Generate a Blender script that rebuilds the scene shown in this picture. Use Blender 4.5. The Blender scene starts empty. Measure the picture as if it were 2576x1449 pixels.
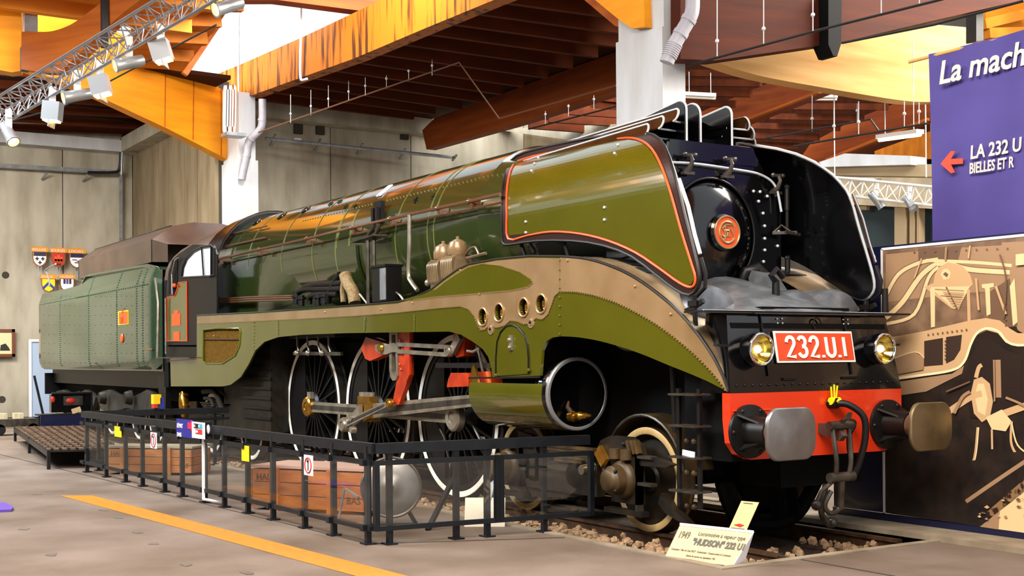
import bpy, math, random
import mathutils
from mathutils import Vector, Matrix
from mathutils.geometry import tessellate_polygon
random.seed(7)
S = bpy.context.scene
COL = S.collection
pi = math.pi

# ------------------------------------------------------------------ camera
# +X is the locomotive's forward direction, the near (right-hand) side is -Y, rail top is Z = 0
FPX, CYPX = 3155.0, 881.5
CAM = Vector((7.6228, -8.4417, 1.7108)); YAW, PIT, ROL = 2.5805, 0.0056, -0.008
fw = Vector((math.cos(YAW)*math.cos(PIT), math.sin(YAW)*math.cos(PIT), math.sin(PIT)))
r_ = fw.cross(Vector((0, 0, 1))).normalized(); u_ = r_.cross(fw)
RT = r_*math.cos(ROL) + u_*math.sin(ROL); UP = u_*math.cos(ROL) - r_*math.sin(ROL)
cd = bpy.data.cameras.new('camera'); cam = bpy.data.objects.new('camera', cd); COL.objects.link(cam)
cd.sensor_fit = 'HORIZONTAL'; cd.sensor_width = 36.0; cd.lens = 36.0*FPX/2576.0
cd.shift_y = (CYPX-724.5)/2576.0; cd.clip_start = 0.1; cd.clip_end = 300
m3 = Matrix((RT, UP, -fw)).transposed()
cam.matrix_world = Matrix.Translation(CAM) @ m3.to_4x4()
S.camera = cam

# ------------------------------------------------------------------ world, lights, exposure
w = bpy.data.worlds.new('world'); S.world = w; w.use_nodes = True
bg = w.node_tree.nodes['Background']; bg.inputs[0].default_value = (0.90, 0.95, 1.0, 1); bg.inputs[1].default_value = 0.75
def area(name, loc, target, sx, sy, power, col):
    d = bpy.data.lights.new(name, 'AREA'); d.shape = 'RECTANGLE'; d.size = sx; d.size_y = sy; d.energy = power; d.color = col
    o = bpy.data.objects.new(name, d); COL.objects.link(o); o.location = loc
    o.rotation_euler = (Vector(target)-Vector(loc)).to_track_quat('-Z', 'Y').to_euler()
    return o
area('daylight_fill', (-13.5, 1.75, 11.0), (-19.5, 0.6, 3.0), 18, 2.8, 3600, (1.0, 0.97, 0.93))
area('daylight_fill', (3.0, -7.0, 9.1), (-1.0, -3.5, 0), 9, 5, 2200, (1.0, 0.92, 0.80))  # added light in an unseen ceiling opening, brightens the front end
area('daylight_fill', (-11.0, -10.5, 9.1), (-13.0, -5.0, 0), 8, 3, 2200, (0.84, 0.94, 1.0))  # added light in an unseen opening, lifts the fairing side and rear floor
area('daylight_fill', (-23.5, -5.5, 10.5), (-29.0, -1.0, 3), 6, 7, 4200, (1.0, 0.97, 0.90))  # added light with no visible skylight, brightens the rear wall
area('daylight_fill', (-1.0, 11.0, 10.5), (-4.5, 5.0, 2), 7, 6, 3000, (1.0, 0.93, 0.82))
S.view_settings.view_transform = 'Standard'; S.view_settings.look = 'None'
S.view_settings.exposure = 0.68; S.view_settings.gamma = 1.0; S.view_settings.use_curve_mapping = False
S.cycles.use_denoising = True
S.cycles.max_bounces = 5; S.cycles.diffuse_bounces = 3; S.cycles.glossy_bounces = 3; S.cycles.transparent_max_bounces = 12
S.cycles.use_adaptive_sampling = True; S.cycles.adaptive_threshold = 0.06
S.cycles.sample_clamp_indirect = 6.0

# ------------------------------------------------------------------ helpers
def ray(u, v): return fw + RT*((u-1288)/FPX) + UP*((CYPX-v)/FPX)
def X(u, v, x): d = ray(u, v); return CAM + d*((x-CAM.x)/d.x)
def Y(u, v, y): d = ray(u, v); return CAM + d*((y-CAM.y)/d.y)
def Z(u, v, z): d = ray(u, v); return CAM + d*((z-CAM.z)/d.z)
def D(u, v, t): return CAM + ray(u, v)*t
def V(*a): return Vector(a)

class MB:
    def __init__(s): s.v = []; s.f = []; s.m = []; s.cur = 0
    def pts(s, P):
        i = len(s.v); s.v += [Vector(p) for p in P]; return list(range(i, i+len(P)))
    def face(s, idx): s.f.append(list(idx)); s.m.append(s.cur)
    def poly(s, P): s.face(s.pts(P)); return s
    def box(s, x0, x1, y0, y1, z0, z1):
        i = s.pts([(x, y, z) for z in (z0, z1) for y in (y0, y1) for x in (x0, x1)])
        for q in ((0,2,3,1),(4,5,7,6),(0,1,5,4),(2,6,7,3),(0,4,6,2),(1,3,7,5)): s.face([i[k] for k in q])
        return s
    def cbox(s, c, sx, sy, sz, rot=None):
        c = Vector(c); i = []
        for z in (-.5, .5):
            for y in (-.5, .5):
                for x in (-.5, .5):
                    p = Vector((x*sx, y*sy, z*sz))
                    if rot is not None: p = rot @ p
                    i.append(c+p)
        i = s.pts(i)
        for q in ((0,2,3,1),(4,5,7,6),(0,1,5,4),(2,6,7,3),(0,4,6,2),(1,3,7,5)): s.face([i[k] for k in q])
        return s
    def bar(s, a, b, wd, ht, up=(0,0,1)):
        a = Vector(a); b = Vector(b); d = (b-a); L = d.length
        if L < 1e-6: return s
        d.normalize(); up = Vector(up)
        sd = d.cross(up)
        if sd.length < 1e-4: sd = d.cross(Vector((1, 0, 0)))
        sd.normalize(); up = sd.cross(d).normalized()
        i = s.pts([a+sd*(x*wd/2)+up*(z*ht/2) for x, z in ((-1,-1),(1,-1),(1,1),(-1,1))] + [b+sd*(x*wd/2)+up*(z*ht/2) for x, z in ((-1,-1),(1,-1),(1,1),(-1,1))])
        for q in ((0,1,2,3),(7,6,5,4),(0,4,5,1),(1,5,6,2),(2,6,7,3),(3,7,4,0)): s.face([i[k] for k in q])
        return s
    def prism(s, P, off, holes=()):
        """polygon P (3D, planar-ish) extruded by vector off"""
        off = Vector(off); loops = [[Vector(p) for p in P]] + [[Vector(p) for p in h] for h in holes]
        flat = [p for L in loops for p in L]
        if holes: return slab_prisms(s, loops[0], off, loops[1:])
        tris = tessellate_polygon(loops)
        a = s.pts(flat); b = s.pts([p+off for p in flat])
        for t in tris:
            s.face([a[k] for k in t]); s.face([b[k] for k in reversed(t)])
        o = 0
        for L in loops:
            n = len(L)
            for k in range(n):
                k2 = (k+1) % n
                s.face([a[o+k], a[o+k2], b[o+k2], b[o+k]])
            o += n
        return s
    def tube(s, P, r, seg=8, closed=False, caps=True):
        P = [Vector(p) for p in P]; n = len(P); rings = []
        rr = r if isinstance(r, (list, tuple)) else [r]*n
        prev = None
        for k in range(n):
            if closed: t = P[(k+1) % n]-P[k-1]
            elif k == 0: t = P[1]-P[0]
            elif k == n-1: t = P[-1]-P[-2]
            else: t = (P[k+1]-P[k]).normalized()+(P[k]-P[k-1]).normalized()
            if t.length < 1e-9: t = Vector((0, 0, 1))
            t.normalize()
            if prev is None:
                a = t.cross(Vector((0, 0, 1)))
                if a.length < 1e-3: a = t.cross(Vector((1, 0, 0)))
            else:
                a = prev - t*prev.dot(t)
                if a.length < 1e-4: a = t.cross(Vector((0, 0, 1)))
            a.normalize(); prev = a; b = t.cross(a)
            rings.append(s.pts([P[k]+(a*math.cos(2*pi*j/seg)+b*math.sin(2*pi*j/seg))*rr[k] for j in range(seg)]))
        for k in range(n if closed else n-1):
            A = rings[k]; B = rings[(k+1) % n]
            for j in range(seg): s.face([A[j], A[(j+1) % seg], B[(j+1) % seg], B[j]])
        if caps and not closed: s.face(rings[0][::-1]); s.face(rings[-1])
        return s
    def cyl(s, a, b, r, seg=16): return s.tube([a, b], r, seg)
    def lathe(s, prof, org, axis, seg=24, a0=0.0, a1=2*pi):
        """prof: (radius, distance along axis)"""
        org = Vector(org); ax = Vector(axis).normalized()
        e = ax.cross(Vector((0, 0, 1)))
        if e.length < 1e-3: e = ax.cross(Vector((1, 0, 0)))
        e.normalize(); g = ax.cross(e)
        full = abs(a1-a0-2*pi) < 1e-6; n = seg if full else seg+1
        rings = []
        for (r, h) in prof:
            if r < 1e-6: rings.append(s.pts([org+ax*h])*n)
            else: rings.append(s.pts([org+ax*h+(e*math.cos(a0+(a1-a0)*j/seg)+g*math.sin(a0+(a1-a0)*j/seg))*r for j in range(n)]))
        for A, B in zip(rings, rings[1:]):
            for j in range(seg):
                j2 = (j+1) % n
                q = [A[j], A[j2], B[j2], B[j]]; u = []
                for k in q:
                    if k not in u: u.append(k)
                if len(u) > 2: s.face(u)
        return s
    def sphere(s, c, r, seg=12, sc=(1,1,1)):
        i0 = len(s.v)
        s.lathe([(r*math.sin(pi*k/8) if 0 < k < 8 else 0, -r*math.cos(pi*k/8)) for k in range(9)], (0,0,0), (0,0,1), seg)
        for k in range(i0, len(s.v)): p = s.v[k]; s.v[k] = Vector((p.x*sc[0], p.y*sc[1], p.z*sc[2]))+Vector(c)
        return s
    def sheet(s, G, off=None, close=True):
        """grid of points G[i][j]; off = thickness vector (or None for single surface)"""
        n = len(G); m = len(G[0])
        A = [s.pts(r) for r in G]
        for i in range(n-1):
            for j in range(m-1): s.face([A[i][j], A[i+1][j], A[i+1][j+1], A[i][j+1]])
        if off is not None:
            B = [s.pts([Vector(p)+(off(p) if callable(off) else Vector(off)) for p in r]) for r in G]
            for i in range(n-1):
                for j in range(m-1): s.face([B[i][j], B[i][j+1], B[i+1][j+1], B[i+1][j]])
            for i in range(n-1):
                s.face([A[i][0], B[i][0], B[i+1][0], A[i+1][0]]); s.face([A[i][-1], A[i+1][-1], B[i+1][-1], B[i][-1]])
            for j in range(m-1):
                s.face([A[0][j], A[0][j+1], B[0][j+1], B[0][j]]); s.face([A[-1][j], B[-1][j], B[-1][j+1], A[-1][j+1]])
        return s
    def mesh(s, name, mats, org, ang=38):
        me = bpy.data.meshes.new(name)
        me.from_pydata([tuple(p-org) for p in s.v], [], s.f)
        mats = mats if isinstance(mats, (list, tuple)) else [mats]
        for mt in mats: me.materials.append(M[mt])
        if len(mats) > 1: me.polygons.foreach_set('material_index', s.m)
        me.polygons.foreach_set('use_smooth', [True]*len(me.polygons))
        me.update()
        import bmesh
        bm = bmesh.new(); bm.from_mesh(me); bmesh.ops.recalc_face_normals(bm, faces=bm.faces[:]); bm.to_mesh(me); bm.free()
        me.set_sharp_from_angle(angle=math.radians(ang))
        return me
    def build(s, name, mats, parent=None, label=None, cat=None, group=None, kind=None, ang=38, org=None):
        if parent is not None: o0 = ORG[parent.name]
        elif org is not None: o0 = Vector(org)
        else:
            lo = [min(p[k] for p in s.v) for k in range(3)]; hi = [max(p[k] for p in s.v) for k in range(3)]
            o0 = Vector(((lo[0]+hi[0])/2, (lo[1]+hi[1])/2, lo[2]))
        o = bpy.data.objects.new(name, s.mesh(name, mats, o0, ang)); COL.objects.link(o)
        if parent is not None: o.parent = parent
        else: o.location = o0
        ORG[o.name] = o0
        tag(o, label, cat, group, kind)
        return o
ORG = {}
def slab_prisms(mb, outer, off, holes):
    """planar polygon (constant Y) with convex holes, cut into simple vertical slabs at the hole centres, then extruded"""
    y = outer[0].y; poly = [(p.x, p.z) for p in outer]; H = []
    for h in holes:
        q = [(p.x, p.z) for p in h]; cx = sum(p[0] for p in q)/len(q); H.append((cx, q))
    H.sort(); cuts = [-1e9]+[h[0] for h in H]+[1e9]
    def clip(P, x, keep_right):
        out = []
        for a, c in zip(P, P[1:]+P[:1]):
            ia = a[0] >= x if keep_right else a[0] <= x; ic = c[0] >= x if keep_right else c[0] <= x
            if ia: out.append(a)
            if ia != ic: t = (x-a[0])/(c[0]-a[0]); out.append((x, a[1]+(c[1]-a[1])*t))
        return out
    def chain(q, cx, right):
        c = clip(q, cx, right); on = [p for p in c if abs(p[0]-cx) < 1e-9]; lo, hi = min(on, key=lambda p: p[1]), max(on, key=lambda p: p[1])
        rest = sorted([p for p in c if abs(p[0]-cx) >= 1e-9], key=lambda p: math.atan2(p[1]-(lo[1]+hi[1])/2, abs(p[0]-cx))); return [lo]+rest+[hi]
    for k in range(len(cuts)-1):
        P = poly
        if cuts[k] > -1e8: P = clip(P, cuts[k], True)
        if cuts[k+1] < 1e8: P = clip(P, cuts[k+1], False)
        for i, right in ((k, True), (k+1, False)):
            if not -1e8 < cuts[i] < 1e8: continue
            cx, q = H[i-1]; ch = chain(q, cx, right); zc = (ch[0][1]+ch[-1][1])/2; out = []
            for a, c in zip(P, P[1:]+P[:1]):
                out.append(a)
                if abs(a[0]-cx) < 1e-9 and abs(c[0]-cx) < 1e-9 and min(a[1], c[1]) < zc < max(a[1], c[1]): out += ch if a[1] < c[1] else ch[::-1]
            P = out
        mb.prism([V(x, y, z) for x, z in P], off)
    return mb
def tag(o, label=None, cat=None, group=None, kind=None):
    if label: o['label'] = label
    if cat: o['category'] = cat
    if group: o['group'] = group
    if kind: o['kind'] = kind
    return o
def thing(name, label, cat, loc, group=None, kind=None):
    o = bpy.data.objects.new(name, None); COL.objects.link(o); o.location = loc; o.empty_display_size = 0.1
    ORG[o.name] = Vector(loc); tag(o, label, cat, group, kind); return o
def inst(mesh, name, parent, loc, rot=None, sc=None):
    """a part that shares mesh data; loc in world coordinates"""
    o = bpy.data.objects.new(name, mesh); COL.objects.link(o)
    if parent is not None: o.parent = parent; o.location = Vector(loc)-ORG[parent.name]
    else: o.location = loc
    if rot: o.rotation_euler = rot
    if sc: o.scale = sc
    ORG[o.name] = Vector(loc)
    return o
def circ(c, r, n=24, ax=(1,0,0), ay=(0,0,1), a0=0.0):
    c = Vector(c); ax = Vector(ax); ay = Vector(ay)
    return [c+ax*(r*math.cos(a0+2*pi*k/n))+ay*(r*math.sin(a0+2*pi*k/n)) for k in range(n)]
def spl(P, n=6):
    """Catmull-Rom through points"""
    P = [Vector(p) for p in P]; out = []
    for k in range(len(P)-1):
        p0 = P[max(k-1, 0)]; p1 = P[k]; p2 = P[k+1]; p3 = P[min(k+2, len(P)-1)]
        for j in range(n):
            t = j/n
            out.append(0.5*((2*p1)+(p2-p0)*t+(2*p0-5*p1+4*p2-p3)*t*t+(3*p1-p0-3*p2+p3)*t**3))
    out.append(P[-1]); return out
def text(txt, org, xdir, zdir, size, mats, name, parent, depth=0.004, align='LEFT', sx=1.0, shear=0.0, bold=0.0):
    """flat raised lettering: xdir reading direction, zdir up"""
    cu = bpy.data.curves.new('t', 'FONT'); cu.body = txt; cu.size = size; cu.extrude = depth/2; cu.align_x = align; cu.shear = shear; cu.offset = bold
    cu.resolution_u = 3
    o = bpy.data.objects.new('t', cu); COL.objects.link(o)
    dg = bpy.context.evaluated_depsgraph_get(); dg.update()
    me = bpy.data.meshes.new_from_object(o.evaluated_get(dg)); bpy.data.objects.remove(o); bpy.data.curves.remove(cu)
    xd = Vector(xdir).normalized(); zd = Vector(zdir).normalized(); nd = xd.cross(zd)
    o0 = ORG[parent.name]; org = Vector(org)
    for v in me.vertices:
        p = v.co.copy(); v.co = org+xd*(p.x*sx)+zd*p.y+nd*p.z-o0
    me.materials.clear(); me.materials.append(M[mats]); me.name = name
    ob = bpy.data.objects.new(name, me); COL.objects.link(ob); ob.parent = parent; ORG[ob.name] = o0
    return ob

# ------------------------------------------------------------------ materials
M = {}
def lin(h):
    h = h.lstrip('#'); c = [int(h[k:k+2], 16)/255 for k in (0, 2, 4)]
    return tuple((x/12.92 if x <= .04045 else ((x+.055)/1.055)**2.4) for x in c)+(1,)
def mat(name, col, rough=0.5, metal=0.0, coat=0.0, col2=None, scale=3.0, stretch=(1,1,1), mix=(0.35, 0.65), bump=0.0, bscale=None, emit=None, estr=0.0, alpha=1.0, trans=0.0, detail=5, spec=0.5, rough2=None):
    m = bpy.data.materials.new(name); m.use_nodes = True; nt = m.node_tree; b = nt.nodes['Principled BSDF']
    c = lin(col) if isinstance(col, str) else tuple(col)+(1,)
    b.inputs['Base Color'].default_value = c; b.inputs['Roughness'].default_value = rough; b.inputs['Metallic'].default_value = metal
    b.inputs['Coat Weight'].default_value = coat; b.inputs['Coat Roughness'].default_value = 0.04
    b.inputs['Alpha'].default_value = alpha; b.inputs['Transmission Weight'].default_value = trans
    b.inputs['Specular IOR Level'].default_value = spec
    if emit: b.inputs['Emission Color'].default_value = lin(emit); b.inputs['Emission Strength'].default_value = estr
    if col2 or bump or rough2 is not None:
        tc = nt.nodes.new('ShaderNodeTexCoord'); mp = nt.nodes.new('ShaderNodeMapping'); mp.inputs['Scale'].default_value = stretch
        nt.links.new(tc.outputs['Object'], mp.inputs['Vector'])
        nz = nt.nodes.new('ShaderNodeTexNoise'); nz.inputs['Scale'].default_value = scale; nz.inputs['Detail'].default_value = detail
        nt.links.new(mp.outputs['Vector'], nz.inputs['Vector'])
        rp = nt.nodes.new('ShaderNodeMapRange'); rp.inputs['From Min'].default_value = mix[0]; rp.inputs['From Max'].default_value = mix[1]
        nt.links.new(nz.outputs['Fac'], rp.inputs['Value'])
        if col2:
            mx = nt.nodes.new('ShaderNodeMix'); mx.data_type = 'RGBA'
            mx.inputs['A'].default_value = c; mx.inputs['B'].default_value = lin(col2)
            nt.links.new(rp.outputs['Result'], mx.inputs['Factor']); nt.links.new(mx.outputs['Result'], b.inputs['Base Color'])
        if rough2 is not None:
            rr = nt.nodes.new('ShaderNodeMapRange'); rr.inputs['To Min'].default_value = rough; rr.inputs['To Max'].default_value = rough2
            nt.links.new(rp.outputs['Result'], rr.inputs['Value']); nt.links.new(rr.outputs['Result'], b.inputs['Roughness'])
        if bump:
            n2 = nt.nodes.new('ShaderNodeTexNoise'); n2.inputs['Scale'].default_value = bscale or scale*4; n2.inputs['Detail'].default_value = 4
            nt.links.new(mp.outputs['Vector'], n2.inputs['Vector'])
            bp = nt.nodes.new('ShaderNodeBump'); bp.inputs['Strength'].default_value = bump; bp.inputs['Distance'].default_value = 0.02
            nt.links.new(n2.outputs['Fac'], bp.inputs['Height']); nt.links.new(bp.outputs['Normal'], b.inputs['Normal'])
    M[name] = m; return m
# loco paints
mat('olive', '#4b4a07', 0.18, coat=0.6, bump=0.035, bscale=1.6, col2='#4f4e0a', scale=2)
mat('boilergreen', '#2f3514', 0.14, coat=0.6, bump=0.03, bscale=1.2, col2='#293619', scale=0.6)
mat('tendergreen_sky', '#2f442e', 0.14, coat=0.5, bump=0.03, bscale=1.5, col2='#2a3e2c', scale=0.8)  # same paint as the fairing, tinted bluer for the sky it reflects
mat('bronze', '#8e7453', 0.32, metal=0.12, coat=0.15, col2='#806644', scale=3)
mat('leafbrown', '#3c2410', 0.15, coat=0.5, col2='#2c180a', scale=3)
mat('bronzetop', '#94805f', 0.3, metal=0.3, col2='#6d5a44', scale=3)
mat('rivet', '#b89a6c', 0.3, metal=0.6)
mat('rivetg', '#5f6820', 0.2, coat=0.4)
mat('rivett', '#2f4a30', 0.3)
mat('gloss_black', '#050507', 0.16, coat=0.3, bump=0.02, bscale=2)
mat('satin_black', '#070606', 0.45, spec=.35, col2='#0d0a08', scale=5)
mat('matt_black', '#030303', 0.75, spec=.15)
mat('dirty_black', '#0f0c08', 0.5, spec=.35, col2='#221808', scale=6, rough2=0.6)
mat('maroon', '#2a120a', 0.4, spec=.25)
mat('orange_line', '#f0561a', 0.35)
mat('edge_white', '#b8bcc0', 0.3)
mat('red', '#d83512', 0.25, coat=0.4, bump=0.02, bscale=2)
mat('redrod', '#c23a10', 0.35, coat=0.2, col2='#9c2a0c', scale=5)
mat('plate_red', '#d3431c', 0.35)
mat('white', '#f2efe6', 0.45)
mat('whiteband', '#f4efe4', 0.45, col2='#e8dfcc', scale=4)
mat('whiteband_shaded', '#c4aa78', 0.45, col2='#b09560', scale=4)  # white tyre paint darkened in the colour for the shade at the bogie
mat('steel', '#a8a090', 0.32, metal=0.6, col2='#857c6c', scale=6)
mat('steel_dark', '#5a544c', 0.35, metal=0.6, col2='#3c3730', scale=6)
mat('buffer_steel', '#8f8b88', 0.35, metal=0.85, col2='#7a7470', scale=4, rough2=0.45)
mat('buffer_warm', '#8a7a5c', 0.38, metal=0.8, col2='#776749', scale=4)
mat('chrome', '#cfd2d6', 0.1, metal=1.0)
mat('brass', '#c8963a', 0.25, metal=0.9, col2='#a8782a', scale=8)
mat('copper', '#a0683a', 0.25, metal=0.8, col2='#86512a', scale=6)
mat('brownpipe', '#6a452a', 0.28, metal=0.4, coat=0.3)
mat('lagging', '#9a8560', 0.8, col2='#80683f', scale=20, bump=0.5, bscale=40)
mat('mesh_brown', '#7c5a20', 0.8, spec=.05, col2='#4a3410', scale=60, bump=0.6, bscale=90)
mat('rust', '#5c3a20', 0.7, col2='#3a2414', scale=8, bump=0.3)
mat('mud', '#4e3a1a', 0.5, col2='#2c1f0d', scale=5)
mat('coalbrown', '#4a372b', 0.35, coat=0.2, col2='#3a2a22', scale=2)
mat('glass_reflect', '#e6ecf6', 0.25, spec=0.8)  # near-white colour; in the cab window it stands for a bright reflection
mat('lampglass', '#fff1b0', 0.05, emit='#ffd040', estr=1.2)
mat('bulb', '#ffffff', 0.3, emit='#ffe070', estr=9)
mat('reflector', '#e8d070', 0.12, metal=1.0)
mat('yellow', '#f4d80c', 0.45)
mat('tagyellow', '#f2c500', 0.5)
mat('blue', '#1c2f9c', 0.45)
mat('signblue', '#1d1f86', 0.4)
mat('pink', '#d0204c', 0.45)
mat('signwhite', '#eceaf0', 0.45)
mat('black_ink', '#141414', 0.6)
mat('grey_ink', '#55534e', 0.6)
mat('red_ink', '#c02a1c', 0.5)
mat('cyan_ink', '#3aa5c8', 0.5)
# building
mat('concrete', '#b9b2a0', 0.9, spec=.2, col2='#948b78', scale=2.0, stretch=(1,1,.3), mix=(0.35,0.72), detail=12, bump=0.35, bscale=5)
mat('concrete2', '#94846a', 0.9, spec=.2, col2='#76664e', scale=2.4, stretch=(1,1,.22), mix=(0.35,0.72), detail=12, bump=0.35, bscale=5)
mat('concrete_light', '#d6d9de', 0.85, spec=.2, detail=9, col2='#b2b0ac', scale=1.6, stretch=(1,1,.3), mix=(0.3,0.75), bump=0.25, bscale=5)
mat('concrete_dark', '#6c6255', 0.9, col2='#564d42', scale=1.5, bump=0.3)
mat('joint', '#3c362d', 0.9)
mat('floor', '#7c6e64', 0.65, spec=.3, col2='#574839', scale=0.8, mix=(0.35,0.72), bump=0.12, bscale=25, detail=8, rough2=0.7)
mat('kerb', '#978a76', 0.75, col2='#7a6d5a', scale=3, bump=0.2, bscale=18)
mat('floorline', '#cc7e1e', 0.5, col2='#bd7220', scale=12)
mat('wood_yellow_lit', '#f09c10', 0.5, coat=0.0, spec=.3, col2='#dd8606', scale=2.5, stretch=(.25,.25,2.5), mix=(0.3,0.7), bump=0.08)  # beam timber turned bright yellow in the colour where daylight strikes it
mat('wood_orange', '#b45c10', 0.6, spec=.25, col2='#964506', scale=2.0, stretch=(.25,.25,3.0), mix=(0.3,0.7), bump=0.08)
mat('wood_deep_shade', '#4a1a04', 0.7, spec=.15, col2='#381203', scale=2.0, stretch=(.3,.3,3.0), mix=(0.3,0.7), bump=0.08)  # same beam timber, darkest copy, shadow put into the colour
mat('wood_shaded', '#8c400c', 0.65, spec=.2, col2='#6e2c05', scale=2.0, stretch=(.3,.3,3.0), mix=(0.3,0.7), bump=0.08)  # same beam timber, darkened in the colour for beams in shadow
mat('wood_pale_lit', '#d8a868', 0.6, spec=.25, col2='#c08c48', scale=2.0, stretch=(.25,.25,3.0), mix=(0.3,0.7), bump=0.06)  # same beam timber, paled in the colour for the skylight on it
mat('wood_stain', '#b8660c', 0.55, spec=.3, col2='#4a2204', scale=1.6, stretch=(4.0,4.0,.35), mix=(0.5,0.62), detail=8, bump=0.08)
mat('deck', '#3c1704', 0.8, spec=.1, col2='#2c1003', scale=2, stretch=(3,.3,1))  # deck timber darkened in the colour for the shaded roof bays
mat('deck_warm', '#ee9434', 0.7, spec=.2, col2='#d87e20', scale=2, stretch=(3,.3,1))  # deck colour raised so the unseen ceiling bounces and reflects more light
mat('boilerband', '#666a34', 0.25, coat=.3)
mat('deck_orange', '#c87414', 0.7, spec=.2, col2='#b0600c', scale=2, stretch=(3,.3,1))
mat('purlin', '#5c280c', 0.75, spec=.15, col2='#481c06', scale=2, stretch=(2,.3,1))  # purlin timber darkened in the colour, as the shaded bays need
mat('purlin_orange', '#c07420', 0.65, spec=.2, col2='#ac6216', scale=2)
mat('pvc', '#a9a7b0', 0.4, col2='#98959c', scale=4)
mat('galv', '#a2a8ac', 0.35, metal=0.5, col2='#868c90', scale=5)
mat('alu', '#aeb0b4', 0.25, metal=0.9)
mat('cable', '#d0d0d0', 0.5)
mat('cable_black', '#101012', 0.5)
mat('rod_dark', '#1c1512', 0.5)
mat('rod_brown', '#6a4630', 0.5)
mat('tubewhite', '#e8e4dc', 0.4)
mat('tubelit', '#ffffff', 0.4, emit='#ffe0a0', estr=10)
mat('lamp_hot', '#ffffff', 0.4, emit='#ffb84a', estr=12)
mat('lamp_body', '#a8acb0', 0.3, metal=0.6)
mat('sky_glass', '#ffffff', 0.3, emit='#ffffff', estr=2.2)
mat('banner', '#4d4390', 0.75, col2='#433a82', scale=1.2, bump=0.25, bscale=2.5)
mat('bannertext', '#efd9c4', 0.6)
mat('bannerarrow', '#e0452c', 0.6)
mat('navy', '#12173a', 0.3, coat=0.2)
mat('darkwall', '#2c3a3c', 0.8)
mat('beige', '#b29b78', 0.7)
mat('wood_frame', '#6e3418', 0.4, coat=0.3)
mat('paper', '#e6cfa0', 0.8)
mat('door_blue', '#a9bcd6', 0.4)
mat('rail_steel', '#5a3f2a', 0.55, metal=0.4, col2='#3c2a1c', scale=8)
mat('rail_top', '#8a8078', 0.3, metal=0.8)
mat('sleeper', '#3a2818', 0.85, col2='#281a10', scale=5, bump=0.4)
mat('stone', '#a88a6a', 0.9, col2='#7c624a', scale=9, bump=0.4)
mat('pitbed', '#2e2218', 0.95, col2='#4a3828', scale=14, bump=0.6, bscale=30)
mat('fence', '#0a0d12', 0.4, spec=.35, col2='#11161c', scale=6)
mat('crate', '#b5682c', 0.6, col2='#94501e', scale=3, stretch=(1,1,4), bump=0.2)
mat('crate2', '#a4642f', 0.6, col2='#885022', scale=3, stretch=(1,1,4), bump=0.2)
mat('cratelid', '#b58f80', 0.5)
mat('lectern', '#d5cbb8', 0.5)
mat('signface', '#d6b988', 0.5)
mat('ringsteel', '#8c8c8e', 0.3, metal=0.4)
mat('casing', '#62666c', 0.35, metal=0.4, col2='#84888c', scale=5, mix=(.45,.7))
mat('purple', '#5a3f9c', 0.6)
mat('ramp', '#6b4a30', 0.6, metal=0.2, col2='#8a6a50', scale=6)
mat('platform_pale', '#d8c8a8', 0.7, col2='#b8a888', scale=2, stretch=(1,5,1))
def glass(name, tint, rough=0.02, fac=0.14):
    m = bpy.data.materials.new(name); m.use_nodes = True; nt = m.node_tree; nt.nodes.clear()
    o = nt.nodes.new('ShaderNodeOutputMaterial'); mx = nt.nodes.new('ShaderNodeMixShader'); t = nt.nodes.new('ShaderNodeBsdfTransparent'); g = nt.nodes.new('ShaderNodeBsdfGlossy')
    t.inputs['Color'].default_value = tint; g.inputs['Roughness'].default_value = rough; g.inputs['Color'].default_value = (.95, .97, 1, 1)
    mx.inputs[0].default_value = fac
    nt.links.new(t.outputs[0], mx.inputs[1]); nt.links.new(g.outputs[0], mx.inputs[2]); nt.links.new(mx.outputs[0], o.inputs[0])
    M[name] = m
glass('pane', (.95, .97, .96, 1), fac=.05)
# ------------------------------------------------------------------ the hall
def VP(u, v, P, Q):
    """pixel ray meets the vertical plane through ground points P, Q"""
    d = ray(u, v); n = Vector((-(Q[1]-P[1]), Q[0]-P[0], 0)); t = (Vector((P[0], P[1], 0))-CAM).dot(n)/d.dot(n); return CAM+d*t
PY0, PY1, PX1 = -1.60, 0.92, -0.08          # track pit
b = MB(); b.box(-34, 16, -20.2, PY0, -.6, 0); b.box(-34, 16, PY1, 22, -.6, 0); b.box(PX1, 16, PY0, PY1, -.6, 0)
FLOOR = b.build('floor', 'floor', kind='structure', label='pinkish grey concrete hall floor around the track pit', cat='floor', org=(0,0,0))
MB().box(-34, PX1, PY0, PY1, -.6, -.155).build('track_bed', 'pitbed', FLOOR, label='dark gravel bed of the track pit')
# pale kerbs round the pit
KB = [((-34, PY0-.10), (PX1+.1, PY0)), ((PX1, PY0), (PX1+.1, PY1))]
for a, c in KB: MB().box(a[0], c[0], a[1], c[1], -.2, .012).build('kerb', 'kerb', FLOOR)
MB().box(-34, 4.2, PY1, PY1+.16, -.2, .05).build('kerb', 'kerb', FLOOR, label='raised pale kerb on the far side of the track')
MB().box(-34, 4.2, PY1+.16, 1.50, -.2, .03).build('kerb_slab', 'kerb', FLOOR)
for (u0, v0, u1, v1) in ((0, 1143, 930, 1368), (930, 1368, 1420, 1352)):
    pa, pb = Z(u0, v0, 0.003), Z(u1, v1, 0.003); MB().bar(pa, pb, .022, .004).build('floor_joint', 'joint', FLOOR)
for (u0, v0, u1, v1) in ((1952, 1396, 2250, 1449),):
    MB().bar(Z(u0, v0, .003), Z(u1, v1, .003), .02, .004).build('floor_joint', 'joint', FLOOR)
rs = random.Random(5)
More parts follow.
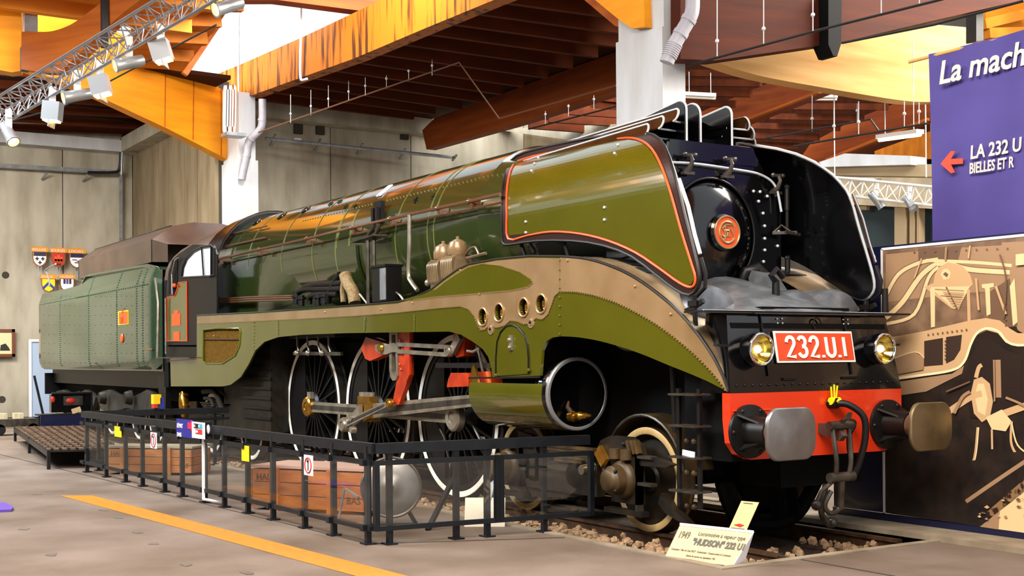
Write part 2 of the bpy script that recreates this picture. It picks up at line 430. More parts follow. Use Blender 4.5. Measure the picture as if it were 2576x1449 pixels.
for (u, v) in ((258, 1283), (300, 1302), (345, 1339), (388, 1367), (60, 1330), (130, 1395), (470, 1420), (620, 1440), (95, 1243)):
    c = Z(u, v, .002); b = MB(); P = [c+V(.10*math.cos(a)*rs.uniform(.7, 1.3), .05*math.sin(a)*rs.uniform(.6, 1.3), 0) for a in [2*pi*k/9 for k in range(9)]]
    b.prism(P, (0, 0, .002)); b.build('floor_stain', 'concrete_dark', FLOOR)
# orange painted line
q = [Z(155, 1246, 0), Z(905, 1449, 0)]; dl = (q[1]-q[0]).normalized(); e = q[1]+dl*5
b = MB(); b.prism([Z(152, 1247, .002), Z(232, 1247, .002), Z(232, 1247, .002)+dl*9.6, Z(152, 1247, .002)+dl*9.6], (0, 0, .003))
b.build('painted_floor_line', 'floorline', label='wide orange line painted on the floor before the glass barrier', cat='floor marking')
# purple mat at the picture's left edge
c = Z(10, 1281, .0); b = MB(); P = [Z(-60, 1272, 0), Z(14, 1270, 0), Z(34, 1282, 0), Z(28, 1288, 0), Z(-60, 1292, 0)]; b.prism(P, (0, 0, .03)); b.build('floor_mat', 'purple', label='purple mat lying on the floor at the left edge', cat='mat')

# ---- walls
def wallpanels(root, pl, seams, z0, z1, mt, axis, gap=.03, th=.12):
    for a, c in zip(seams, seams[1:]):
        b = MB()
        if axis == 'x': b.box(pl-th, pl, min(a, c)+gap/2, max(a, c)-gap/2, z0, z1)
        else: b.box(min(a, c)+gap/2, max(a, c)-gap/2, pl, pl+th, z0, z1)
        b.build('concrete_panel', mt, root)
WX = -33.0
W1 = MB().box(WX-.5, WX-.1, -20, 2.9, -.2, 10.2).build('wall_back', 'joint', kind='structure', label='tall stained concrete wall behind the tender', cat='wall')
seam = [-14, -9.5, -5.2] + [X(u, 700, WX).y for u in (159, 305)] + [2.72]
wallpanels(W1, WX, seam, 0, 10.2, 'concrete', 'x')
SY = 2.72
W2 = MB().box(WX, -25.0, SY+.1, SY+.4, -.2, 9.2).build('wall_side', 'joint', kind='structure', label='brownish board-marked concrete wall left of the pale column', cat='wall')
sx = [WX]+[Y(u, 500, SY).x for u in (368, 399, 424, 464, 497)]+[-25.0]
wallpanels(W2, SY, sx, 0, 9.2, 'concrete2', 'y', gap=.05)
RX = -25.7
W3 = MB().box(RX-.5, RX-.1, 3.2, 22, -.2, 9.2).build('wall_rear', 'joint', kind='structure', label='grey concrete wall behind the boiler, right of the pale column', cat='wall')
sy = [3.2]+[X(u, 450, RX).y for u in (832, 1034)]+[13, 17, 22]
wallpanels(W3, RX, sy, 0, 9.2, 'concrete', 'x')
# concrete ledges
b = MB(); p = X(100, 336, WX+.5); q = X(100, 366, WX+.5); b.box(WX, WX+.55, -16, SY, q.z, p.z); b.build('ledge_beam', 'concrete_light', W1, label='pale concrete ledge beam along the top of the wall')
b = MB(); b.box(WX, WX+.2, -16, SY, p.z, p.z+1.2); b.build('upper_band', 'concrete', W1)
b = MB(); b.box(WX+.55, -25.3, SY-.5, SY, q.z, q.z+.45); b.build('ledge_beam', 'concrete', W2)
p = X(900, 285, RX+.5); q = X(900, 315, RX+.5); b = MB(); b.box(RX, RX+.55, 3.4, X(1088, 320, RX+.5).y, q.z-.05, p.z+.08); b.build('ledge_beam', 'concrete', W3, label='concrete ledge beam on the wall above the boiler')
for u, v in ((748, 320), (803, 322), (1015, 335)):
    p = X(u, v, RX); MB().box(RX-.02, RX+.12, p.y-.12, p.y+.12, p.z-.2, p.z+.1).build('wall_bracket', 'joint', W3)
# formwork holes and stains with a shape of their own
for u, v in ((14, 692), (5, 1005)):
    p = X(u, v, WX); MB().lathe([(0, .02), (.10, .02), (.11, .0)], p, (1, 0, 0), 12).build('formwork_hole', 'joint', W1)
# the rest of the hall that only lights and reflections see
MB().box(-34, 16, -20.4, -20, -.2, 10).build('wall_left', 'concrete_dark', kind='structure', label='long concrete wall on the visitors side', cat='wall')
MB().box(-26, 16, 22, 22.3, -.2, 12).build('wall_right', 'concrete_dark', kind='structure', label='dark far wall on the right side of the hall', cat='wall')
d1 = thing('door_1', 'pale blue door beside the tender at the left', 'door', (WX+.1, X(100, 1040, WX+.1).y, 0), kind='structure')
p0 = X(80, 1045, WX+.12); p1 = X(140, 860, WX+.12)
MB().box(WX+.02, WX+.08, p0.y, p1.y, 0, p1.z).build('door_leaf', 'door_blue', d1); MB().box(WX+.02, WX+.14, p0.y-.08, p0.y, 0, p1.z).build('door_frame', 'signwhite', d1); MB().box(WX+.02, WX+.14, p0.y-.08, p1.y+.5, p1.z, p1.z+.08).build('door_frame', 'signwhite', d1)

# ---- columns
ca = thing('concrete_column', 'pale concrete column carrying the yellow beams behind the boiler', 'column', (-24.9, 3.1, 0), kind='structure')
la, lb, lc = Y(540, 500, 2.9), Y(599, 500, 2.9), None
xa0, xa1 = la.x, lb.x; yb = X(650, 500, xa1).y
MB().box(xa0, xa1, 2.9, yb, 0, X(600, 400, xa1).z).build('shaft', 'concrete_light', ca); MB().box(xa0-.02, xa1-.05, 2.9+.05, yb-.05, X(600, 400, xa1).z+.0, 8.7).build('upper_shaft', 'concrete_light', ca)
cb = thing('concrete_column', 'broad pale concrete column rising behind the chimney', 'column', (-6.6, 3.3, 0), kind='structure')
cx0, cx1 = Y(1550, 200, 3.1).x, Y(1667, 200, 3.1).x; cy1 = X(1724, 200, cx1).y
MB().box(cx0, cx1, 3.1, cy1, 0, X(1667, 66, cx1).z).build('shaft', 'concrete_light', cb); MB().box(cx0+.03, cx1-.0, 3.13, cy1-.02, X(1667, 66, cx1).z, 11).build('upper_shaft', 'concrete_light', cb)

# ---- timber roof
b = MB(); b.box(-20, 14, -20, -12.1, 9.2, 9.35); b.box(-20, 14, -4.4, .3, 9.2, 9.35); b.box(-15.1, -1.6, -8.9, -4.4, 9.2, 9.35); b.box(-20, -15.1, -12.1, -4.4, 9.2, 9.35); b.box(-6.9, -1.6, -12.1, -8.9, 9.2, 9.35); b.box(-1.6, 14, -12.1, -9.6, 9.2, 9.35); b.box(7.6, 14, -9.6, -4.4, 9.2, 9.35)
CE = b.build('ceiling', 'deck_warm', kind='structure', label='timber roof deck over the hall', cat='ceiling')
for k in range(17): MB().box(-19.6+2*k, -19.4+2*k, -20, .3, 8.9, 9.2).build('purlin', 'deck_warm', CE)
def pbeam(pts, pl, th, mt, label=None, name='glulam_beam'):
    """pts: pixels of the visible face; pl: function pixel->point; th: thickness vector"""
    return MB().prism([pl(u, v) for u, v in pts], th).build(name, mt, CE, label=label, ang=15)
yA, yB = (-24.7, 2.95), (-21.0, -5.0)
plA = lambda u, v: VP(u, v, yA, yB)
nA = Vector((yB[1]-yA[1], -(yB[0]-yA[0]), 0)).normalized()*.3
if nA.x > 0: nA = -nA
pbeam([(579, 404), (560, 226), (338, 103), (190, 24), (60, -40), (-60, -40), (-60, 128), (60, 172), (166, 209), (258, 247), (420, 323)], plA, nA*1.0, 'wood_yellow_lit', 'bright yellow glulam beam running up left from the column')
# thin boards joints on its face
for (u0, v0, u1, v1) in ((416, 150, 414, 322), (487, 188, 485, 352), (556, 226, 556, 392)):
    b = MB(); b.bar(plA(u0, v0)-nA*.02, plA(u1, v1)-nA*.02, .03, .02); b.build('beam_joint', 'wood_orange', CE)
# curved beam top left
cA, cB = (-21.4, -5.2), (-15.5, -1.4); plC = lambda u, v: VP(u, v, cA, cB); nC = Vector((cB[1]-cA[1], -(cB[0]-cA[0]), 0)).normalized()*.28
if nC.dot(V(-1, .3, 0)) < 0: nC = -nC
pbeam([(53, 174), (54, 80)]+[tuple(p[:2]) for p in spl([V(66, 79, 0), V(126, 79, 0), V(175, 63, 0), V(215, 36, 0), V(262, 0, 0), V(330, -60, 0)], 5)]+[(430, -60), (300, 40), (150, 182), (100, 182)], plC, nC, 'wood_orange', 'curved brown glulam beam behind the lighting truss')
pbeam([(-60, -60), (54, -60), (54, 178), (30, 182), (-60, 165)], lambda u, v: VP(u, v, (-20.6, -5.4), (-20.0, -3.2)), (-.4, .1, 0), 'wood_yellow_lit', 'deep yellow beam end at the top left corner')
pbeam([(104, 10), (212, 46), (175, 66), (126, 80), (104, 80)], lambda u, v: X(u, v, -23), (-.3, 0, 0), 'wood_yellow_lit')
b = MB(); p = VP(76, 40, (-20.4, -4.8), (-19.6, -2.2)); b.cbox(p, .2, .26, 1.2); b.build('steel_bracket', 'galv', CE); b = MB(); p = VP(62, 150, (-20.4, -4.8), (-19.6, -2.2)); b.cbox(p, .12, .16, .5); b.build('steel_bracket', 'cable_black', CE)
b = MB(); p = plC(268, 30); b.cbox(p-nC*.2, .12, .12, 1.4); b.build('steel_bracket', 'cable_black', CE)
# R5: beam from the column up to the right
pl5 = lambda u, v: Y(u, v, 3.25)
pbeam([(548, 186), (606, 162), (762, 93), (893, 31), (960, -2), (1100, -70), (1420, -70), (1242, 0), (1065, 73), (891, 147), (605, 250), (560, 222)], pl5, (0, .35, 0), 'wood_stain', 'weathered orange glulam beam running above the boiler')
pbeam([(470, 0), (700, 0), (945, 32), (1010, 12), (1014, -30), (700, -60), (400, -60)], lambda u, v: X(u, v, -19), (-.4, 0, 0), 'wood_shaded', 'dark cross beam under the skylight')
# skylight frame and orange deck left of it
pbeam([(556, 64), (548, 58), (460, 182), (472, 190)], lambda u, v: X(u, v, -21.5), (-.15, 0, 0), 'wood_orange')
dk = lambda u, v: X(u, v, -21.6+(v-90)*-.02)
b = MB(); b.sheet([[dk(330, -80), dk(480, -80), dk(640, -80)], [dk(330, 60), dk(440, 55), dk(552, 58)], [dk(330, 170), dk(420, 175), dk(468, 182)]], (-.1, 0, .1)); b.build('deck_board', 'deck_orange', CE)
for (u0, v0, u1, v1) in ((360, 3, 600, 8), (380, 42, 546, 48), (390, 86, 512, 92), (400, 132, 478, 137)):
    b = MB(); b.bar(dk(u0, v0)+V(.2, 0, -.1), dk(u1, v1)+V(.2, 0, -.1), .18, .28); b.build('purlin', 'purlin_orange', CE)
# rear-left low roof
for k, (v0, v1) in enumerate(((318, 330), (296, 316), (270, 288), (240, 262), (212, 232), (180, 200))):
    x = WX+.6+1.5*k; p = X(0, v0, x); q = X(345, v1, x); d = (q-p)*.35; b = MB(); b.bar(p-d*2, q+d*.2, .12, .2); b.build('purlin', 'purlin', CE)
x0, x1 = WX, WX+.6+1.5*6; za = X(150, 318, x0).z+.3; zb = X(150, 150, x1).z+.3
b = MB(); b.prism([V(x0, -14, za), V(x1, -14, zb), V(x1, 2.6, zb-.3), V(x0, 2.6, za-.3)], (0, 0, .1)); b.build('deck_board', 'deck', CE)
# main bay: purlins between R5 and R8
PUR = [(640, 252, 1040, 301), (689, 234, 1093, 288), (732, 214, 1160, 276), (779, 196, 1213, 258), (828, 177, 1261, 238), (875, 155, 1315, 219), (927, 134, 1375, 197), (985, 109, 1438, 172), (1046, 83, 1501, 146), (1108, 58, 1560, 121), (1170, 32, 1590, 90), (1238, 4, 1620, 57), (1310, -26, 1640, 22), (1390, -58, 1660, -14)]
LP, RP = [], []
for (u0, v0, u1, v1) in PUR:
    a = Y(u0, v0, 3.5); c = X(u1, v1, a.x); d = c-a; c2 = a+d*((8.95-a.y)/d.y) if c.y > 8.95 else c; LP.append(a); RP.append(c2)
    b = MB(); b.bar(a+V(0, 0, .15), c2+V(0, 0, .15), .12, .30); b.build('purlin', 'purlin', CE)
G = [[a+V(0, 0, .32), c+(c-a)*.25+V(0, 0, .32)] for a, c in zip(LP, RP)]; G.insert(0, [G[0][0]+V(-3, 0, 0), G[0][1]+V(-3, 0, 0)])
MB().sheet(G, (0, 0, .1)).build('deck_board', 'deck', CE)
pl8 = lambda u, v: Y(u, v, 8.8)
pbeam([(1062, 328), (1092, 298), (1300, 222), (1550, 130), (1640, 95), (1640, 200), (1550, 233), (1300, 312), (1073, 376)], pl8, (0, .3, 0), 'wood_shaded', 'long brown glulam beam ending at the concrete wall')
# bay behind R8
for (u0, v0, u1, v1) in ((1330, 312, 1552, 328), (1380, 296, 1552, 306), (1430, 276, 1552, 284), (1490, 258, 1552, 264), (1500, 240, 1560, 245)):
    a = Y(u0, v0, 10.5); c = X(u1, v1, a.x+.8); b = MB(); b.bar(a, c, .12, .26); b.build('purlin', 'purlin', CE)
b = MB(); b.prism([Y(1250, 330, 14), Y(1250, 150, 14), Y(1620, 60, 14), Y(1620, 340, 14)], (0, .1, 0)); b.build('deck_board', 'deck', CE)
pbeam([(1240, 325), (1555, 312), (1555, 336), (1430, 352), (1380, 345)], lambda u, v: Y(u, v, 12), (0, .5, 0), 'concrete', name='concrete_lintel')
pbeam([(1100, 372), (1240, 336), (1555, 330), (1555, 420), (1000, 420)], lambda u, v: Y(u, v, 13), (0, .4, 0), 'concrete2', name='concrete_lintel')
pbeam([(1252, 368), (1252, 345), (1285, 333), (1285, 362)], lambda u, v: Y(u, v, 12.9), (0, .05, 0), 'joint', name='dark_opening')
# yellow beam on column B
pbeam([(1492, -4), (1560, 52), (1590, 72), (1622, 68), (1618, -60), (1440, -60)], lambda u, v: Y(u, v, 3.0), (0, .3, 0), 'wood_yellow_lit', 'yellow beam end resting on the white column')
pbeam([(1480, -10), (1492, -4), (1560, 52), (1590, 72), (1548, 66), (1470, 0)], lambda u, v: Y(u, v, 3.32), (0, .2, 0), 'wood_orange')
# right of column B
plX = lambda u, v: X(u, v, -6.9)
pbeam([(1700, 95), (1800, 156)]+[tuple(p[:2]) for p in spl([V(1800, 156, 0), V(1909, 190, 0), V(2081, 222, 0), V(2264, 252, 0), V(2350, 256, 0), V(2450, 250, 0)], 4)][1:]+[(2470, 72), (2353, 62), (2118, 108), (1985, 106), (1700, 40)], plX, (-.3, 0, 0), 'wood_pale_lit', 'pale curved glulam beam lit by the skylight')
pbeam([(1712, 148), (1800, 152), (2118, 106), (2330, 56), (2600, -6), (2700, -60), (1712, -60)], lambda u, v: X(u, v, -6.2+(u-1712)*.0012), (-.28, .05, 0), 'wood_deep_shade', 'dark red-brown glulam beam at the top right')
b = MB(); b.prism([X(2084, -20, -5.6), X(2118, -20, -5.6), X(2116, 110, -5.6), X(2106, 142, -5.6), X(2096, 140, -5.6), X(2084, 112, -5.6)], (-.3, 0, 0)); b.build('steel_bracket', 'matt_black', CE)
b = MB(); b.prism([X(2456, 30, -5.6), X(2474, 26, -5.6), X(2474, 102, -5.6), X(2456, 104, -5.6)], (-.2, 0, 0)); b.build('steel_bracket', 'cable_black', CE)
pbeam([(2480, 30), (2700, -40), (2700, 130), (2480, 130)], lambda u, v: X(u, v, -9), (-.2, 0, 0), 'deck_orange', name='deck_board')
for (u0, v0, u1, v1) in ((2470, 62, 2600, 30), (2480, 85, 2600, 82)):
    b = MB(); b.bar(X(u0, v0, -8.6), X(u1, v1, -8.6), .2, .2); b.build('purlin', 'purlin_orange', CE)
plE = lambda u, v: Y(u, v, 10)
pbeam([(1700, 310), (1830, 252), (1985, 188), (2080, 210), (2068, 232), (1870, 308), (1700, 372)], plE, (0, .3, 0), 'wood_shaded', 'brown glulam beam below the pale curved beam')
b = MB(); b.bar(plE(1870, 308)-V(0, .06, 0), plE(2068, 232)-V(0, .06, 0), .1, .05); b.build('beam_edge', 'wood_orange', CE)
for (u0, v0, u1, v1) in ((1700, 183, 1900, 187), (1700, 208, 1915, 210), (1700, 232, 1890, 236), (1700, 258, 1850, 262)):
    b = MB(); b.bar(Y(u0, v0, 9), Y(u1, v1, 9.6), .1, .14); b.build('purlin', 'purlin', CE)
pbeam([(2150, 300), (2340, 226), (2420, 226), (2420, 270), (2335, 300), (2070, 408), (1990, 430), (2040, 360)], lambda u, v: Y(u, v, 14), (0, .3, 0), 'wood_shaded', 'brown glulam beam above the concrete gallery')
b = MB(); b.bar(Y(2080, 402, 13.9), Y(2335, 300, 13.9), .1, .06); b.build('beam_edge', 'wood_orange', CE)
for (u0, v0, u1, v1) in ((1990, 268, 2233, 269), (1940, 293, 2172, 297), (1880, 316, 2112, 322), (1860, 340, 2060, 346), (1840, 362, 2010, 368)):
    b = MB(); b.bar(Y(u0, v0, 12.6), Y(u1, v1, 13.3), .1, .14); b.build('purlin', 'purlin', CE)
b = MB(); b.prism([Y(1650, 120, 17), Y(2440, 120, 17), Y(2440, 440, 17), Y(1650, 440, 17)], (0, .1, 0)); b.build('deck_board', 'deck', CE)
pbeam([(2200, 380), (2340, 330), (2340, 300), (2440, 300), (2440, 400), (2200, 400)], lambda u, v: Y(u, v, 16.5), (0, .1, 0), 'deck_orange', name='deck_board')
# gallery at the right
GA = thing('trim_1', 'concrete gallery edge with white soffit at the right', 'gallery', (-8, 15, 0), kind='structure')
MB().prism([Y(2060, 408, 13), Y(2125, 386, 13), Y(2290, 392, 13), Y(2290, 414, 13), Y(2070, 420, 13)], (0, .5, 0)).build('concrete_lintel', 'concrete_light', GA)
MB().prism([Y(2060, 416, 13.2), Y(2440, 412, 13.2), Y(2440, 446, 13.2), Y(2060, 440, 13.2)], (0, .5, 0)).build('soffit_front', 'beige', GA)
MB().prism([Y(2060, 440, 14.5), Y(2440, 446, 14.5), Y(2440, 530, 14.5), Y(2060, 510, 14.5)], (0, .3, 0)).build('soffit', 'platform_pale', GA)
MB().prism([Y(2060, 500, 15), Y(2440, 500, 15), Y(2440, 900, 15), Y(2060, 900, 15)], (0, .3, 0)).build('dark_partition', 'darkwall', GA)
for u0, u1 in ((2250, 2278), (2288, 2300), (2306, 2312)):
    MB().prism([Y(u0, 495, 14.6), Y(u1, 495, 14.6), Y(u1, 720, 14.6), Y(u0, 720, 14.6)], (0, .2, 0)).build('post', 'beige', GA)
MB().prism([Y(2163, 505, 14.7), Y(2180, 505, 14.7), Y(2180, 528, 14.7), Y(2163, 528, 14.7)], (0, .1, 0)).build('wall_box', 'beige', GA)
# floor-level pale platform seen under the buffer beam
FB2 = thing('far_barrier', 'low dark railing beyond the locomotive beside the navy board', 'barrier', (-2.6, 1.35, 0))
for x in (-4.6, -3.4, -2.3): MB().box(x-.025, x+.025, 1.32, 1.38, .03, .85).build('post', 'fence', FB2)
for z in (.12, .45, .82): MB().box(-4.7, -2.2, 1.325, 1.375, z, z+.05).build('rail', 'fence', FB2)
# ------------------------------------------------------------------ locomotive
LOCO = thing('steam_locomotive', 'streamlined olive green steam locomotive with bronze side band and red buffer beam', 'locomotive', (-7.8, 0, 0))
W1X, SP, RW = -10.238, 2.216, 1.0
BFX, BRX = -2.052, -4.262
SIDE = -1.42
def yplan(x):
    """plan line of the near side fairing: parallel, then drawn in towards the buffer beam"""
    if x <= -2.62: return SIDE
    t = min(1.0, (x+2.62)/2.07); return SIDE+(1.42-1.075)*(t**1.7)
def onside(u, v, off=0.0):
    y = SIDE
    for _ in range(12): p = Y(u, v, y-off); y = yplan(p.x)
    return p
def P(lst, y): return [Y(u, v, y) for u, v in lst]

# --- boiler barrel
ZC, RB = 3.262, 1.0
def ringpt(x, a, r=RB, zc=ZC): return V(x, -r*math.sin(a), zc+r*math.cos(a))     # a=0 top, + towards near side
b = MB(); xs = [-14.3, -13.6, -12.4, -11.4, -10.3, -9.0, -7.5, -6.0, -4.95, -4.7, -4.45, -4.02, -3.98, -3.2, -2.35]
def rad(x): return RB if x < -4.95 else RB-.06*min(1, (x+4.95)/.5) if x < -4.0 else .90
def bzc(x): return ZC+max(0, (-x-6.0))*.003
b.lathe([(0, 0), (rad(-14.3), 0)], (-14.3, 0, bzc(-14.3)), (1, 0, 0), 72)
for x0, x1 in zip(xs, xs[1:]):
    A = b.pts([V(x0, -rad(x0)*math.sin(2*pi*k/72), bzc(x0)+rad(x0)*math.cos(2*pi*k/72)) for k in range(72)]); B = b.pts([V(x1, -rad(x1)*math.sin(2*pi*k/72), bzc(x1)+rad(x1)*math.cos(2*pi*k/72)) for k in range(72)])
    for k in range(72): b.face([A[k], A[(k+1) % 72], B[(k+1) % 72], B[k]])
BOIL = b.build('boiler', 'boilergreen', LOCO, label='glossy dark green boiler barrel')
# firebox sides: straight below the centre line towards the cab
b = MB()
G = []
for x in (-14.3, -13.2, -12.2, -11.2, -10.4, -9.6):
    t = max(0, (x+11.4)/1.8) if x > -11.4 else 0
    G.append([V(x, -(rad(x)+.004)*math.sin(a)-0, bzc(x)+(rad(x)+.004)*math.cos(a)) for a in (pi*.5, pi*.5)][:1]+[V(x, -(rad(x)+.004)+t*.12, ZC-.3), V(x, -(rad(x)+.004)+t*.35, ZC-.7), V(x, -(rad(x))+t*.5+.02, 2.2)])
b.sheet(G, (0, .05, 0)); b.build('firebox_side', 'boilergreen', LOCO)
# bands round the boiler
def bandring(x, wd=.035, pr=.008, a0=-1.0, a1=2.0):
    b = MB(); n = 40; r = rad(x)+pr
    G = [[V(x+dx, -r*math.sin(a0+(a1-a0)*k/n), bzc(x)+r*math.cos(a0+(a1-a0)*k/n)) for k in range(n+1)] for dx in (-wd/2, wd/2)]
    b.sheet(G, lambda p: (V(0, p.y, p.z-ZC)).normalized()*-.012); return b
def bx(u, v):
    """x where a pixel's ray meets the boiler skin near side"""
    lo = None; d = ray(u, v); t = 5.0
    while t < 40:
        p = CAM+d*t
        if p.y**2+(p.z-bzc(p.x))**2 < (rad(p.x)+.0)**2 and p.x < -2.3: return p
        t += .01
    return CAM+d*15
for u, v in ((640, 600), (725, 580), (790, 600), (870, 540), (1035, 480), (1110, 470), (1127, 465)):
    x = bx(u, v).x; bandring(x, .026 if u < 1000 else .02, .006).build('boiler_band', 'boilerband', BOIL)
for u, v in ((845, 620), (880, 640)):
    bandring(bx(u, v).x, .05, .008, 1.0, 2.1).build('boiler_band', 'boilerband', BOIL)
# row of rivets along the shoulder
b = MB(); nvec = V(0, -math.sin(.95), math.cos(.95))
for k in range(64):
    x = -10.6+k*.098; b.sphere(V(x, -(rad(x)+.003)*math.sin(.95), bzc(x)+(rad(x)+.003)*math.cos(.95)), .011, 6)
b.build('rivet_row', 'rivetg', BOIL, kind='stuff')
# wash-out plug covers along the shoulder
for u, v in ((617, 560), (665, 546), (728, 528), (788, 512)):
    x = Y(u, v, -.45).x; a = .62; n = V(0, -math.sin(a), math.cos(a)); p = V(x, 0, bzc(x))+n*rad(x); b = MB(); b.lathe([(0, .006), (.07, .008), (.08, .016), (.095, .016), (.10, .0)], p, n, 20); b.build('washout_cover', 'gloss_black', BOIL)
# small hatches and clips
for u, v, s in ((968, 481, .17), ):
    p = bx(u, v); n = V(0, p.y, p.z-bzc(p.x)).normalized(); t = n.cross(V(1, 0, 0)); MB().cbox(p+n*.01, s*.75, s*1.5, .02, Matrix((V(1, 0, 0), t, n)).transposed()).build('data_plate', 'signwhite', BOIL, label='small white plate on the boiler')
for u, v in ((832, 513), (855, 507), (870, 520), (893, 520), (1090, 495), (955, 520), (1047, 504), (1145, 398)):
    p = bx(u, v); n = V(0, p.y, p.z-bzc(p.x)).normalized(); t = n.cross(V(1, 0, 0)); b = MB(); R3 = Matrix((V(1, 0, 0), t, n)).transposed()
    b.cbox(p+n*.01, .03, .09, .02, R3); b.cbox(p+n*.02, .06, .02, .02, R3); b.build('latch', 'satin_black' if u > 940 and u < 1060 else 'boilergreen', BOIL)
# --- handrails along the boiler
hr = [Y(u, v, -1.13) for u, v in ((552, 651), (650, 628), (770, 601), (885, 573), (980, 551), (1100, 524), (1180, 507), (1258, 489))]
b = MB(); b.tube(hr, .021, 8); HR = b.build('handrail', 'brownpipe', LOCO, label='brown handrail along the boiler')
h2 = [p+V(.0, .03, -.085) for p in hr[3:]]; MB().tube(h2, .014, 6).build('control_rod', 'brownpipe', LOCO)
for k, p in enumerate(hr[:-1]):
    b = MB(); b.sphere(p, .035, 8); b.bar(p, V(p.x, -.98, p.z-.01), .03, .05); b.cbox(p+V(.05, .02, -.06), .06, .05, .07); b.build('handrail_bracket', 'brownpipe', HR)
for pts in (((560, 598), (675, 572)), ((556, 626), (672, 600))):
    b = MB(); q = [bx(u, v) for u, v in pts]; q = [p+V(0, p.y, p.z-ZC).normalized()*.035 for p in q]; b.tube(q, .014, 6); b.build('sander_rod', 'brownpipe', BOIL)
# --- smokebox front
SBX = -2.0
b = MB()
prof = [V(SBX, y, z) for y, z in ((-.565, 3.83), (.565, 3.83), (.80, 3.5), (.88, 3.2), (.88, 2.5), (.72, 2.2), (-.72, 2.2), (-.88, 2.5), (-.88, 3.2), (-.80, 3.5))]
b.prism(prof, (-.6, 0, 0)); SB = b.build('smokebox_front', 'gloss_black', LOCO, label='black smokebox front wall')
b = MB(); b.prism([V(SBX+.02, y, z) for y, z in ((-.60, 3.66), (-.55, 3.85), (.55, 3.85), (.62, 3.66))], (-.05, 0, 0)); b.build('top_flap', 'gloss_black', SB)
b = MB(); b.lathe([(0, .16), (.10, .158), (.22, .145), (.35, .115), (.45, .07), (.51, .02), (.53, 0), (.55, 0)], (SBX, 0, 2.94), (1, 0, 0), 48); DOOR = b.build('smokebox_door', 'gloss_black', LOCO, label='domed black smokebox door')
b = MB(); b.tube([V(SBX+.01, .56*math.sin(a), 2.94+.56*math.cos(a)) for a in [2*pi*k/48 for k in range(48)]], .014, 6, closed=True); b.build('door_rim', 'satin_black', DOOR)
# emblem
EX = SBX+.21
b = MB(); b.lathe([(0, .0), (.165, .0), (.185, -.02), (.19, -.08), (.17, -.10)], (EX, 0, 2.937), (1, 0, 0), 32); b.build('emblem_mount', 'gloss_black', DOOR)
b = MB(); b.lathe([(0, .012), (.158, .012), (.16, .0)], (EX, 0, 2.937), (1, 0, 0), 32); EM = b.build('emblem', 'orange_line', DOOR, label='round red enamel emblem with interlaced letters')
def arcx(r, a0, a1, n=24, x=EX+.018): return [V(x, r*math.cos(a0+(a1-a0)*k/n), 2.937+r*math.sin(a0+(a1-a0)*k/n)) for k in range(n+1)]
for o in [0]:
    b = MB(); b.tube(arcx(.160, 0, 2*pi, 32)[:-1], .010, 6, closed=True); b.tube(arcx(.105, .55, 2*pi-.55), .012, 6)
    for t, y0 in (('N', .03),): pass
    xx = EX+.018
    b.tube([V(xx, .025, 2.89), V(xx, .025, 2.985), V(xx, .085, 2.89), V(xx, .085, 2.985)], .010, 6)
    b.tube([V(xx, -.03, 2.865), V(xx, -.03, 3.01), V(xx, .045, 3.01)], .010, 6); b.tube([V(xx, -.03, 2.955), V(xx, .02, 2.955)], .009, 6)
    b.tube([V(xx, -.005-.04*math.cos(t*.9)*(1 if t < 3.5 else -1)+0, 2.985-.018*t) for t in (0,)]+[V(xx, y, z) for y, z in ((.0, 2.985), (-.04, 2.995), (-.065, 2.97), (-.04, 2.945), (.0, 2.93), (-.005, 2.90), (-.04, 2.89), (-.07, 2.905))], .009, 6)
    b.tube([V(xx, -.045, 2.845), V(xx, -.045, 2.875)], .012, 6)
    b.build('emblem_letters', 'rivet', DOOR, label='gold rim and interlaced letters of the emblem')
# hinge plate with bolts (right of the door) and hinge posts
b = MB(); b.prism([V(SBX+.03, y, z) for y, z in ((.50, 3.42), (.86, 3.40), (.92, 3.2), (.92, 2.55), (.55, 2.50), (.63, 2.75), (.64, 3.1))], (-.05, 0, 0)); HP = b.build('hinge_plate', 'gloss_black', LOCO)
for y, z in ((.53, 3.40), (.62, 3.40), (.72, 3.36), (.84, 3.38), (.60, 3.3), (.66, 3.18), (.68, 3.05), (.68, 2.92), (.68, 2.8), (.66, 2.68), (.60, 2.55), (.75, 2.55), (.86, 2.85), (.88, 3.0)):
    b = MB(); b.sphere(V(SBX+.04, y, z), .017, 6); b.build('bolt', 'edge_white', HP)
for z0, z1 in ((3.22, 3.46), (2.35, 2.72)):
    b = MB(); b.cyl(V(SBX+.10, .94, z0), V(SBX+.10, .94, z1), .028, 10); b.cyl(V(SBX+.10, .94, z0-.2), V(SBX+.10, .94, z0), .018, 8); b.sphere(V(SBX+.10, .94, z1), .032, 8); b.build('hinge_post', 'satin_black', LOCO)
b = MB(); b.bar(V(SBX+.05, .78, 2.98), V(SBX+.22, .96, 2.98), .03, .03); b.bar(V(SBX+.22, .80, 2.98), V(SBX+.2, 1.02, 2.96), .025, .03); b.tube([V(SBX+.06, .78, 2.98), V(SBX+.1, .86, 3.06), V(SBX+.2, .9, 2.98)], .014, 6); b.build('door_clamp', 'steel_dark', LOCO)
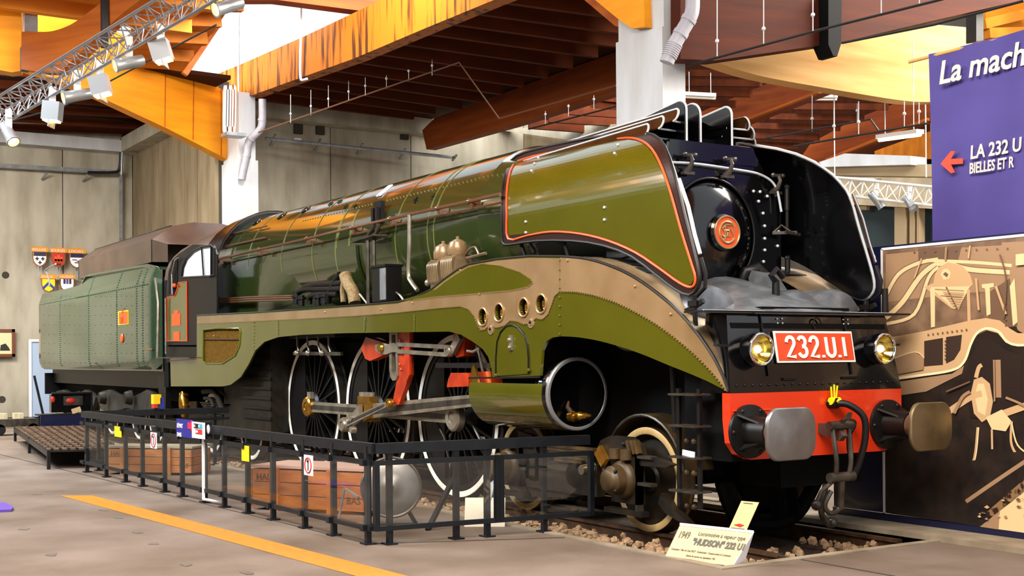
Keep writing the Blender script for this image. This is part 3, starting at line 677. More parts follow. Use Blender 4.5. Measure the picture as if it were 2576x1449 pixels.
# curved rail with dogs across the top of the smokebox
b = MB(); rl = spl([V(SBX+.06, -.72, 3.60), V(SBX+.06, -.3, 3.62), V(SBX+.06, .3, 3.60), V(SBX+.06, .62, 3.57), V(SBX+.08, .80, 3.46), V(SBX+.1, .86, 3.2)], 5); b.tube(rl, .013, 6); b.build('smokebox_rail', 'edge_white', LOCO)
for y, z in ((-.36, 3.62), (.16, 3.62), (.82, 3.50)):
    b = MB(); b.tube([V(SBX+.04, y, z-.09), V(SBX+.10, y, z-.04), V(SBX+.12, y+.01, z+.02), V(SBX+.10, y, z+.07)], [.045, .025, .02, .02], 8); b.bar(V(SBX+.10, y-.08, z+.07), V(SBX+.10, y+.08, z+.08), .03, .03); b.sphere(V(SBX+.10, y-.07, z+.075), .026, 6); b.sphere(V(SBX+.10, y+.06, z+.075), .026, 6); b.cbox((SBX+.06, y, z-.10), .05, .14, .03); b.build('clamp_dog', 'steel_dark', LOCO)

# --- deflectors (smoke lifting plates), curved over the boiler at their tops
def ydef(z):
    if z <= 3.22: return 1.12
    R = .80; dz = min(z-3.22, R*.93); return 1.12-(R-math.sqrt(R*R-dz*dz))
def ondef(u, v, off=0.0):
    y = -1.105
    for _ in range(30):
        p = Y(u, v, y-off); y = .5*y+.5*(-ydef(p.z))
    return p
OUT = [(1264, 598), (1262, 540), (1266, 470), (1275, 420), (1300, 392), (1345, 376), (1430, 357), (1540, 338), (1600, 333), (1645, 340), (1672, 368), (1698, 440), (1722, 540), (1745, 630), (1758, 690), (1755, 722), (1735, 742), (1700, 728), (1650, 690), (1590, 645), (1520, 618), (1440, 606), (1350, 606), (1285, 615), (1268, 613)]
LIN = [(1280, 601), (1276, 540), (1277, 470), (1290, 420), (1318, 400), (1400, 381), (1480, 365), (1560, 350), (1605, 352), (1640, 375), (1668, 425), (1690, 490), (1715, 580), (1740, 660), (1751, 700), (1742, 722), (1712, 712), (1660, 675), (1600, 635), (1530, 605), (1460, 588), (1390, 583), (1330, 592)]
GRN = [(1284, 596), (1280, 540), (1281, 472), (1293, 424), (1320, 404), (1400, 385), (1480, 369), (1560, 354), (1603, 356), (1636, 378), (1664, 428), (1686, 492), (1711, 582), (1736, 662), (1746, 699), (1738, 717), (1714, 708), (1663, 671), (1602, 631), (1532, 601), (1461, 584), (1390, 579), (1330, 588)]
def smooth_loop(L, n=4):
    Q = [V(u, v, 0) for u, v in L]; N = len(Q); out = []
    for k in range(N):
        p0, p1, p2, p3 = Q[k-1], Q[k], Q[(k+1) % N], Q[(k+2) % N]
        for j in range(n):
            t = j/n; q = 0.5*((2*p1)+(p2-p0)*t+(2*p0-5*p1+4*p2-p3)*t*t+(3*p1-p0-3*p2+p3)*t**3); out.append((q.x, q.y))
    return out
def curved_plate(L, off, th, far=False):
    """plate with outline L (pixels) on the deflector's curved surface: rows of constant height"""
    pts = [ondef(u, v) for u, v in smooth_loop(L, 4)]
    zs = [p.z for p in pts]; z0, z1 = min(zs), max(zs); n = 44; rows = []
    for k in range(n+1):
        z = z0+(z1-z0)*(.002+.996*k/n); xsx = []
        for a, c in zip(pts, pts[1:]+pts[:1]):
            if (a.z-z)*(c.z-z) < 0: t = (z-a.z)/(c.z-a.z); xsx.append(a.x+(c.x-a.x)*t)
        if len(xsx) < 2: continue
        xsx.sort(); rows.append((z, xsx[0], xsx[-1] if len(xsx) == 2 else xsx[-1], xsx))
    b = MB(); sg = 1 if far else -1
    def pt(x, z, o):
        yy = ydef(z); e = .002; dy = (ydef(z+e)-ydef(z-e))/(2*e); nx = V(0, 1, -dy).normalized()
        return V(x, sg*(yy+nx.y*o), z+nx.z*o)
    m = 10
    def spans(xsx):
        return [(xsx[i], xsx[i+1]) for i in range(0, len(xsx)-1, 2)]
    # rows are simple except under the arch where two spans may exist
    prev = None
    for (z, _, _, xsx) in rows:
        sp = spans(xsx); cur = []
        for (xa, xb) in sp: cur.append((z, xa, xb))
        if prev is not None:
            for (zc, xa, xb) in cur:
                best = None
                for (zp, xpa, xpb) in prev:
                    ov = min(xb, xpb)-max(xa, xpa)
                    if ov > 0: 
                        if len(prev) >= len(cur): la, lb = max(xa, min(xpa, xb)) if len(prev) > len(cur) else xa, min(xb, xpb) if len(prev) > len(cur) else xb; pa, pb = xpa, xpb
                        else: la, lb = xa, xb; pa, pb = max(xpa, xa-.2), min(xpb, xb+.2)
                        if len(prev) > len(cur): la, lb = max(xa, xpa-.05) if xpa > xa+.1 else xa, min(xb, xpb+.05) if xpb < xb-.1 else xb
                        G = [[pt(pa+(pb-pa)*i/m, zp, off) for i in range(m+1)], [pt(la+(lb-la)*i/m, zc, off) for i in range(m+1)]]
                        b.sheet(G)
                        G = [[pt(pa+(pb-pa)*i/m, zp, off-th) for i in range(m+1)], [pt(la+(lb-la)*i/m, zc, off-th) for i in range(m+1)]]
                        b.sheet(G)
        prev = cur
    # edge wall
    ring = [pt(p.x, min(max(p.z, z0), z1), off) for p in pts]; ring2 = [pt(p.x, min(max(p.z, z0), z1), off-th) for p in pts]
    A = b.pts(ring); B = b.pts(ring2); n = len(A)
    for k in range(n): b.face([A[k], A[(k+1) % n], B[(k+1) % n], B[k]])
    return b, [pt(p.x, p.z, off) for p in pts], pt
DE = []
for far in (False, True):
    b, ring, pt = curved_plate(OUT, 0.0, .03, far)
    d = b.build('smoke_deflector', 'gloss_black' if far else 'maroon', LOCO, label='black inner face of the far smoke deflector' if far else 'olive smoke deflector with orange lining')
    DE.append(d)
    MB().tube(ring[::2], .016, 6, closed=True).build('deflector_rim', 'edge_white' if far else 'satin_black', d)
b, ring, pt = curved_plate(GRN, .006, .005); b.build('deflector_panel', 'olive', DE[0], label='olive green panel')
b = MB(); rl = [ondef(u, v) for u, v in smooth_loop(LIN, 3)]; b.tube([pt(p.x, p.z, .007) for p in rl], .013, 6, closed=True); b.build('orange_lining', 'orange_line', DE[0])
for u, v in ((1355, 400), (1346, 414), (1339, 432), (1556, 367), (1548, 388), (1523, 522), (1523, 553), (1325, 558), (1325, 585), (1560, 348)):
    p = ondef(u, v); b = MB(); b.sphere(pt(p.x, p.z, .014), .016, 6); b.build('bolt', 'edge_white', DE[0])
# front handrails of the deflectors
for sg in (-1, 1):
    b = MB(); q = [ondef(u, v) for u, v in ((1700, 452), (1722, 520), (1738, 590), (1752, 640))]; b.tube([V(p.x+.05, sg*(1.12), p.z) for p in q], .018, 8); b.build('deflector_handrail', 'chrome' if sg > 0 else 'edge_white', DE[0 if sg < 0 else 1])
    q = [ondef(u, v) for u, v in ((1752, 650), (1764, 690), (1762, 725), (1742, 745))]; MB().tube([V(p.x+.06, sg*1.12, p.z) for p in q], .018, 8).build('deflector_handrail', 'satin_black', DE[0 if sg < 0 else 1])
    b = MB(); p = V(-.99, sg*1.10, 2.25); b.tube([p, p+V(0, 0, -.12), p+V(.02, 0, -.34)], .022, 8); b.bar(p+V(0, 0, -.1), p+V(-.2, 0, -.16), .03, .04); b.bar(p+V(0, 0, -.1), p+V(.12, 0, -.05), .03, .04); b.cbox(p+V(0, 0, -.07), .12, .06, .05); b.build('deflector_stay', 'satin_black', DE[0 if sg < 0 else 1])
for sg in (-1, 1):
    b = MB(); b.bar(V(-3.7, sg*1.0, 2.45), V(-3.95, sg*1.08, 3.05), .03, .03); b.build('deflector_stay', 'satin_black', DE[0 if sg < 0 else 1]); b = MB(); b.bar(V(-3.0, sg*1.0, 2.5), V(-3.1, sg*1.08, 3.0), .03, .03); b.build('deflector_stay', 'satin_black', DE[0 if sg < 0 else 1])
# --- chimney cowl: fore-and-aft plates stepped round the boiler top
def slat(y, x0, z1, x1, z0, top_r, mt, far_mt=None):
    b = MB(); n = 6; pts = [V(x0, y, z0), V(x0, y, z1-top_r)]+[V(x0-top_r+top_r*math.cos(a), y, z1-top_r+top_r*math.sin(a)) for a in [pi/2*k/n for k in range(1, n+1)]]+[V(x1, y, z0+.12), V(x1-.15, y, z0+.02)]
    b.prism(pts, (0, .022 if y > 0 else -.022, 0)); s = b.build('chimney_plate', mt, LOCO)
    MB().tube([p+V(.006, 0, .006) for p in pts[:-1]], .012, 6).build('plate_edge', 'edge_white', s)
slat(-.30, -2.03, 4.265, -4.9, 3.80, .10, 'gloss_black'); slat(.30, -2.03, 4.265, -4.9, 3.80, .10, 'gloss_black'); slat(-.04, -2.12, 4.285, -4.6, 3.85, .14, 'gloss_black')
for sg in (-1, 1):
    for k, (y, z, x, L) in enumerate(((.47, 4.095, -1.95, 2.9), (.60, 4.02, -2.02, 2.75), (.71, 3.95, -2.12, 2.5))):
        h = .062; nose = [V(x-.05+.05*math.cos(a), sg*(y-.02*math.sin(a)), z+h*math.sin(a)) for a in [-pi/2+pi*j/10 for j in range(11)]]
        tail = [V(x-L, sg*(y-.10), z+.03), V(x-L, sg*(y-.08), z-.05)]
        b = MB(); b.prism(nose+tail, (0, -sg*.02, .004)); s = b.build('chimney_leaf', 'leafbrown', LOCO)
        MB().tube(nose+[tail[0]], .011, 6).build('plate_edge', 'edge_white', s)
        q = [nose[0]+V(0, 0, .0), V(x-.16, sg*.30, z-h+.02), V(x-L*.6, sg*.30, z-h+.02), V(x-L*.6, sg*(y-.06), z-h)]
        b = MB(); b.prism(q, (0, 0, .012)); b.build('leaf_shelf', 'leafbrown', s); MB().tube(q[:2], .010, 6).build('plate_edge', 'edge_white', s)
b = MB(); b.box(-4.4, -2.3, -.60, .60, 3.7, 3.96); b.build('cowl_base', 'matt_black', LOCO)
b = MB(); b.lathe([(.16, 0), (.2, .0), (.2, .3), (.16, .3)], (-3.0, 0, 3.9), (0, 0, 1), 24); b.build('chimney', 'matt_black', LOCO)
# ------------------------------------------------------------------ side fairing (running board valance)
TOPF = [(495, 795), (640, 788), (760, 780), (900, 770), (1000, 762), (1045, 749), (1085, 730), (1115, 706), (1150, 681), (1180, 667), (1250, 654), (1330, 647), (1410, 648)]
BOTF = [(1410, 846), (1390, 849), (1375, 858), (1364, 882), (1359, 945), (1239, 950), (1236, 925), (1228, 898), (1214, 878), (1190, 860), (1160, 842), (1130, 834), (1000, 836), (870, 838), (760, 842), (700, 848), (665, 860), (642, 882), (626, 915), (606, 948), (580, 968), (560, 972), (430, 972), (428, 902), (495, 898)]
def hole(u, v, r): return circ(onside(u, v), r, 20)
PORT = [(1216, 797), (1257, 786), (1319, 773), (1363, 764)]
outer = [onside(u, v) for u, v in TOPF+BOTF]
TH = .03
# grille opening at the rear
GR = [(512, 830), (545, 826), (602, 826), (606, 835), (603, 870), (592, 895), (560, 915), (520, 915), (511, 908)]
FAIR = MB().prism(outer, (0, TH, 0), [hole(u, v, .088) for u, v in PORT]+[[onside(u, v) for u, v in GR]]).build('side_fairing', 'olive', LOCO, label='olive green side fairing with round ports and rear grille', ang=20)
# front curved part of the fairing
TOPC = [(1410, 648), (1460, 652), (1505, 662), (1560, 683), (1610, 711), (1660, 748), (1700, 783), (1745, 833), (1785, 890), (1812, 940), (1830, 985)]
BOTC = [(1410, 846), (1450, 848), (1500, 856), (1560, 872), (1620, 893), (1680, 918), (1730, 938), (1775, 957), (1805, 972), (1822, 981), (1832, 987)]
def strip(T, B, off, th, n=5, name=None):
    T3 = [onside(u, v) for u, v in T]; B3 = [onside(u, v) for u, v in B]
    Ts = spl(T3, 5); Bs = spl(B3, 5); G = []
    for p, q in zip(Ts, Bs):
        row = []
        for j in range(n+1): r = p+(q-p)*(j/n); r = V(r.x, yplan(r.x)-off, r.z); row.append(r)
        G.append(row)
    return MB().sheet(G, (0, th, 0)), Ts, Bs
b, TC, BC = strip(TOPC, BOTC, 0, TH)
FAIR2 = b.build('front_fairing', 'olive', LOCO, label='curved olive fairing sweeping down to the buffer beam')
# bronze band (flat part) with scalloped lower edge round the ports
def op(L, off=.006): return [onside(u, v, 0)+V(0, -off, 0) for u, v in L]
BANDT = [(497, 797), (640, 790), (760, 782), (900, 772), (1000, 764), (1046, 751), (1086, 733), (1116, 709), (1151, 684), (1181, 669), (1250, 656), (1330, 649), (1409, 650)]
BANDB = [(1409, 733), (1396, 745), (1388, 768), (1380, 790), (1366, 803), (1350, 800), (1338, 812), (1320, 815), (1302, 808), (1285, 806), (1272, 818), (1250, 824), (1232, 818), (1222, 828), (1210, 830), (1202, 815), (1194, 795), (1180, 777), (1160, 770), (1100, 775), (1000, 786), (900, 794), (760, 802), (640, 808), (560, 812), (497, 814)]
LEAF = [(1005, 757), (1060, 742), (1100, 727), (1118, 712), (1150, 690), (1180, 672), (1215, 663), (1260, 668), (1310, 684), (1337, 702), (1342, 712), (1330, 722), (1290, 731), (1200, 739), (1100, 747), (1040, 755)]
BAND = MB().prism(op(BANDT+BANDB), (0, .006, 0), [hole(u, v, .09) for u, v in PORT]).build('bronze_band', 'bronze', FAIR, label='bronze band with beaded edges', ang=20)
MB().prism(op(LEAF, .010), (0, .006, 0)).build('green_leaf', 'olive', FAIR, label='leaf-shaped green field in the bronze band', ang=20)
BDT = TOPC; BDB = [(1410, 733), (1450, 734), (1495, 742), (1550, 760), (1605, 787), (1655, 817), (1700, 850), (1745, 888), (1785, 928), (1812, 960), (1829, 984)]
b, _, _ = strip(BDT, BDB, .006, .006); b.build('bronze_band', 'bronze', FAIR2, label='bronze band along the crest')
# beaded edges
def beads(L, step, r, mt, parent, off=.012, close=False, name='bead_row'):
    Q = [onside(u, v)+V(0, -off, 0) for u, v in L]; b = MB(); acc = 0
    for p, q in zip(Q, Q[1:]):
        d = (q-p).length; t = -acc
        while t+step <= d:
            t += step; c = p+(q-p)*(t/d); b.cbox(V(c.x, yplan(c.x)-off, c.z), r*2, r*1.6, r*2)
        acc = d-t
    return b.build(name, mt, parent, kind='stuff')
beads(BANDB, .034, .006, 'rivet', FAIR); beads(LEAF[4:], .034, .006, 'rivet', FAIR); beads(BDB, .034, .006, 'rivet', FAIR2)
# black edge bead along the crest
MB().tube([onside(u, v)+V(0, .012, .01) for u, v in TOPF], .017, 6).build('crest_bead', 'satin_black', FAIR); MB().tube([p+V(0, .012, .01) for p in TC], .017, 6).build('crest_bead', 'satin_black', FAIR2)
# bottom lip of the fairing
lip = [onside(u, v) for u, v in BOTF]
# rivet columns on panel seams
for L in (((1410, 655), (1410, 840)), ((920, 800), (918, 832)), ((700, 805), (700, 842)), ((1044, 795), (1044, 833)), ((640, 812), (638, 880))):
    Q = [onside(u, v) for u, v in L]; b = MB()
    for k in range(9): c = Q[0]+(Q[1]-Q[0])*(k/8); b.sphere(V(c.x, yplan(c.x)-.012, c.z), .010, 6)
    b.build('rivet_row', 'rivetg', FAIR, kind='stuff')
for u, v in ((1160, 680), (1208, 740), (960, 778), (1040, 762), (820, 785), (1430, 655), (1690, 790), (1600, 720), (540, 845)):
    c = onside(u, v); b = MB(); b.sphere(V(c.x, yplan(c.x)-.012, c.z), .014, 6); b.build('bolt', 'rivet', FAIR)
# ports: recessed cups with valve wheels
for u, v in PORT:
    c = onside(u, v); b = MB(); b.lathe([(.088, 0.0), (.088, -.12), (0, -.12)], c, (0, -1, 0), 24); PT = b.build('port_cup', 'satin_black', FAIR)
    b = MB(); b.tube(circ(c+V(0, -.012, 0), .096, 24), .011, 6, closed=True); b.build('port_rim', 'rivet', PT)
    b = MB(); b.lathe([(0, -.02), (.03, -.025), (.035, -.06), (0, -.07)], c, (0, -1, 0), 12)
    for k in range(6):
        a = 2*pi*k/6+.3; b.bar(c+V(0, .05, 0), c+V(.062*math.cos(a), .05, .062*math.sin(a)), .018, .018)
    b.tube(circ(c+V(0, .055, 0), .066, 16), .010, 6, closed=True); b.build('valve_wheel', 'brass', PT)
for u, v in ((1236, 828), (1337, 811)):
    c = onside(u, v); b = MB(); b.lathe([(0, .012), (.03, .02), (.045, .01), (.058, .012), (.062, 0)], c, (0, -1, 0), 20); b.build('round_cover', 'bronze', FAIR)
    b = MB(); b.sphere(c+V(0, -.02, 0), .016, 6); b.build('cover_bolt', 'satin_black', FAIR)
# access door with arched top
DR = [(1250, 946), (1250, 900), (1253, 860), (1262, 835), (1276, 820), (1290, 817), (1305, 823), (1320, 840), (1329, 865), (1332, 900), (1332, 940)]
AD = MB().prism(op(DR, .010), (0, .010, 0)).build('access_door', 'olive', FAIR, label='arched access door in the fairing', ang=20)
MB().tube(op(DR, .014), .010, 6).build('door_edge', 'satin_black', AD)
c = onside(1289, 862); b = MB(); b.cbox(c+V(0, -.02, 0), .05, .02, .16); b.sphere(c+V(0, -.035, .03), .025, 8); b.sphere(c+V(0, -.035, -.05), .022, 8); b.build('door_latch', 'steel', AD)
for u, v in ((1252, 944), (1334, 931)): c = onside(u, v); MB().sphere(c+V(0, -.02, 0), .02, 8).build('hinge', 'olive', AD)
# grille
g = [onside(u, v) for u, v in GR]; MB().prism([p+V(0, .03, 0) for p in g], (0, .01, 0)).build('grille', 'mesh_brown', FAIR, label='brown perforated grille', ang=20)
MB().tube([p+V(0, -.004, 0) for p in g], .014, 6, closed=True).build('grille_frame', 'rivetg', FAIR)
b = MB(); b.bar(onside(512, 853)+V(0, .015, 0), onside(605, 853)+V(0, .015, 0), .02, .02); b.build('grille_bar', 'rust', FAIR)
# lower rear step box beneath the cab
b = MB(); q = [onside(u, v) for u, v in ((428, 905), (495, 900))]; b.bar(q[0]+V(0, .02, -.02), q[1]+V(0, .02, -.02), .06, .03); b.build('step_trim', 'bronze', FAIR)
# --- top surface of the fairing (running plate) and the louvred crest
b = MB(); G = []
for p in [onside(u, v) for u, v in TOPF]: G.append([p+V(0, .02, -.004), V(p.x, -.75, p.z-.03)])
b.sheet(G, (0, 0, -.02)); b.build('running_plate', 'satin_black', LOCO)
b = MB(); G = []
for p in TC: G.append([p+V(0, .02, 0), V(p.x, p.y*.5-.42, p.z+.02), V(p.x, -.72, p.z-.01)])
b.sheet(G, (0, 0, -.02)); CR = b.build('crest_plate', 'bronzetop', LOCO, label='bronze plate over the front crest with louvres')
for k in (2, 6, 10, 14):
    p = TC[k]; q = TC[k+2]; d = (q-p).normalized(); b = MB(); n = d.cross(V(0, 1, 0)); n = n if n.z > 0 else -n
    c = (p+q)/2; b.cbox(V(c.x, -.95, c.z)+n*.015, .16, .30, .02, Matrix((d, V(0, 1, 0), n)).transposed()); b.build('louvre', 'satin_black', CR)
# far side fairing (mirror, plain)
b = MB(); G = []
for p, q in zip(TC, BC): G.append([V(p.x, -p.y, p.z), V(q.x, -q.y, q.z)])
b.sheet(G, (0, -.03, 0)); b.build('far_front_fairing', 'olive', LOCO)
b = MB(); G = []
for p in TC: G.append([V(p.x, -p.y-.02, p.z), V(p.x, .42-p.y*.5, p.z+.02), V(p.x, .72, p.z-.01)])
b.sheet(G, (0, 0, -.02)); CF = b.build('far_crest_plate', 'bronzetop', LOCO)
for k in (4, 8, 12):
    p = TC[k]; q = TC[k+2]; d = (q-p).normalized(); b = MB(); n = d.cross(V(0, 1, 0)); n = n if n.z > 0 else -n
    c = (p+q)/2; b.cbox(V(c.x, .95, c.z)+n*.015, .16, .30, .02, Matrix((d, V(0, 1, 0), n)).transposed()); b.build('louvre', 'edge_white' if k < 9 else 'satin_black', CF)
b = MB(); b.prism([V(p.x, -p.y, p.z) for p in outer], (0, -.03, 0)); b.build('far_side_fairing', 'olive', LOCO, ang=20)
b = MB(); G = []
for p in [onside(u, v) for u, v in TOPF]: G.append([V(p.x, 1.40, p.z-.004), V(p.x, .75, p.z-.03)])
b.sheet(G, (0, 0, -.02)); b.build('far_running_plate', 'satin_black', LOCO)
# saddle / silver-grey casing on the front deck between the fairings
b = MB(); G = []
for y in [-.72+.144*k for k in range(11)]:
    G.append([V(-.62, y, 2.10), V(-.9, y, 2.13+.10*max(0, 1-(abs(y)/.72)**2)), V(-1.3, y, 2.16+.22*max(0, 1-(abs(y)/.72)**2)), V(-1.8, y, 2.20+.30*max(0, 1-(abs(y)/.72)**2)), V(-2.4, y, 2.35)])
b.sheet(G, (0, 0, -.02)); b.build('front_casing', 'casing', LOCO, label='worn grey casing below the smokebox')
for yy, zz, rr_, xe in ((-.80, 2.06, .30, -1.02), (.80, 2.06, .30, -1.02), (.24, 1.98, .36, -.98)):
    b = MB(); b.lathe([(rr_, -1.3), (rr_, -.12), (rr_*.9, -.03), (rr_*.6, 0), (0, .01)], V(xe, yy, zz), (1, 0, 0), 28); b.build('steam_pipe_casing', 'casing', LOCO, label='rounded grey steam pipe casing')
b = MB(); b.lathe([(0, .0), (.05, 0), (.04, .12), (.035, .3), (.0, .3)], (-1.05, -.05, 2.12), (0, 0, 1), 12); b.tube([V(-1.05, -.05, 2.4), V(-1.03, -.13, 2.46), V(-1.04, -.05, 2.52), V(-1.05, .04, 2.45)], .03, 8); b.build('lamp_iron', 'satin_black', LOCO)
b = MB(); b.lathe([(.0, 0), (.035, 0), (.03, .25), (0, .25)], (-.75, 1.1, 2.1), (0, 0, 1), 10); b.build('lamp_iron', 'satin_black', LOCO)
b = MB(); b.prism([V(-1.75, .30, 2.3), V(-1.45, .34, 2.3), V(-1.62, .34, 2.5), V(-1.85, .32, 2.6)], (0, .2, 0)); b.build('smokebox_saddle', 'casing', LOCO)
b = MB(); b.tube([V(-1.9, .30, 2.44), V(-1.85, .32, 2.56), V(-1.8, .42, 2.60), V(-1.78, .5, 2.52)], .06, 10); b.cbox((-1.78, .42, 2.47), .1, .16, .05); b.build('blower_elbow', 'satin_black', LOCO)

# ------------------------------------------------------------------ front end
FX = -.55
def fr(y, z): # front plate leaning back
    return V(FX-.125*(z-1.39)/.7, y, z)
b = MB(); b.prism([fr(-1.085, 1.385), fr(1.085, 1.385), fr(1.005, 2.09), fr(-1.005, 2.09)], (-.04, 0, 0)); FP = b.build('front_plate', 'gloss_black', LOCO, label='gloss black front plate carrying the number plate', ang=20)
b = MB(); b.box(-.90, FX-.06, -1.30, 1.30, 2.09, 2.105); b.build('front_deck', 'satin_black', LOCO); MB().bar(V(FX-.115, -1.28, 2.10), V(FX-.115, 1.05, 2.10), .02, .025).build('deck_edge', 'edge_white', FP)
for k in range(22):
    p = fr(-1.0+.095*k, 1.45); b = MB(); b.sphere(p+V(.004, 0, 0), .011, 6); b.build('bolt', 'satin_black', FP)
for y in (-.62, .43): MB().bar(fr(y, 1.53)+V(.012, 0, 0), fr(y, 2.08)+V(.012, 0, 0), .012, .012).build('plate_seam', 'satin_black', FP)
for y0, y1 in ((-.45, -.28), (.30, .50)): MB().bar(fr(y0, 1.50)+V(.012, 0, 0), fr(y1, 1.50)+V(.012, 0, 0), .02, .02).build('latch_bar', 'satin_black', FP)
b = MB(); p = fr(.06, 2.0); b.tube([p+V(.02, .05*math.cos(a), .05*math.sin(a)) for a in [2*pi*k/16 for k in range(12)]], .008, 6); b.build('lamp_socket', 'satin_black', FP)
for y in (-.42, -.36, .42, .48):
    for z in (2.0, 2.04): MB().sphere(fr(y, z)+V(.01, 0, 0), .008, 6).build('bolt', 'edge_white', FP)
# side return plates of the front box
for sg in (-1, 1):
    b = MB(); b.prism([V(FX-.02, sg*1.08, 1.385), V(FX-.16, sg*1.0, 2.09), V(-.95, sg*1.0, 2.09), V(-.95, sg*1.08, 1.385)], (0, -sg*.02, 0)); b.build('front_side_plate', 'gloss_black', FP)
# number plate
NPc = [(1940, 835), (2135, 832), (2146, 910), (1950, 913)]
def fpx(u, v):
    x = FX-.06
    for _ in range(8): p = X(u, v, x); x = fr(0, p.z).x
    return p
c0 = [fpx(u, v) for u, v in NPc]; zc = sum(p.z for p in c0)/4; ya = (c0[0].y+c0[3].y)/2; yb2 = (c0[1].y+c0[2].y)/2; zt = (c0[0].z+c0[1].z)/2; zb2 = (c0[2].z+c0[3].z)/2
tl = fr(0, 2)-fr(0, 1); tl.normalize()
b = MB(); b.prism([fr(ya, zb2)+V(.02, 0, 0), fr(yb2, zb2)+V(.02, 0, 0), fr(yb2, zt)+V(.02, 0, 0), fr(ya, zt)+V(.02, 0, 0)], (.012, 0, 0)); NP = b.build('number_plate', 'white', FP, label='red number plate with white border and numerals', ang=20)
m = .018; b = MB(); b.prism([fr(ya+m, zb2+m)+V(.032, 0, 0), fr(yb2-m, zb2+m)+V(.032, 0, 0), fr(yb2-m, zt-m)+V(.032, 0, 0), fr(ya+m, zt-m)+V(.032, 0, 0)], (.004, 0, 0)); b.build('plate_field', 'plate_red', NP, ang=20)
# number drawn as strokes: 2 3 2 . U . 1
def glyph(ch):
    A = lambda cx, cy, rx, ry, a0, a1, n=10: [(cx+rx*math.cos(a0+(a1-a0)*k/n), cy+ry*math.sin(a0+(a1-a0)*k/n)) for k in range(n+1)]
    if ch == '2': return [A(.28, .73, .24, .27, pi, -.5, 12)+[(.05, .0), (.55, .0)]], .56
    if ch == '3': return [A(.26, .76, .22, .24, pi*.9, -pi*.45, 12)+A(.26, .26, .26, .26, pi*.45, -pi*.9, 14)], .56
    if ch == 'U': return [[(.02, 1.0), (.02, .27)]+A(.28, .27, .26, .27, pi, 2*pi, 12)+[(.54, 1.0)]], .56
    if ch == '1': return [[(.12, 0), (.12, 1.0)]], .2
    if ch == '.': return [[(.06, -.06), (.06, .07)]], .12
hgt = (zt-zb2)*.62; tot = 0; seq = '232.U.1'; gaps = .20
wid = sum(glyph(c)[1] for c in seq)+gaps*(len(seq)-1); scx = (yb2-ya)*.76/(wid*hgt); pen = ya+(yb2-ya)*.12; z0 = zb2+(zt-zb2)*.19
for ch in seq:
    st, wg = glyph(ch)
    for s in st:
        b = MB(); Q = [fr(pen+x*hgt*scx, z0+y*hgt)+V(.040, 0, 0) for x, y in s]
        # flat stroke: ribbon with thickness
        hw = .0165; L, R_ = [], []
        for k in range(len(Q)):
            t = (Q[min(k+1, len(Q)-1)]-Q[max(k-1, 0)]).normalized(); n = V(0, -t.z, t.y).normalized(); L.append(Q[k]+n*hw); R_.append(Q[k]-n*hw)
        b.sheet([L, R_], (.008, 0, 0)); b.build('numeral', 'white', NP, ang=20)
    pen += (wg+gaps)*hgt*scx
# headlamps
for sg in (-1, 1):
    c = V(FX+.02, sg*.78, 1.765); b = MB(); b.lathe([(.05, -.16), (.12, -.12), (.145, -.04), (.15, .05), (.135, .055), (.13, .02)], c, (1, 0, 0), 28); HL = b.build('headlamp', 'gloss_black', LOCO, label='round headlamp, lit yellow')
    b = MB(); b.tube([c+V(.055, .135*math.cos(a), .135*math.sin(a)) for a in [2*pi*k/28 for k in range(28)]], .012, 8, closed=True); b.build('lamp_rim', 'chrome', HL)
    b = MB(); b.lathe([(.125, .04), (.10, -.01), (.06, -.05), (0, -.06)], c, (1, 0, 0), 24); b.build('reflector', 'reflector', HL)
    b = MB(); b.sphere(c+V(.0, 0, 0), .035, 10); b.build('bulb', 'bulb', HL)
    b = MB(); b.lathe([(.13, .05), (.08, .06), (0, .066)], c, (1, 0, 0), 24); b.build('lamp_glass', 'pane', HL)
    b = MB(); b.bar(c+V(-.12, sg*.1, .02), c+V(-.12, sg*.38, .04), .05, .02); b.build('lamp_step', 'satin_black', HL)
# red buffer beam
RBm = [V(FX, y, z) for y, z in ((-1.085, 1.385), (1.085, 1.385), (1.085, 1.15), (1.06, .95), (.98, .85), (.85, .80), (-.85, .80), (-.98, .85), (-1.06, .95), (-1.085, 1.15))]
BB = MB().prism(RBm, (-.10, 0, 0)).build('buffer_beam', 'red', LOCO, label='bright red buffer beam', ang=20)
MB().bar(V(FX+.005, -1.06, 1.235), V(FX+.005, -.62, 1.235), .008, .008).build('weld_line', 'orange_line', BB)
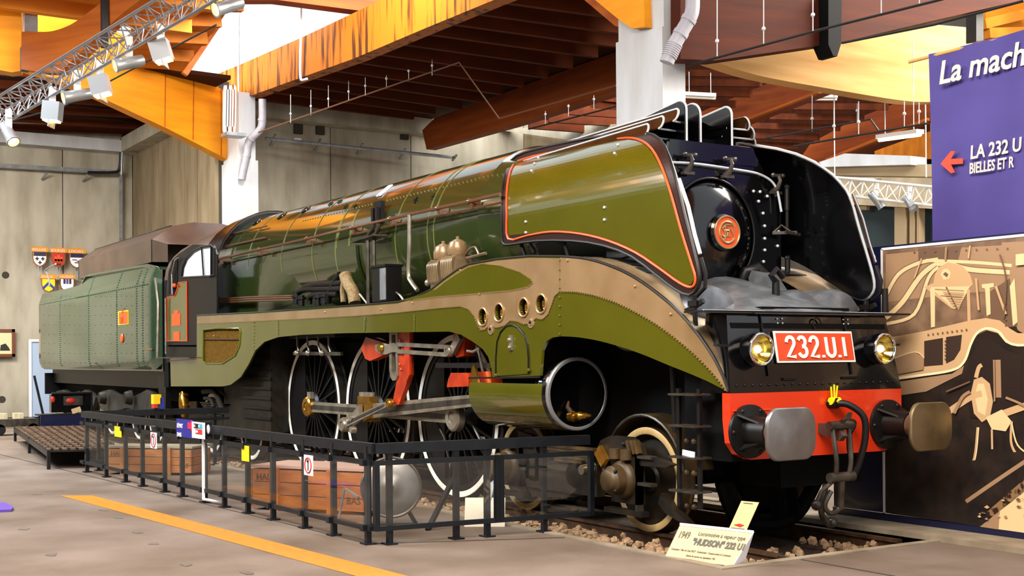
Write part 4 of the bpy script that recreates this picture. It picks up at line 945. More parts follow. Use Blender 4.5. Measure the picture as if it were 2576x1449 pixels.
# buffers
for sg in (-1, 1):
    c = V(FX, sg*.875, 1.05); b = MB(); b.lathe([(.0, 0), (.235, 0), (.235, .035), (.14, .06), (.125, .30), (.10, .30), (.10, .52), (0, .52)], c, (1, 0, 0), 28); BU = b.build('buffer', 'satin_black', LOCO, label='black sprung buffer with oval steel head')
    for k in range(4):
        a = pi/4+pi/2*k; b = MB(); r0, r1 = .10, .225; e = V(0, math.cos(a), math.sin(a)); b.prism([c+V(.035, 0, 0)+e*r0, c+V(.035, 0, 0)+e*r1, c+V(.28, 0, 0)+e*r0], V(0, -math.sin(a), math.cos(a))*.02); b.build('gusset', 'satin_black', BU)
    for k in range(6):
        a = 2*pi*k/6; b = MB(); b.sphere(c+V(.04, .205*math.cos(a), .205*math.sin(a)), .018, 6); b.build('bolt', 'dirty_black', BU)
    MB().lathe([(0, .30), (.11, .30), (.11, .54), (0, .54)], c, (1, 0, 0), 24).build('plunger', 'rust', BU)
    hw, hh, rr = .315, .222, .16; pts = []
    for cx, cz, a0 in ((hw-rr, hh-rr, 0), (-hw+rr, hh-rr, pi/2), (-hw+rr, -hh+rr, pi), (hw-rr, -hh+rr, 1.5*pi)):
        for k in range(7): a = a0+pi/2*k/6; pts.append((cx+rr*math.cos(a)*(.8), cz+rr*math.sin(a)))
    b = MB(); rings = []
    for dx, s in ((0, 1), (.02, 1.0), (.032, .96), (.045, .6), (.05, .0)):
        rings.append(b.pts([c+V(.53+dx-.03, y*s, z*s) for y, z in pts]))
    b.face(rings[0][::-1])
    for A, B in zip(rings, rings[1:]):
        for k in range(len(pts)): b.face([A[k], A[(k+1) % len(pts)], B[(k+1) % len(pts)], B[k]])
    b.build('buffer_head', 'buffer_steel' if sg < 0 else 'buffer_warm', BU, label='steel buffer head')
# screw coupling, hook, hoses
b = MB(); b.prism([V(FX+.0, -.03, 1.09), V(FX+.22, -.03, 1.10), V(FX+.34, -.03, 1.14), V(FX+.36, -.03, 1.20), V(FX+.30, -.03, 1.14), V(FX+.24, -.03, 1.06), V(FX+.30, -.03, .99), V(FX+.25, -.03, .94), V(FX+.12, -.03, .97), V(FX, -.03, 1.0)], (0, .06, 0)); HK = b.build('coupling_hook', 'steel_dark', LOCO)
for y in (-.10, .10):
    b = MB(); b.tube(spl([V(FX+.24, y, 1.08), V(FX+.26, y*1.0, .95), V(FX+.28, y*.9, .75), V(FX+.25, y*.8, .60)], 4), .022, 8); b.build('shackle', 'steel_dark', HK)
b = MB(); b.cyl(V(FX+.24, -.14, 1.08), V(FX+.24, .14, 1.08), .04, 12); b.build('trunnion', 'steel_dark', HK); MB().cyl(V(FX+.25, -.15, .62), V(FX+.25, .15, .62), .045, 12).build('trunnion', 'steel_dark', HK)
b = MB(); b.tube([V(FX+.25, 0, .64), V(FX+.22, .02, .45), V(FX+.2, .03, .33)], .035, 10); b.tube(spl([V(FX+.22, -.1, .5), V(FX+.2, -.16, .38), V(FX+.2, -.1, .30), V(FX+.2, .0, .32), V(FX+.2, .06, .42)], 4), .024, 8); b.build('coupling_screw', 'steel_dark', HK)
b = MB(); b.tube([V(FX+.25, -.05, .62), V(FX+.2, -.2, .5), V(FX+.18, -.24, .4)], .02, 8); b.sphere(V(FX+.18, -.24, .38), .05, 8); b.build('coupling_lever', 'steel_dark', HK)
b = MB(); b.tube(spl([V(FX+.02, .12, 1.26), V(FX+.12, .22, 1.26), V(FX+.22, .32, 1.15), V(FX+.22, .34, .95), V(FX+.18, .30, .72), V(FX+.14, .26, .60)], 5), .032, 10); b.build('brake_hose', 'satin_black', LOCO, label='black brake hose hanging from the beam')
b = MB(); b.cyl(V(FX-.01, .12, 1.27), V(FX+.08, .14, 1.27), .05, 12); b.build('hose_cock', 'satin_black', LOCO)
b = MB(); b.cyl(V(FX+.05, .08, 1.29), V(FX+.05, .19, 1.29), .035, 10); b.tube([V(FX+.05, .10, 1.30), V(FX+.06, .08, 1.42)], .009, 6); b.tube([V(FX+.05, .13, 1.30), V(FX+.06, .12, 1.44)], .009, 6); b.tube([V(FX+.05, .15, 1.30), V(FX+.06, .16, 1.43)], .009, 6); b.build('yellow_strap', 'yellow', LOCO, label='yellow tape tied round the hose cock')
b = MB(); b.tube(spl([V(FX+.05, .36, 1.08), V(FX+.14, .28, 1.06), V(FX+.16, .2, .98), V(FX+.16, .2, .85), V(FX+.15, .24, .78)], 5), .024, 8); b.sphere(V(FX+.05, .36, 1.08), .04, 8); b.build('heating_hose', 'satin_black', LOCO)
b = MB(); b.tube(spl([V(FX+.12, -.06, .55), V(FX+.1, -.1, .3), V(FX+.1, 0, .18), V(FX+.12, .04, .22)], 4), .03, 8); b.sphere(V(FX+.11, .02, .2), .05, 8); b.build('hanging_link', 'steel_dark', LOCO)
# ladder / steps below the front corner
LX = -1.02
for x in (-1.14, -.86): MB().box(x-.02, x+.02, -1.18, -1.15, .36, 1.42).build('step_hanger', 'satin_black', LOCO)
for k, z in enumerate((1.36, 1.08, .80, .50)):
    b = MB(); b.box(-1.18, -.82, -1.26, -1.06, z, z+.018); b.build('step', 'steel_dark', LOCO)
    for dx in (-.05, .05):
        if k: MB().sphere(V(-1.0+dx, -1.15, z-.13), .03, 8).build('bolt', 'mud', LOCO)
b = MB(); b.cbox((-.97, -1.2, .845), .16, .012, .05, Matrix.Rotation(.08, 3, 'Y')); b.build('small_notice', 'signwhite', LOCO, label='small white notice on the step')
# dark box behind the beam, cylinder saddle, frames
b = MB(); b.box(-1.28, FX-.1, -.98, .98, .78, 2.0); b.build('front_box', 'matt_black', LOCO)
b = MB(); b.box(-15.3, -.7, -.62, -.58, .75, 1.95); b.build('frame_plate', 'matt_black', LOCO); MB().box(-15.3, -.7, .58, .62, .75, 1.95).build('frame_plate', 'matt_black', LOCO)
b = MB(); b.box(-4.6, -2.98, -.9, .9, 1.0, 2.45); b.build('cylinder_block', 'matt_black', LOCO)
b = MB(); b.box(-14.9, -4.2, -.55, .55, 1.3, 2.6); b.build('ash_pan', 'matt_black', LOCO)
b = MB(); b.box(-13.4, -11.2, -1.12, 1.12, .55, 2.3); b.build('firebox_bottom', 'dirty_black', LOCO)
for k in range(9): MB().box(-12.4, -11.15, -1.15, -1.12, .75+.16*k, .79+.16*k).build('firebox_rib', 'satin_black', LOCO)
b = MB(); b.box(-2.98, -.7, -.55, .55, .9, 2.15); b.build('front_frame', 'matt_black', LOCO); MB().box(-2.9, -.7, -.9, .9, 2.0, 2.1).build('front_tray', 'matt_black', LOCO)
# ladder-side dark stretchers under the front fairing
b = MB(); b.tube([V(-1.5, -.95, 1.9), V(-1.45, -.95, 1.0)], .03, 8); b.build('drain_pipe', 'satin_black', LOCO)
# cylinder jacket and open cylinder front
CC = V(-2.90, -1.06, 1.333)
b = MB(); n = 26; G = []
for x in (-4.42, -3.9, -3.4, -2.96): G.append([V(x, CC.y-.385*math.sin(a), 1.333-.385*math.cos(a)) for a in [-.5+2.35*k/n for k in range(n+1)]])
b.sheet(G, lambda p: V(0, CC.y-p.y, 1.333-p.z).normalized()*.02); CJ = b.build('cylinder_jacket', 'olive', LOCO, label='green cylinder jacket below the fairing')
MB().bar(V(-4.42, -1.445, 1.485), V(-2.98, -1.445, 1.51), .012, .02).build('jacket_joint', 'satin_black', CJ)
b = MB(); b.lathe([(.375, -.10), (.385, -.02), (.37, .03), (.335, .035), (.325, .0), (.31, -.30), (.30, -.34), (0, -.34)], CC, (1, 0, 0), 40); CYL = b.build('cylinder_front', 'gloss_black', LOCO, label='open cylinder end')
b = MB(); b.lathe([(.378, -.0), (.378, .028), (.368, .038), (.345, .040), (.338, .034)], CC, (1, 0, 0), 40); b.build('cylinder_flange', 'ringsteel', CYL, label='bright steel ring of the cylinder end')
b = MB(); b.lathe([(0, 0), (.32, 0), (.33, -.05)], CC+V(-.18, 0, 0), (1, 0, 0), 32); b.build('cylinder_cover', 'gloss_black', CYL)
b = MB(); v0 = CC+V(.0, .02, -.24); b.lathe([(0, -.02), (.055, -.02), (.06, .04), (.04, .05), (.045, .06), (.05, .12), (.035, .14), (.03, .20), (.018, .21), (.015, .25), (0, .25)], v0+V(-.12, 0, 0), V(.93, .33, .08), 14); b.build('relief_valve', 'brass', CYL, label='brass relief valve')
b = MB(); b.tube([v0+V(-.1, 0, .03), v0+V(-.14, -.03, .10), v0+V(-.16, 0, .16)], [.03, .025, .01], 8); b.build('valve_pipe', 'rust', CYL)
b = MB(); b.lathe([(.2, -.4), (.24, .0), (.22, .05), (0, .06)], V(-3.15, -.75, 1.78), (1, 0, 0), 24); b.build('valve_chest', 'matt_black', LOCO)

# ------------------------------------------------------------------ cab
CX0, CX1 = -15.35, -13.35
def cabp(L, y=-1.40): return [Y(u, v, y) for u, v in L]
CABS = cabp([(418, 868), (416, 760), (424, 680), (448, 640), (485, 615), (537, 617), (545, 640), (545, 790), (500, 795), (498, 868)])
WIN = cabp([(458, 698), (461, 672), (470, 650), (487, 632), (508, 621), (532, 619), (532, 694)])
CAB = MB().prism(CABS, (0, .03, 0), [WIN]).build('cab_side', 'satin_black', LOCO, label='black cab side with green door panel', ang=20)
MB().prism([p+V(0, .02, 0) for p in WIN], (0, .006, 0)).build('cab_window', 'glass_reflect', CAB, ang=20)
MB().tube([p+V(0, -.005, 0) for p in WIN], .018, 6, closed=True).build('window_frame', 'satin_black', CAB)
w2 = cabp([(512, 694), (532, 680), (532, 625), (512, 630)]); MB().bar(Y(512, 694, -1.41), Y(507, 622, -1.41), .03, .02, (0, 1, 0)).build('window_bar', 'satin_black', CAB)
b = MB(); b.tube([Y(u, v, -1.43) for u, v in ((522, 697), (540, 690), (541, 625), (530, 616), (510, 620))], .012, 6); b.build('wind_deflector', 'satin_black', CAB)
PN = cabp([(421, 858), (421, 748), (440, 745), (447, 725), (449, 712), (470, 708), (471, 858)], -1.408)
CP = MB().prism(PN, (0, .006, 0)).build('cab_panel', 'olive', CAB, label='green cab panel with orange border', ang=20)
MB().tube([p+V(0, -.004, 0) for p in PN], .011, 6, closed=True).build('orange_border', 'orange_line', CAB)
for (u0, v0, u1, v1, lines) in ((432, 788, 453, 820, ('232', 'U1')), (436, 834, 451, 857, ('SNCF',)), (437, 780, 448, 789, ())):
    a = Y(u0, v1, -1.416); c = Y(u1, v0, -1.416); b = MB(); b.prism([a, V(c.x, a.y, a.z), c, V(a.x, a.y, c.z)], (0, .006, 0)); pl = b.build('works_plate', 'orange_line', CAB, label='small orange plate on the cab', ang=20)
# curved door recess and grab rails at the cab rear
RCC = cabp([(424, 740), (424, 690), (433, 655), (446, 643), (446, 705), (438, 735)], -1.409); MB().prism(RCC, (0, .006, 0)).build('cab_doorway', 'matt_black', CAB, ang=20)
b = MB(); b.tube([Y(u, v, -1.45) for u, v in ((433, 740), (432, 690), (440, 655), (448, 648))], .016, 8); b.build('grab_rail', 'steel', CAB)
b = MB(); b.tube([Y(u, v, -1.45) for u, v in ((417, 890), (416, 750))], .016, 8); b.build('grab_rail', 'steel', CAB)
MB().sphere(Y(439, 718, -1.45), .04, 8).build('cab_lamp', 'orange_line', CAB); b = MB(); b.cbox(Y(436, 733, -1.42), .10, .04, .14); b.build('blue_plate', 'navy', CAB)
# roof: curved from the cab side over the top, flush with boiler
def roofring(x, zt, yw, ze, n=18):
    return [V(x, yw*math.sin(a), ze+(zt-ze)*math.cos(a)) for a in [-pi/2+pi*k/n for k in range(n+1)]]
xr0, xr1 = -16.0, -13.7
b = MB(); G = [roofring(x, zt, yw, ze) for x, zt, yw, ze in ((-16.0, 4.12, 1.36, 3.25), (-15.2, 4.22, 1.39, 3.25), (-14.4, 4.30, 1.25, 3.3), (-13.7, 4.37, 1.12, 3.33))]
b.sheet(G, (0, 0, -.03)); RF = b.build('cab_roof', 'coalbrown', LOCO, label='curved brown cab roof')
b = MB(); G = [roofring(x, zt, yw, ze) for x, zt, yw, ze in ((-14.25, 4.33, 1.22, 3.3), (-13.7, 4.375, 1.125, 3.33))]
b.sheet(G, lambda p: V(0, p.y, p.z-3.3).normalized()*.012); b.build('roof_front_band', 'gloss_black', RF)
b = MB(); fr2 = [V(-13.7, -1.40, 2.42)]+[V(-13.75, p.y, p.z) for p in roofring(-13.75, 4.36, 1.14, 3.33)]+[V(-13.7, 1.40, 2.42)]; b.prism(fr2, (-.03, 0, 0)); b.build('cab_front', 'gloss_black', LOCO)
G = [[V(-13.72, -1.12, 3.33), V(-15.2, -1.38, 3.25)], [V(-13.72, -1.40, 3.0), V(-15.2, -1.40, 3.0)]]
b = MB(); b.sheet(G, (0, .02, 0)); b.build('cab_shoulder', 'gloss_black', LOCO)
for k in range(14):
    p = roofring(-14.9+.085*k, 4.26+.01*k, 1.30-.014*k, 3.28)[4]; MB().sphere(p+V(0, -.005, .005), .012, 6).build('bolt', 'satin_black', RF)
b = MB(); b.box(CX0, -13.8, -1.3, 1.3, 1.35, 1.5); b.build('cab_floor', 'matt_black', LOCO)
b = MB(); b.box(CX0+.0, CX0+.3, -.2, 1.35, 1.5, 3.2); b.build('cab_back', 'matt_black', LOCO)
b = MB(); q = cabp([(418, 872), (498, 872), (498, 905), (418, 912)], -1.36); b.prism(q, (0, .3, 0)); b.build('cab_step', 'satin_black', LOCO)
MB().bar(Y(408, 900, -1.42), Y(494, 900, -1.42), .25, .02).build('cab_tread', 'steel_dark', LOCO)
# ------------------------------------------------------------------ driving wheels and motion
def driver_mesh():
    b = MB(); o = V(0, 0, 0)
    b.lathe([(.86, -.06), (.93, -.06), (.93, .06), (.86, .06), (.86, -.06)], o, (0, 1, 0), 56)
    for k in range(20):
        a = 2*pi*k/20; b.bar(V(.15*math.cos(a), -.02, .15*math.sin(a)), V(.88*math.cos(a), -.01, .88*math.sin(a)), .034, .05, (0, 1, 0))
    b.lathe([(0, -.09), (.16, -.09), (.20, -.05), (.20, .06), (0, .06)], o, (0, 1, 0), 28)
    b.lathe([(0, -.10), (.09, -.10), (.12, -.03)], V(.35, 0, 0), (0, 1, 0), 20)
    return b
wm = driver_mesh().mesh('driving_wheel', 'satin_black', V(0, 0, 0))
t = MB(); t.lathe([(.93, -.068), (1.0, -.07), (1.0, .05), (1.03, .055), (1.03, .075), (.93, .07)], (0, 0, 0), (0, 1, 0), 72); tm = t.mesh('tyre', 'steel_dark', V(0, 0, 0))
t = MB(); t.lathe([(.928, -.071), (.94, -.075), (.996, -.075), (1.0, -.070)], (0, 0, 0), (0, 1, 0), 72)
wb = t.mesh('white_band', 'whiteband', V(0, 0, 0)); wbc = t.mesh('white_band', 'whiteband_shaded', V(0, 0, 0))
cw = MB(); cw.prism([V(.90*math.cos(a), -.05, .90*math.sin(a)) for a in [pi*.62+pi*.76*k/14 for k in range(15)]], (0, .06, 0)); cwm = cw.mesh('counterweight', 'satin_black', V(0, 0, 0))
for k in range(3):
    for sg in (-1, 1):
        c = V(W1X+SP*k, sg*.75, 1.0); wh = inst(wm, 'driving_wheel', LOCO, c, (0, 0, 0 if sg < 0 else pi)); wh['label'] = 'spoked black driving wheel with white tyre band'
        for me, nm in ((tm, 'tyre'), (wb, 'white_band'), (cwm, 'counterweight')):
            o = bpy.data.objects.new(nm, me); COL.objects.link(o); o.parent = wh
    b = MB(); b.cyl(V(W1X+SP*k, -.7, 1.0), V(W1X+SP*k, .7, 1.0), .11, 16); b.build('axle', 'matt_black', LOCO)
pin = [V(W1X+SP*k+.35, -1.0, 1.0) for k in range(3)]
def rod(a, c, h0, h1, th, y, mt, name, label=None, flute=True):
    """fluted rod between points a and c in the plane y"""
    d = (c-a).normalized(); n = V(-d.z, 0, d.x); b = MB()
    q = [a+n*h0/2, c+n*h1/2, c-n*h1/2, a-n*h0/2]; q = [V(p.x, y, p.z) for p in q]; b.prism(q, (0, -th, 0)); o = b.build(name, mt, LOCO, label=label, ang=25)
    if flute:
        q2 = [a+d*.12+n*h0*.22, c-d*.12+n*h1*.22, c-d*.12-n*h1*.22, a+d*.12-n*h0*.22]; MB().prism([V(p.x, y-th-.002, p.z) for p in q2], (0, -.003, 0)).build('flute', 'steel_dark', o)
    return o
def eye(c, r, th, mt, name, par=None, ri=.45):
    b = MB(); b.lathe([(0, th*.9), (r*ri*.6, th*.95), (r*ri, th*.8), (r*ri, th), (r*.85, th), (r, th*.8), (r, 0)], c, (0, -1, 0), 28); return b.build(name, mt, par or LOCO)
rod(pin[0], pin[1], .15, .15, .05, -1.0, 'steel', 'coupling_rod', 'steel coupling rod'); rod(pin[1], pin[2], .15, .15, .05, -1.0, 'steel', 'coupling_rod', 'steel coupling rod')
eye(pin[0]+V(0, .01, 0), .15, .10, 'brass', 'rod_end'); eye(pin[2]+V(0, .01, 0), .17, .10, 'steel', 'rod_end')
b = MB(); p = pin[0]; b.cbox(p+V(.05, -.03, .17), .12, .06, .10); b.build('oil_box', 'steel', LOCO)
# main rod big end
BE = pin[1]+V(0, -.12, 0)
b = MB(); b.cbox(BE+V(.02, 0, 0), .42, .14, .26); b.cbox(BE+V(.02, -.02, .16), .36, .12, .09); b.build('big_end', 'brass', LOCO, label='large brass and steel rod big end')
for dx in (-.12, .02, .15): MB().cyl(BE+V(dx, -.02, .18), BE+V(dx, -.02, .26), .05, 12).build('oil_cup', 'steel', LOCO)
XH = Y(1227, 1004, -1.14)
rod(BE, XH, .20, .13, .06, -1.10, 'steel', 'connecting_rod', 'long steel connecting rod')
# return crank and eccentric rod
RC = Y(868, 1068, -1.28); ER = Y(981, 1014, -1.28)
b = MB(); d = BE-RC; b.prism([V(q.x, -1.2, q.z) for q in (RC+V(0, 0, .07), BE+V(0, 0, .10), BE+V(0, 0, -.10), RC+V(0, 0, -.07))], (0, -.05, 0)); b.build('return_crank', 'steel', LOCO)
eye(V(RC.x, -1.2, RC.z), .10, .14, 'steel', 'crank_pin')
for dz in (-.06, .1): MB().cyl(V(RC.x+.25, -1.24, RC.z+dz), V(RC.x+.25, -1.32, RC.z+dz), .045, 12).build('nut', 'steel', LOCO)
rod(V(RC.x, 0, RC.z), V(ER.x, 0, ER.z), .09, .07, .03, -1.27, 'steel', 'eccentric_rod'); eye(V(ER.x, -1.26, ER.z), .06, .06, 'brass', 'rod_end')
# red link hanger with slotted steel link
def py(L, y): return [Y(u, v, y) for u, v in L]
MB().prism(py([(1000, 834), (1030, 834), (1030, 942), (1022, 966), (1003, 1018), (986, 1018), (994, 980), (1000, 945)], -1.22), (0, .06, 0)).build('link_hanger', 'redrod', LOCO, label='red valve gear link hanger', ang=20)
MB().prism(py([(1017, 834), (1030, 834), (1030, 942), (1022, 960), (1017, 950)], -1.25), (0, .03, 0)).build('link_rib', 'redrod', LOCO, ang=20)
sl = py([(979, 836), (1000, 836), (1000, 945), (996, 956), (988, 958), (982, 950), (979, 930)], -1.24); si = py([(985, 842), (995, 842), (995, 935), (990, 944), (985, 934)], -1.24)
LK = MB().prism(sl, (0, .05, 0), [si]).build('expansion_link', 'steel', LOCO, label='slotted steel expansion link', ang=20)
for u, v in ((1006, 857), (1006, 917), (1010, 930)): MB().sphere(Y(u, v, -1.26), .022, 8).build('bolt', 'redrod', LK)
MB().prism(py([(908, 875), (920, 848), (952, 858), (972, 866), (968, 892), (945, 902), (930, 908), (918, 902)], -1.20), (0, .12, 0)).build('reversing_bracket', 'redrod', LOCO, label='red reversing shaft bracket', ang=20)
FK = MB().prism(py([(943, 868), (962, 862), (975, 866), (990, 862), (1000, 868), (1000, 886), (985, 886), (970, 892), (955, 889), (944, 882)], -1.26), (0, .03, 0)).build('radius_fork', 'steel', LOCO, ang=20)
c = Y(958, 875, -1.27); MB().lathe([(0, .03), (.05, .03), (.07, .0)], c, (0, -1, 0), 16).build('fork_pin', 'brass', FK)
a, c = Y(1000, 875, -1.24), Y(1134, 883, -1.24)
for dz in (-.045, .045): MB().bar(a+V(0, 0, dz), c+V(0, 0, dz), .03, .05).build('radius_bar', 'steel', LOCO)
eye(V(c.x, -1.23, c.z), .07, .07, 'steel', 'rod_end')
MB().prism(py([(1140, 840), (1162, 834), (1170, 850), (1166, 895), (1148, 900), (1140, 890)], -1.18), (0, .15, 0)).build('rocker_bracket', 'redrod', LOCO, label='red rocker bracket', ang=20)
MB().bar(Y(1138, 884, -1.24), Y(1158, 845, -1.24), .05, .10).build('rocker_arm', 'steel', LOCO)
MB().prism(py([(1134, 938), (1176, 938), (1180, 945), (1178, 972), (1124, 974), (1127, 955)], -1.22), (0, .15, 0)).build('crosshead_guide', 'redrod', LOCO, label='red crosshead guide block', ang=20)
MB().prism(py([(1190, 936), (1234, 934), (1236, 968), (1200, 972), (1192, 965)], -1.22), (0, .15, 0)).build('crosshead_guide', 'redrod', LOCO, label='red crosshead guide block', ang=20)
b = MB(); q = Y(1180, 930, -1.14); b.box(q.x-.7, q.x+.9, -1.20, -1.05, q.z+.02, q.z+.08); b.build('slide_bar', 'satin_black', LOCO)
XH1 = MB().prism(py([(1212, 976), (1236, 974), (1250, 990), (1252, 1015), (1244, 1030), (1225, 1026), (1215, 1010)], -1.24), (0, .12, 0)).build('crosshead', 'redrod', LOCO, label='red crosshead', ang=20)
eye(Y(1229, 1000, -1.24), .085, .04, 'brass', 'crosshead_pin')
MB().prism(py([(1186, 925), (1192, 916), (1197, 935), (1206, 985), (1216, 1020), (1216, 1036), (1206, 1040), (1200, 1028), (1190, 975), (1184, 945)], -1.30), (0, .03, 0)).build('combination_lever', 'brass', LOCO, label='brass-coloured combination lever', ang=20)
MB().bar(Y(1210, 1034, -1.28), Y(1252, 1036, -1.28), .04, .09).build('union_link', 'steel', LOCO); eye(Y(1208, 1032, -1.31), .04, .04, 'steel', 'rod_end')
b = MB(); b.tube([Y(u, v, -1.2) for u, v in ((1176, 883), (1190, 885), (1208, 876))], .018, 8); b.tube([Y(u, v, -1.2) for u, v in ((1204, 880), (1210, 910), (1214, 935))], .016, 8); b.build('valve_stem', 'steel', LOCO)
# lubricator pipework below the fairing
b = MB(); b.box(*sorted((Y(735, 880, -1.1).x, Y(850, 880, -1.1).x)), -1.15, -.95, 2.02, 2.2); b.build('lubricator', 'dirty_black', LOCO)
for u in (747, 773, 800, 826): b = MB(); b.tube([Y(u, 846, -1.15), Y(u+1, 870, -1.15), Y(u+6, 886, -1.15)], .016, 6); b.build('oil_pipe', 'steel', LOCO)
MB().bar(Y(740, 889, -1.16), Y(860, 890, -1.16), .04, .05).build('lubricator_shaft', 'steel_dark', LOCO)
for u in (747, 775, 810): MB().sphere(Y(u, 888, -1.2), .045, 8).build('shaft_knob', 'steel', LOCO)
# brake hangers and springs between wheels
for k in (0, 1, 2):
    x = W1X+SP*k+1.1; b = MB(); b.box(x-.05, x+.05, -.72, -.60, .3, 1.2); b.build('brake_hanger', 'dirty_black', LOCO); b = MB(); b.prism([V(x-.12, -.8, .5), V(x-.05, -.8, .45), V(x-.03, -.8, .9), V(x-.12, -.8, .95)], (0, .12, 0)); b.build('brake_block', 'dirty_black', LOCO)
b = MB(); b.box(-13, -3, -.5, .5, .35, .55); b.build('brake_rigging', 'matt_black', LOCO)
# sand pipes
for u0, u1 in ((1195, 1238), (1108, 1130)): b = MB(); b.tube([Y(u0-10, 1060, -.9), Y(u0+10, 1100, -.9), Y(u1, 1160, -.88)], .018, 6); b.build('sand_pipe', 'steel_dark', LOCO)

# ------------------------------------------------------------------ leading bogie
def small_wheel(cx, r, parent, y=-.75, band='whiteband_shaded', sgn=-1):
    c = V(cx, y, r); b = MB(); ax = (0, sgn, 0)
    b.lathe([(0, .03), (.12, .05), (.14, .02), (r-.12, -.0), (r-.07, .06), (r-.065, -.05)], c, ax, 40); w = b.build('carrying_wheel', 'dirty_black', parent, label='carrying wheel with pale tyre band')
    b = MB(); b.lathe([(r-.068, .066), (r-.06, .071), (r-.004, .071), (r, .068)], c, ax, 48); b.build('white_band', band, w)
    b = MB(); b.lathe([(r-.07, .066), (r, .068), (r, -.06), (r+.028, -.07), (r+.028, -.09), (r-.07, -.07)], c, ax, 48); b.build('tyre', 'mud', w)
for cx in (BFX, BRX):
    for sg in (-1, 1): small_wheel(cx, .51, LOCO, sg*.75, 'whiteband_shaded', sg)
    b = MB(); b.cyl(V(cx, -.7, .51), V(cx, .7, .51), .09, 12); b.build('axle', 'matt_black', LOCO)
# bogie outside frame
BY = -.98
fr_ = [(1500, 1135), (1510, 1108), (1535, 1096), (1580, 1100), (1605, 1120), (1612, 1145), (1640, 1150), (1690, 1170), (1676, 1176), (1612, 1172), (1600, 1160), (1560, 1150), (1530, 1160), (1510, 1200), (1480, 1245), (1420, 1252), (1340, 1250), (1322, 1215), (1318, 1180), (1380, 1172), (1470, 1175), (1490, 1150)]
BG = MB().prism(py(fr_, BY), (0, .08, 0)).build('bogie_frame', 'dirty_black', LOCO, label='dark cast bogie side frame', ang=20)
MB().bar(Y(1505, 1130, BY-.03), Y(1523, 1165, BY-.03), .05, .12).build('frame_rib', 'brass', BG)
c = Y(1490, 1180, BY-.02); MB().lathe([(0, .14), (.05, .14), (.06, .05), (.08, .0)], c, (0, -1, 0), 16).build('swing_pin', 'steel', BG)
for u, v in ((1562, 1138), (1576, 1138), (1569, 1117), (1515, 1143)): MB().sphere(Y(u, v, BY-.01), .025, 8).build('bolt', 'dirty_black', BG)
for u in (1586, 1597, 1606): MB().bar(Y(u-6, 1108, BY-.02), Y(u+2, 1142, BY-.02), .05, .04).build('spring_leaf', 'mud', BG)
def axlebox(cx, z=.51):
    c = V(cx-.0, BY, z); b = MB(); b.lathe([(0, .25), (.09, .25), (.11, .235), (.125, .20), (.14, .19), (.15, .10), (.18, .08), (.19, .05), (.19, 0)], c, (0, -1, 0), 24); ab = b.build('axle_box', 'mud', LOCO, label='round bogie axle box')
    b = MB(); b.cbox(c+V(-.0, .02, .0), .42, .10, .46); b.build('axle_box_body', 'dirty_black', ab)
    for dx in (-.10, .08): MB().cyl(c+V(dx, -.06, .20), c+V(dx, -.06, .30), .06, 12).build('oil_filler', 'mud', ab)
    for k in range(4): a = pi/4+pi/2*k; MB().sphere(c+V(.13*math.cos(a), -.2, .13*math.sin(a)), .022, 6).build('bolt', 'dirty_black', ab)
    b = MB(); b.box(cx+.18, cx+.42, BY-.03, BY+.05, z-.04, z-.01); b.box(cx+.18, cx+.42, BY-.03, BY+.05, z+.22, z+.25); b.box(cx+.18, cx+.21, BY-.03, BY+.05, z-.3, z+.25); b.build('horn_guide', 'steel_dark', ab)
    b = MB(); b.box(cx-.3, cx+.3, BY-.05, BY+.05, z-.34, z-.29); b.build('horn_stay', 'dirty_black', ab)
axlebox(BFX-.12); axlebox(BRX)
b = MB(); b.box(BRX+.35, BFX-.55, BY-.04, BY+.06, .30, .62); b.build('equaliser_beam', 'dirty_black', LOCO)
for k in range(5): MB().box(BRX+.95-.05*k, BRX+1.45+.05*k, BY-.08, BY, .62+.035*k, .65+.035*k).build('spring_leaf', 'mud', LOCO)
b = MB(); b.prism([V(BRX+.1, BY, .9), V(BRX+.4, BY, .86), V(BRX+.7, BY, .35), V(BRX+.4, BY, .3)], (0, .06, 0)); b.build('frame_gusset', 'dirty_black', LOCO)
# guard iron in front of the wheel and mudguard
b = MB(); q = py([(1662, 1240), (1676, 1255), (1690, 1280), (1715, 1300), (1732, 1318), (1722, 1320), (1700, 1308), (1672, 1290), (1655, 1268)], -.90); b.prism(q, (0, .08, 0)); b.build('guard_iron', 'dirty_black', LOCO)
b = MB(); G = []
for k in range(15):
    a = 2.55-2.35*k/14; r = .63 if a < 1.6 else .62; G.append([V(BFX+r*math.cos(a), y, .51+r*math.sin(a)) for y in (-.86, -.5)])
b.sheet(G, (0, 0, .015)); b.build('mudguard', 'mud', LOCO, label='brown mudguard over the leading wheel')
b = MB(); b.tube([V(BFX+.63*math.cos(a), -.87, .51+.63*math.sin(a)) for a in [2.6-2.4*k/14 for k in range(15)]], .016, 6); b.build('mudguard_edge', 'steel_dark', LOCO)
b = MB(); b.box(BRX-.5, BFX+.5, -.5, .5, .55, .8); b.build('bogie_centre', 'matt_black', LOCO)
# far side brake gear silhouette below the beam
b = MB(); b.prism([V(-1.3, -.3, .78), V(-.75, -.3, .78), V(-.75, .75, .78), V(-1.3, .75, .78)], (0, 0, -.28)); b.build('front_stretcher', 'matt_black', LOCO)
for y in (-.1, .22, .45): MB().bar(V(-1.4, y, .5), V(-1.35, y+.02, .12), .06, .10).build('life_guard', 'matt_black', LOCO)
b = MB(); b.tube(spl([V(-1.5, -.35, .5), V(-1.45, -.2, .15), V(-1.4, .2, .06), V(-1.4, .55, .15), V(-1.35, .75, .45)], 5), .07, 8); b.build('guard_bow', 'matt_black', LOCO)
